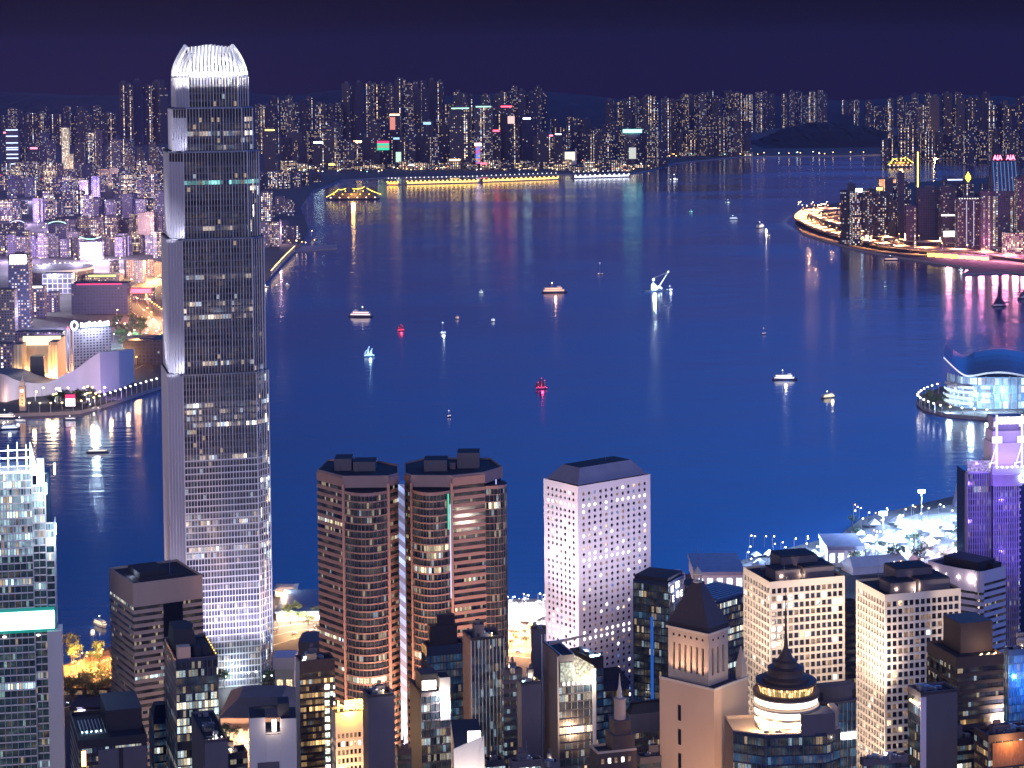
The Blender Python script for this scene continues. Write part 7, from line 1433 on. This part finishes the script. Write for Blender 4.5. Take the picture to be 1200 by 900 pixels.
def boat(px, py, lpx, label, style='ferry', rz=0., c=(1, .9, .8), e=3., pw=0., name=None, cat='boat', hullm=None):
    p = P(px, py, 0); k = p.y / 2480.; L_ = lpx * k / max(.45, abs(math.cos(rz))); B = L_ * .24; t = thing(name or {'ferry': 'ferry', 'junk': 'sailing_junk', 'yacht': 'sailing_yacht', 'tug': 'tugboat', 'launch': 'motor_launch', 'barge': 'crane_barge'}[style], label, cat, (p.x, p.y, 0), rz)
    E_ = emit('boat_glow_%d_%d' % (px, py), c, e, True); H_ = max(1.2, L_ * .055); hull(L_, B, H_).build('hull', hullm or M_hull, t)
    def lamp(x, y, z, r, m_=None): q = MB(); q.lathe([(0, z - r), (r, z), (0, z + r)], 8, 0, (x, y)); q.build('deck_lamp', m_ or E_, t)
    if style in ('ferry', 'launch'):
        nd = 2 if style == 'ferry' else 1
        for d in range(nd):
            z = H_ + .05 + d * L_ * .075; l0, l1 = -L_ * (.44 - .05 * d), L_ * (.36 - .08 * d); hh = L_ * .07
            m = MB(); m.box(l0, l1, -B * .42, B * .42, z, z + hh * .96, 0, 1); m.box(l0 - .3, l1 + .6, -B * .45, B * .45, z + hh * .96, z + hh, 1); m.build('cabin', [M_hullw, M_whitew], t)
            m = MB(); m.box(l0 + 1, l1 - .6, -B * .42 - .12, -B * .42 - .02, z + hh * .3, z + hh * .85); m.box(l0 + 1, l1 - .6, B * .42 + .02, B * .42 + .12, z + hh * .3, z + hh * .85); m.box(l1 + .02, l1 + .1, -B * .3, B * .3, z + hh * .3, z + hh * .85); m.build('lit_window_row', emit('window_glow_%d_%d' % (px, py), c, 1.7), t)
        z = H_ + nd * L_ * .075; m = MB(); m.box(L_ * .1, L_ * .24, -B * .22, B * .22, z, z + L_ * .05, 0); m.build('wheelhouse', M_hullw, t)
        m = MB(); m.bar((-L_ * .1, 0, z), (-L_ * .1, 0, z + L_ * .16), max(.15, L_ * .006)); m.build('mast', M_metal, t); lamp(-L_ * .1, 0, z + L_ * .17, max(.5, L_ * .016), E_white)
        m = MB(); m.lathe([(B * .12, z), (B * .12, z + L_ * .07), (0, z + L_ * .07)], 10, 0, (-L_ * .25, 0)); m.build('funnel', M_hull, t)
    elif style in ('junk', 'yacht'):
        m = MB(); n = 3 if style == 'junk' else 1
        for q in range(n):
            x = L_ * (.25 - .28 * q) if n > 1 else 0; hm = L_ * (.75, .95, .6)[q] if n > 1 else L_ * 1.5; m.bar((x, 0, H_), (x, 0, hm), max(.2, L_ * .012))
        m.build('mast', M_metal, t)
        if style == 'junk':
            Ms = solid('red_sail_cloth', (.10, .015, .02), .8) if c[1] < .3 else solid('pale_sail_cloth', (.6, .65, .75), .8)
            for q in range(3): x = L_ * (.25 - .28 * q); hm = L_ * (.72, .92, .58)[q]; m = MB(); [m.face([(x - L_ * .02, y_, H_ + hm * .15), (x - L_ * .22, y_, H_ + hm * .12), (x - L_ * .17, y_, hm * .8), (x, y_, hm)]) for y_ in (-.15, .15)]; m.build('sail', Ms, t)
            for q in range(7): lamp(-L_ * .45 + L_ * .14 * q, -B * .45, H_ + (L_ * .12 if q % 2 else .8), max(.6, L_ * .035))
            for q in range(3): lamp(L_ * (.25 - .28 * q), -.5, L_ * (.72, .92, .58)[q], max(.5, L_ * .03))
        else:
            m = MB(); m.prism([(-L_ * .3, -B * .25), (L_ * .15, -B * .25), (L_ * .15, B * .25), (-L_ * .3, B * .25)], H_, H_ + L_ * .08, 0); m.build('cabin', M_hullw, t); lamp(0, 0, L_ * 1.5, max(.5, L_ * .05)); lamp(-L_ * .2, -B * .4, H_ + L_ * .1, max(.5, L_ * .05)); lamp(L_ * .3, -B * .2, H_ + 1, max(.5, L_ * .04))
    elif style == 'tug':
        m = MB(); m.box(-L_ * .1, L_ * .22, -B * .35, B * .35, H_, H_ + L_ * .16, 0); m.box(-L_ * .02, L_ * .18, -B * .25, B * .25, H_ + L_ * .16, H_ + L_ * .28, 0); m.build('wheelhouse', M_hullw, t); m = MB(); m.bar((0, 0, H_ + L_ * .28), (0, 0, H_ + L_ * .6), L_ * .015); m.build('mast', M_metal, t)
        m = MB(); m.box(-L_ * .08, L_ * .2, -B * .36 - .05, -B * .36, H_ + L_ * .05, H_ + L_ * .13); m.build('lit_window_row', E_, t); lamp(0, 0, H_ + L_ * .6, max(.6, L_ * .06)); lamp(L_ * .35, 0, H_ + 1.5, max(.6, L_ * .05)); lamp(-L_ * .4, 0, H_ + 1.5, max(.6, L_ * .05))
    elif style == 'barge':
        m = MB(); m.box(-L_ * .15, L_ * .1, -B * .3, B * .3, H_, H_ + L_ * .22, 0); m.build('deckhouse', M_hullw, t); m = MB(); m.bar((L_ * .12, 0, H_ + 1), (L_ * .62, 0, L_ * .85), (L_ * .02, L_ * .012)); m.bar((-L_ * .1, 0, H_ + L_ * .2), (L_ * .0, 0, L_ * .6), L_ * .012); m.bar((L_ * .0, 0, L_ * .6), (L_ * .62, 0, L_ * .85), L_ * .006); m.build('crane_jib', solid('white_crane_paint', (.7, .7, .7), .5), t)
        for x, z, r in ((-.05, .3, .075), (-.05, .52, .05), (.2, .2, .05), (.3, .14, .04), (.62, .88, .03)): lamp(L_ * x, -B * .32, L_ * z, L_ * r)
        for q in range(5): u_ = .2 + .15 * q; lamp(L_ * (.12 + .5 * u_), -.8, H_ + (L_ * .85 - H_) * u_, L_ * .014)
    if pw: light('deck_light', 'POINT', (0, -B * 1.6, H_ + L_ * .12), pw * (.10 if style == 'barge' else .035), c, size=max(1.5, L_ * .05), parent=t)
    return t
boat(422, 371, 30, 'double-decked ferry glowing pinkish white, left of mid-harbour', 'ferry', RAD(170), (1, .72, .72), 5, 3e5)
boat(650, 343, 31, 'ferry glowing red-orange in mid-harbour', 'ferry', RAD(4), (1, .50, .32), 5, 2.5e5)
boat(767, 341, 26, 'crane barge with dazzling white lamps and raised jib', 'barge', 0, (.85, 1, .95), 9, 6e5)
boat(785, 341, 8, 'small tug just right of the crane barge', 'tug', .3, (.75, .85, 1), 6, 5e4)
boat(703, 322, 9, 'small masted boat above the gap between ferry and crane barge', 'yacht', .2, (1, .8, .75), 4)
boat(470, 388, 8, 'small junk outlined by red lights', 'junk', .2, (1, .04, .10), 5, 5e4)
boat(519, 391, 8, 'small white-lit boat with tall mast in mid-harbour', 'yacht', .4, (.85, .95, 1), 9, 1e5)
boat(433, 418, 12, 'junk outlined by blue-white lights below the pinkish ferry', 'junk', .3, (.45, .75, 1), 7, 1.6e5)
boat(635, 456, 14, 'large junk outlined by red lamps in the middle of the harbour', 'junk', .15, (1, .04, .14), 5, 8e4)
boat(526, 489, 5, 'tiny boat with one warm mast light below the mid-harbour junks', 'yacht', .3, (1, .7, .6), 5)
boat(536, 374, 4, 'tiny boat with an orange light above the white-masted boat', 'tug', .3, (1, .6, .4), 4)
boat(578, 377, 4, 'tiny boat with a pale light left of the red-orange ferry', 'tug', .1, (.9, .95, 1), 5)
boat(564, 344, 5, 'tiny boat with a pale green light upper left of the red-orange ferry', 'tug', .1, (.8, 1, .9), 5)
boat(895, 392, 5, 'tiny boat with a pinkish light in the right harbour', 'yacht', .1, (1, .6, .6), 5)
boat(920, 445, 30, 'long low white-lit ferry in the right harbour', 'ferry', RAD(-3), (.95, .88, 1), 4, 1.6e5, name='excursion_boat')
boat(971, 466, 18, 'yellow-lit ferry right of the long white ferry', 'ferry', RAD(28), (1, .82, .45), 5, 1.2e5)
boat(860, 257, 12, 'distant low boat with blue-white lights in the upper right harbour', 'ferry', 0, (.6, .75, 1), 5)
boat(853, 238, 6, 'faint distant boat above the blue-white one', 'tug', 0, (.7, .9, .9), 4)
boat(891, 267, 9, 'upright white-lit ferry seen end-on in the upper right harbour', 'ferry', RAD(62), (1, .88, .78), 6, 4e5)
boat(901, 277, 4, 'tiny boat just below the end-on ferry', 'tug', 0, (1, .9, .5), 4)
boat(810, 249, 4, 'tiny distant boat with a teal light', 'tug', 0, (.3, 1, .9), 4)
boat(1037, 337, 4, 'tiny sailing boat off the elevated road', 'yacht', .3, (.6, .9, .8), 4)
boat(790, 211, 10, 'distant boat with three white lights by the far shore', 'tug', 0, (.85, .9, 1), 5)
boat(115, 530, 27, 'low dark sampan with four lamps in the left harbour', 'launch', RAD(5), (1, .85, .7), 3.5, 2e4)
boat(83, 492, 14, 'small dark launch at the promenade steps', 'launch', 0, (.7, .8, 1), 3, 0)
boat(108, 480, 20, 'long pale-lit tour boat moored at the promenade', 'launch', RAD(24), (1, .9, .7), 4, 2e4, hullm=M_hullw)
boat(12, 503, 24, 'dark-hulled ferry with lit decks at the left edge, nearer one', 'ferry', RAD(10), (.75, .85, 1), 3, 4e4)
boat(8, 490, 26, 'ferry with lit decks at the left edge, farther one', 'ferry', RAD(-6), (1, .85, .7), 3, 4e4)
boat(24, 494, 14, 'small white-lit launch beside the two ferries at the left edge', 'launch', RAD(-20), (1, .95, .9), 4, 2e4, hullm=M_hullw)
boat(312, 337, 9, 'moored boat with warm lights off the sloping quay, left one', 'launch', 0, (1, .75, .5), 4, 3e4)
boat(325, 336, 7, 'moored boat with warm lights off the sloping quay, middle one', 'launch', 0, (1, .7, .6), 4)
boat(337, 335, 7, 'moored boat with warm lights off the sloping quay, right one', 'launch', 0, (1, .7, .6), 4)
boat(118, 733, 18, 'small golden-lit ferry at the pier left of the banded block', 'ferry', RAD(-50), (1, .78, .45), 4, 3e4, hullm=M_hullw)
boat(614, 706, 14, 'small white-lit ferry at the floodlit quay between the towers', 'tug', 0, (.9, .9, 1), 6, 5e4, hullm=M_hullw)
boat(1045, 305, 18, 'dark barge moored under the elevated road', 'launch', RAD(-6), (1, .6, .4), 1.0)
boat(1126, 318, 5, 'small lamp-lit launch at the tip of the breakwater', 'tug', 0, (.85, .95, 1), 7, 4e4)
# large dark sailing boats
for x, y, lp, lab in ((1171, 359, 18, 'dark unlit vessel with triangular outline in the pink reflections'), (1203, 350, 22, 'dark unlit vessel cut by the right picture edge')):
    t = boat(x, y, lp, lab, 'yacht', .1, (.6, .5, .9), .4, name='sailing_ship'); k = P(x, y, 0).y / 2480; m = MB(); q = lp * k / 2
    for y_ in (-.4, .4): m.face([(-q * .85, y_, 3), (q * .85, y_, 3), (q * .2, y_, 11 * k), (q * .05, y_, 24 * k), (-q * .1, y_, 24 * k), (-q * .25, y_, 12 * k)])
    m.build('sail', solid('dark_sail', (.05, .05, .12), .8), t)
# golden roofed vessels
def golden(px, py, lpx, label, hpx):
    p = P(px, py, 0); k = p.y / 2480.; L_ = lpx * k; t = thing('floating_restaurant', label, 'boat', (p.x, p.y, 0)); hull(L_, L_ * .22, 5).build('hull', M_hull, t); m = MB(); m.box(-L_ * .36, L_ * .36, -L_ * .08, L_ * .08, 5.1, hpx * k * .55, 0); m.build('cabin', M_brown, t)
    EG = emit('golden_outline', (1, .72, .06), 4.5, True); h1 = hpx * k
    for sg in ([(-.5, .25), (-.42, .42), (-.34, .62), (-.28, .85), (-.22, .8), (-.14, .9)], [(-.02, .88), (.08, .86), (.16, .92), (.2, 1.05)], [(.24, .92), (.33, .7), (.42, .55), (.5, .42)]):
        m = MB(); [m.bar((L_ * a_[0], -L_ * .09, h1 * a_[1]), (L_ * b_[0], -L_ * .09, h1 * b_[1]), k * .42) for a_, b_ in zip(sg, sg[1:])]; m.build('roof_light_line', EG, t)
    for q in range(16): m = MB(); x = L_ * (-.42 + .054 * q); z = h1 * (.2 + .25 * (q % 3)); m.lathe([(0, z - k * .8), (k * .9, z), (0, z + k * .8)], 6, 0, (x, -L_ * .1)); m.build('deck_lamp', EG if q % 3 else emit('peach_lamp', (1, .6, .35), 5, True), t)
    light('deck_light', 'POINT', (0, -L_ * .2, h1 * .5), 1e5, (1, .55, .15), size=6, parent=t)
golden(415, 234, 64, 'floating restaurant outlined in gold with upswept roofs, off the far shore', 15); golden(1055, 196, 30, 'smaller golden-outlined vessel right of the wooded hill', 12)
# mooring buoys of the right harbour are too small to tell in the photograph
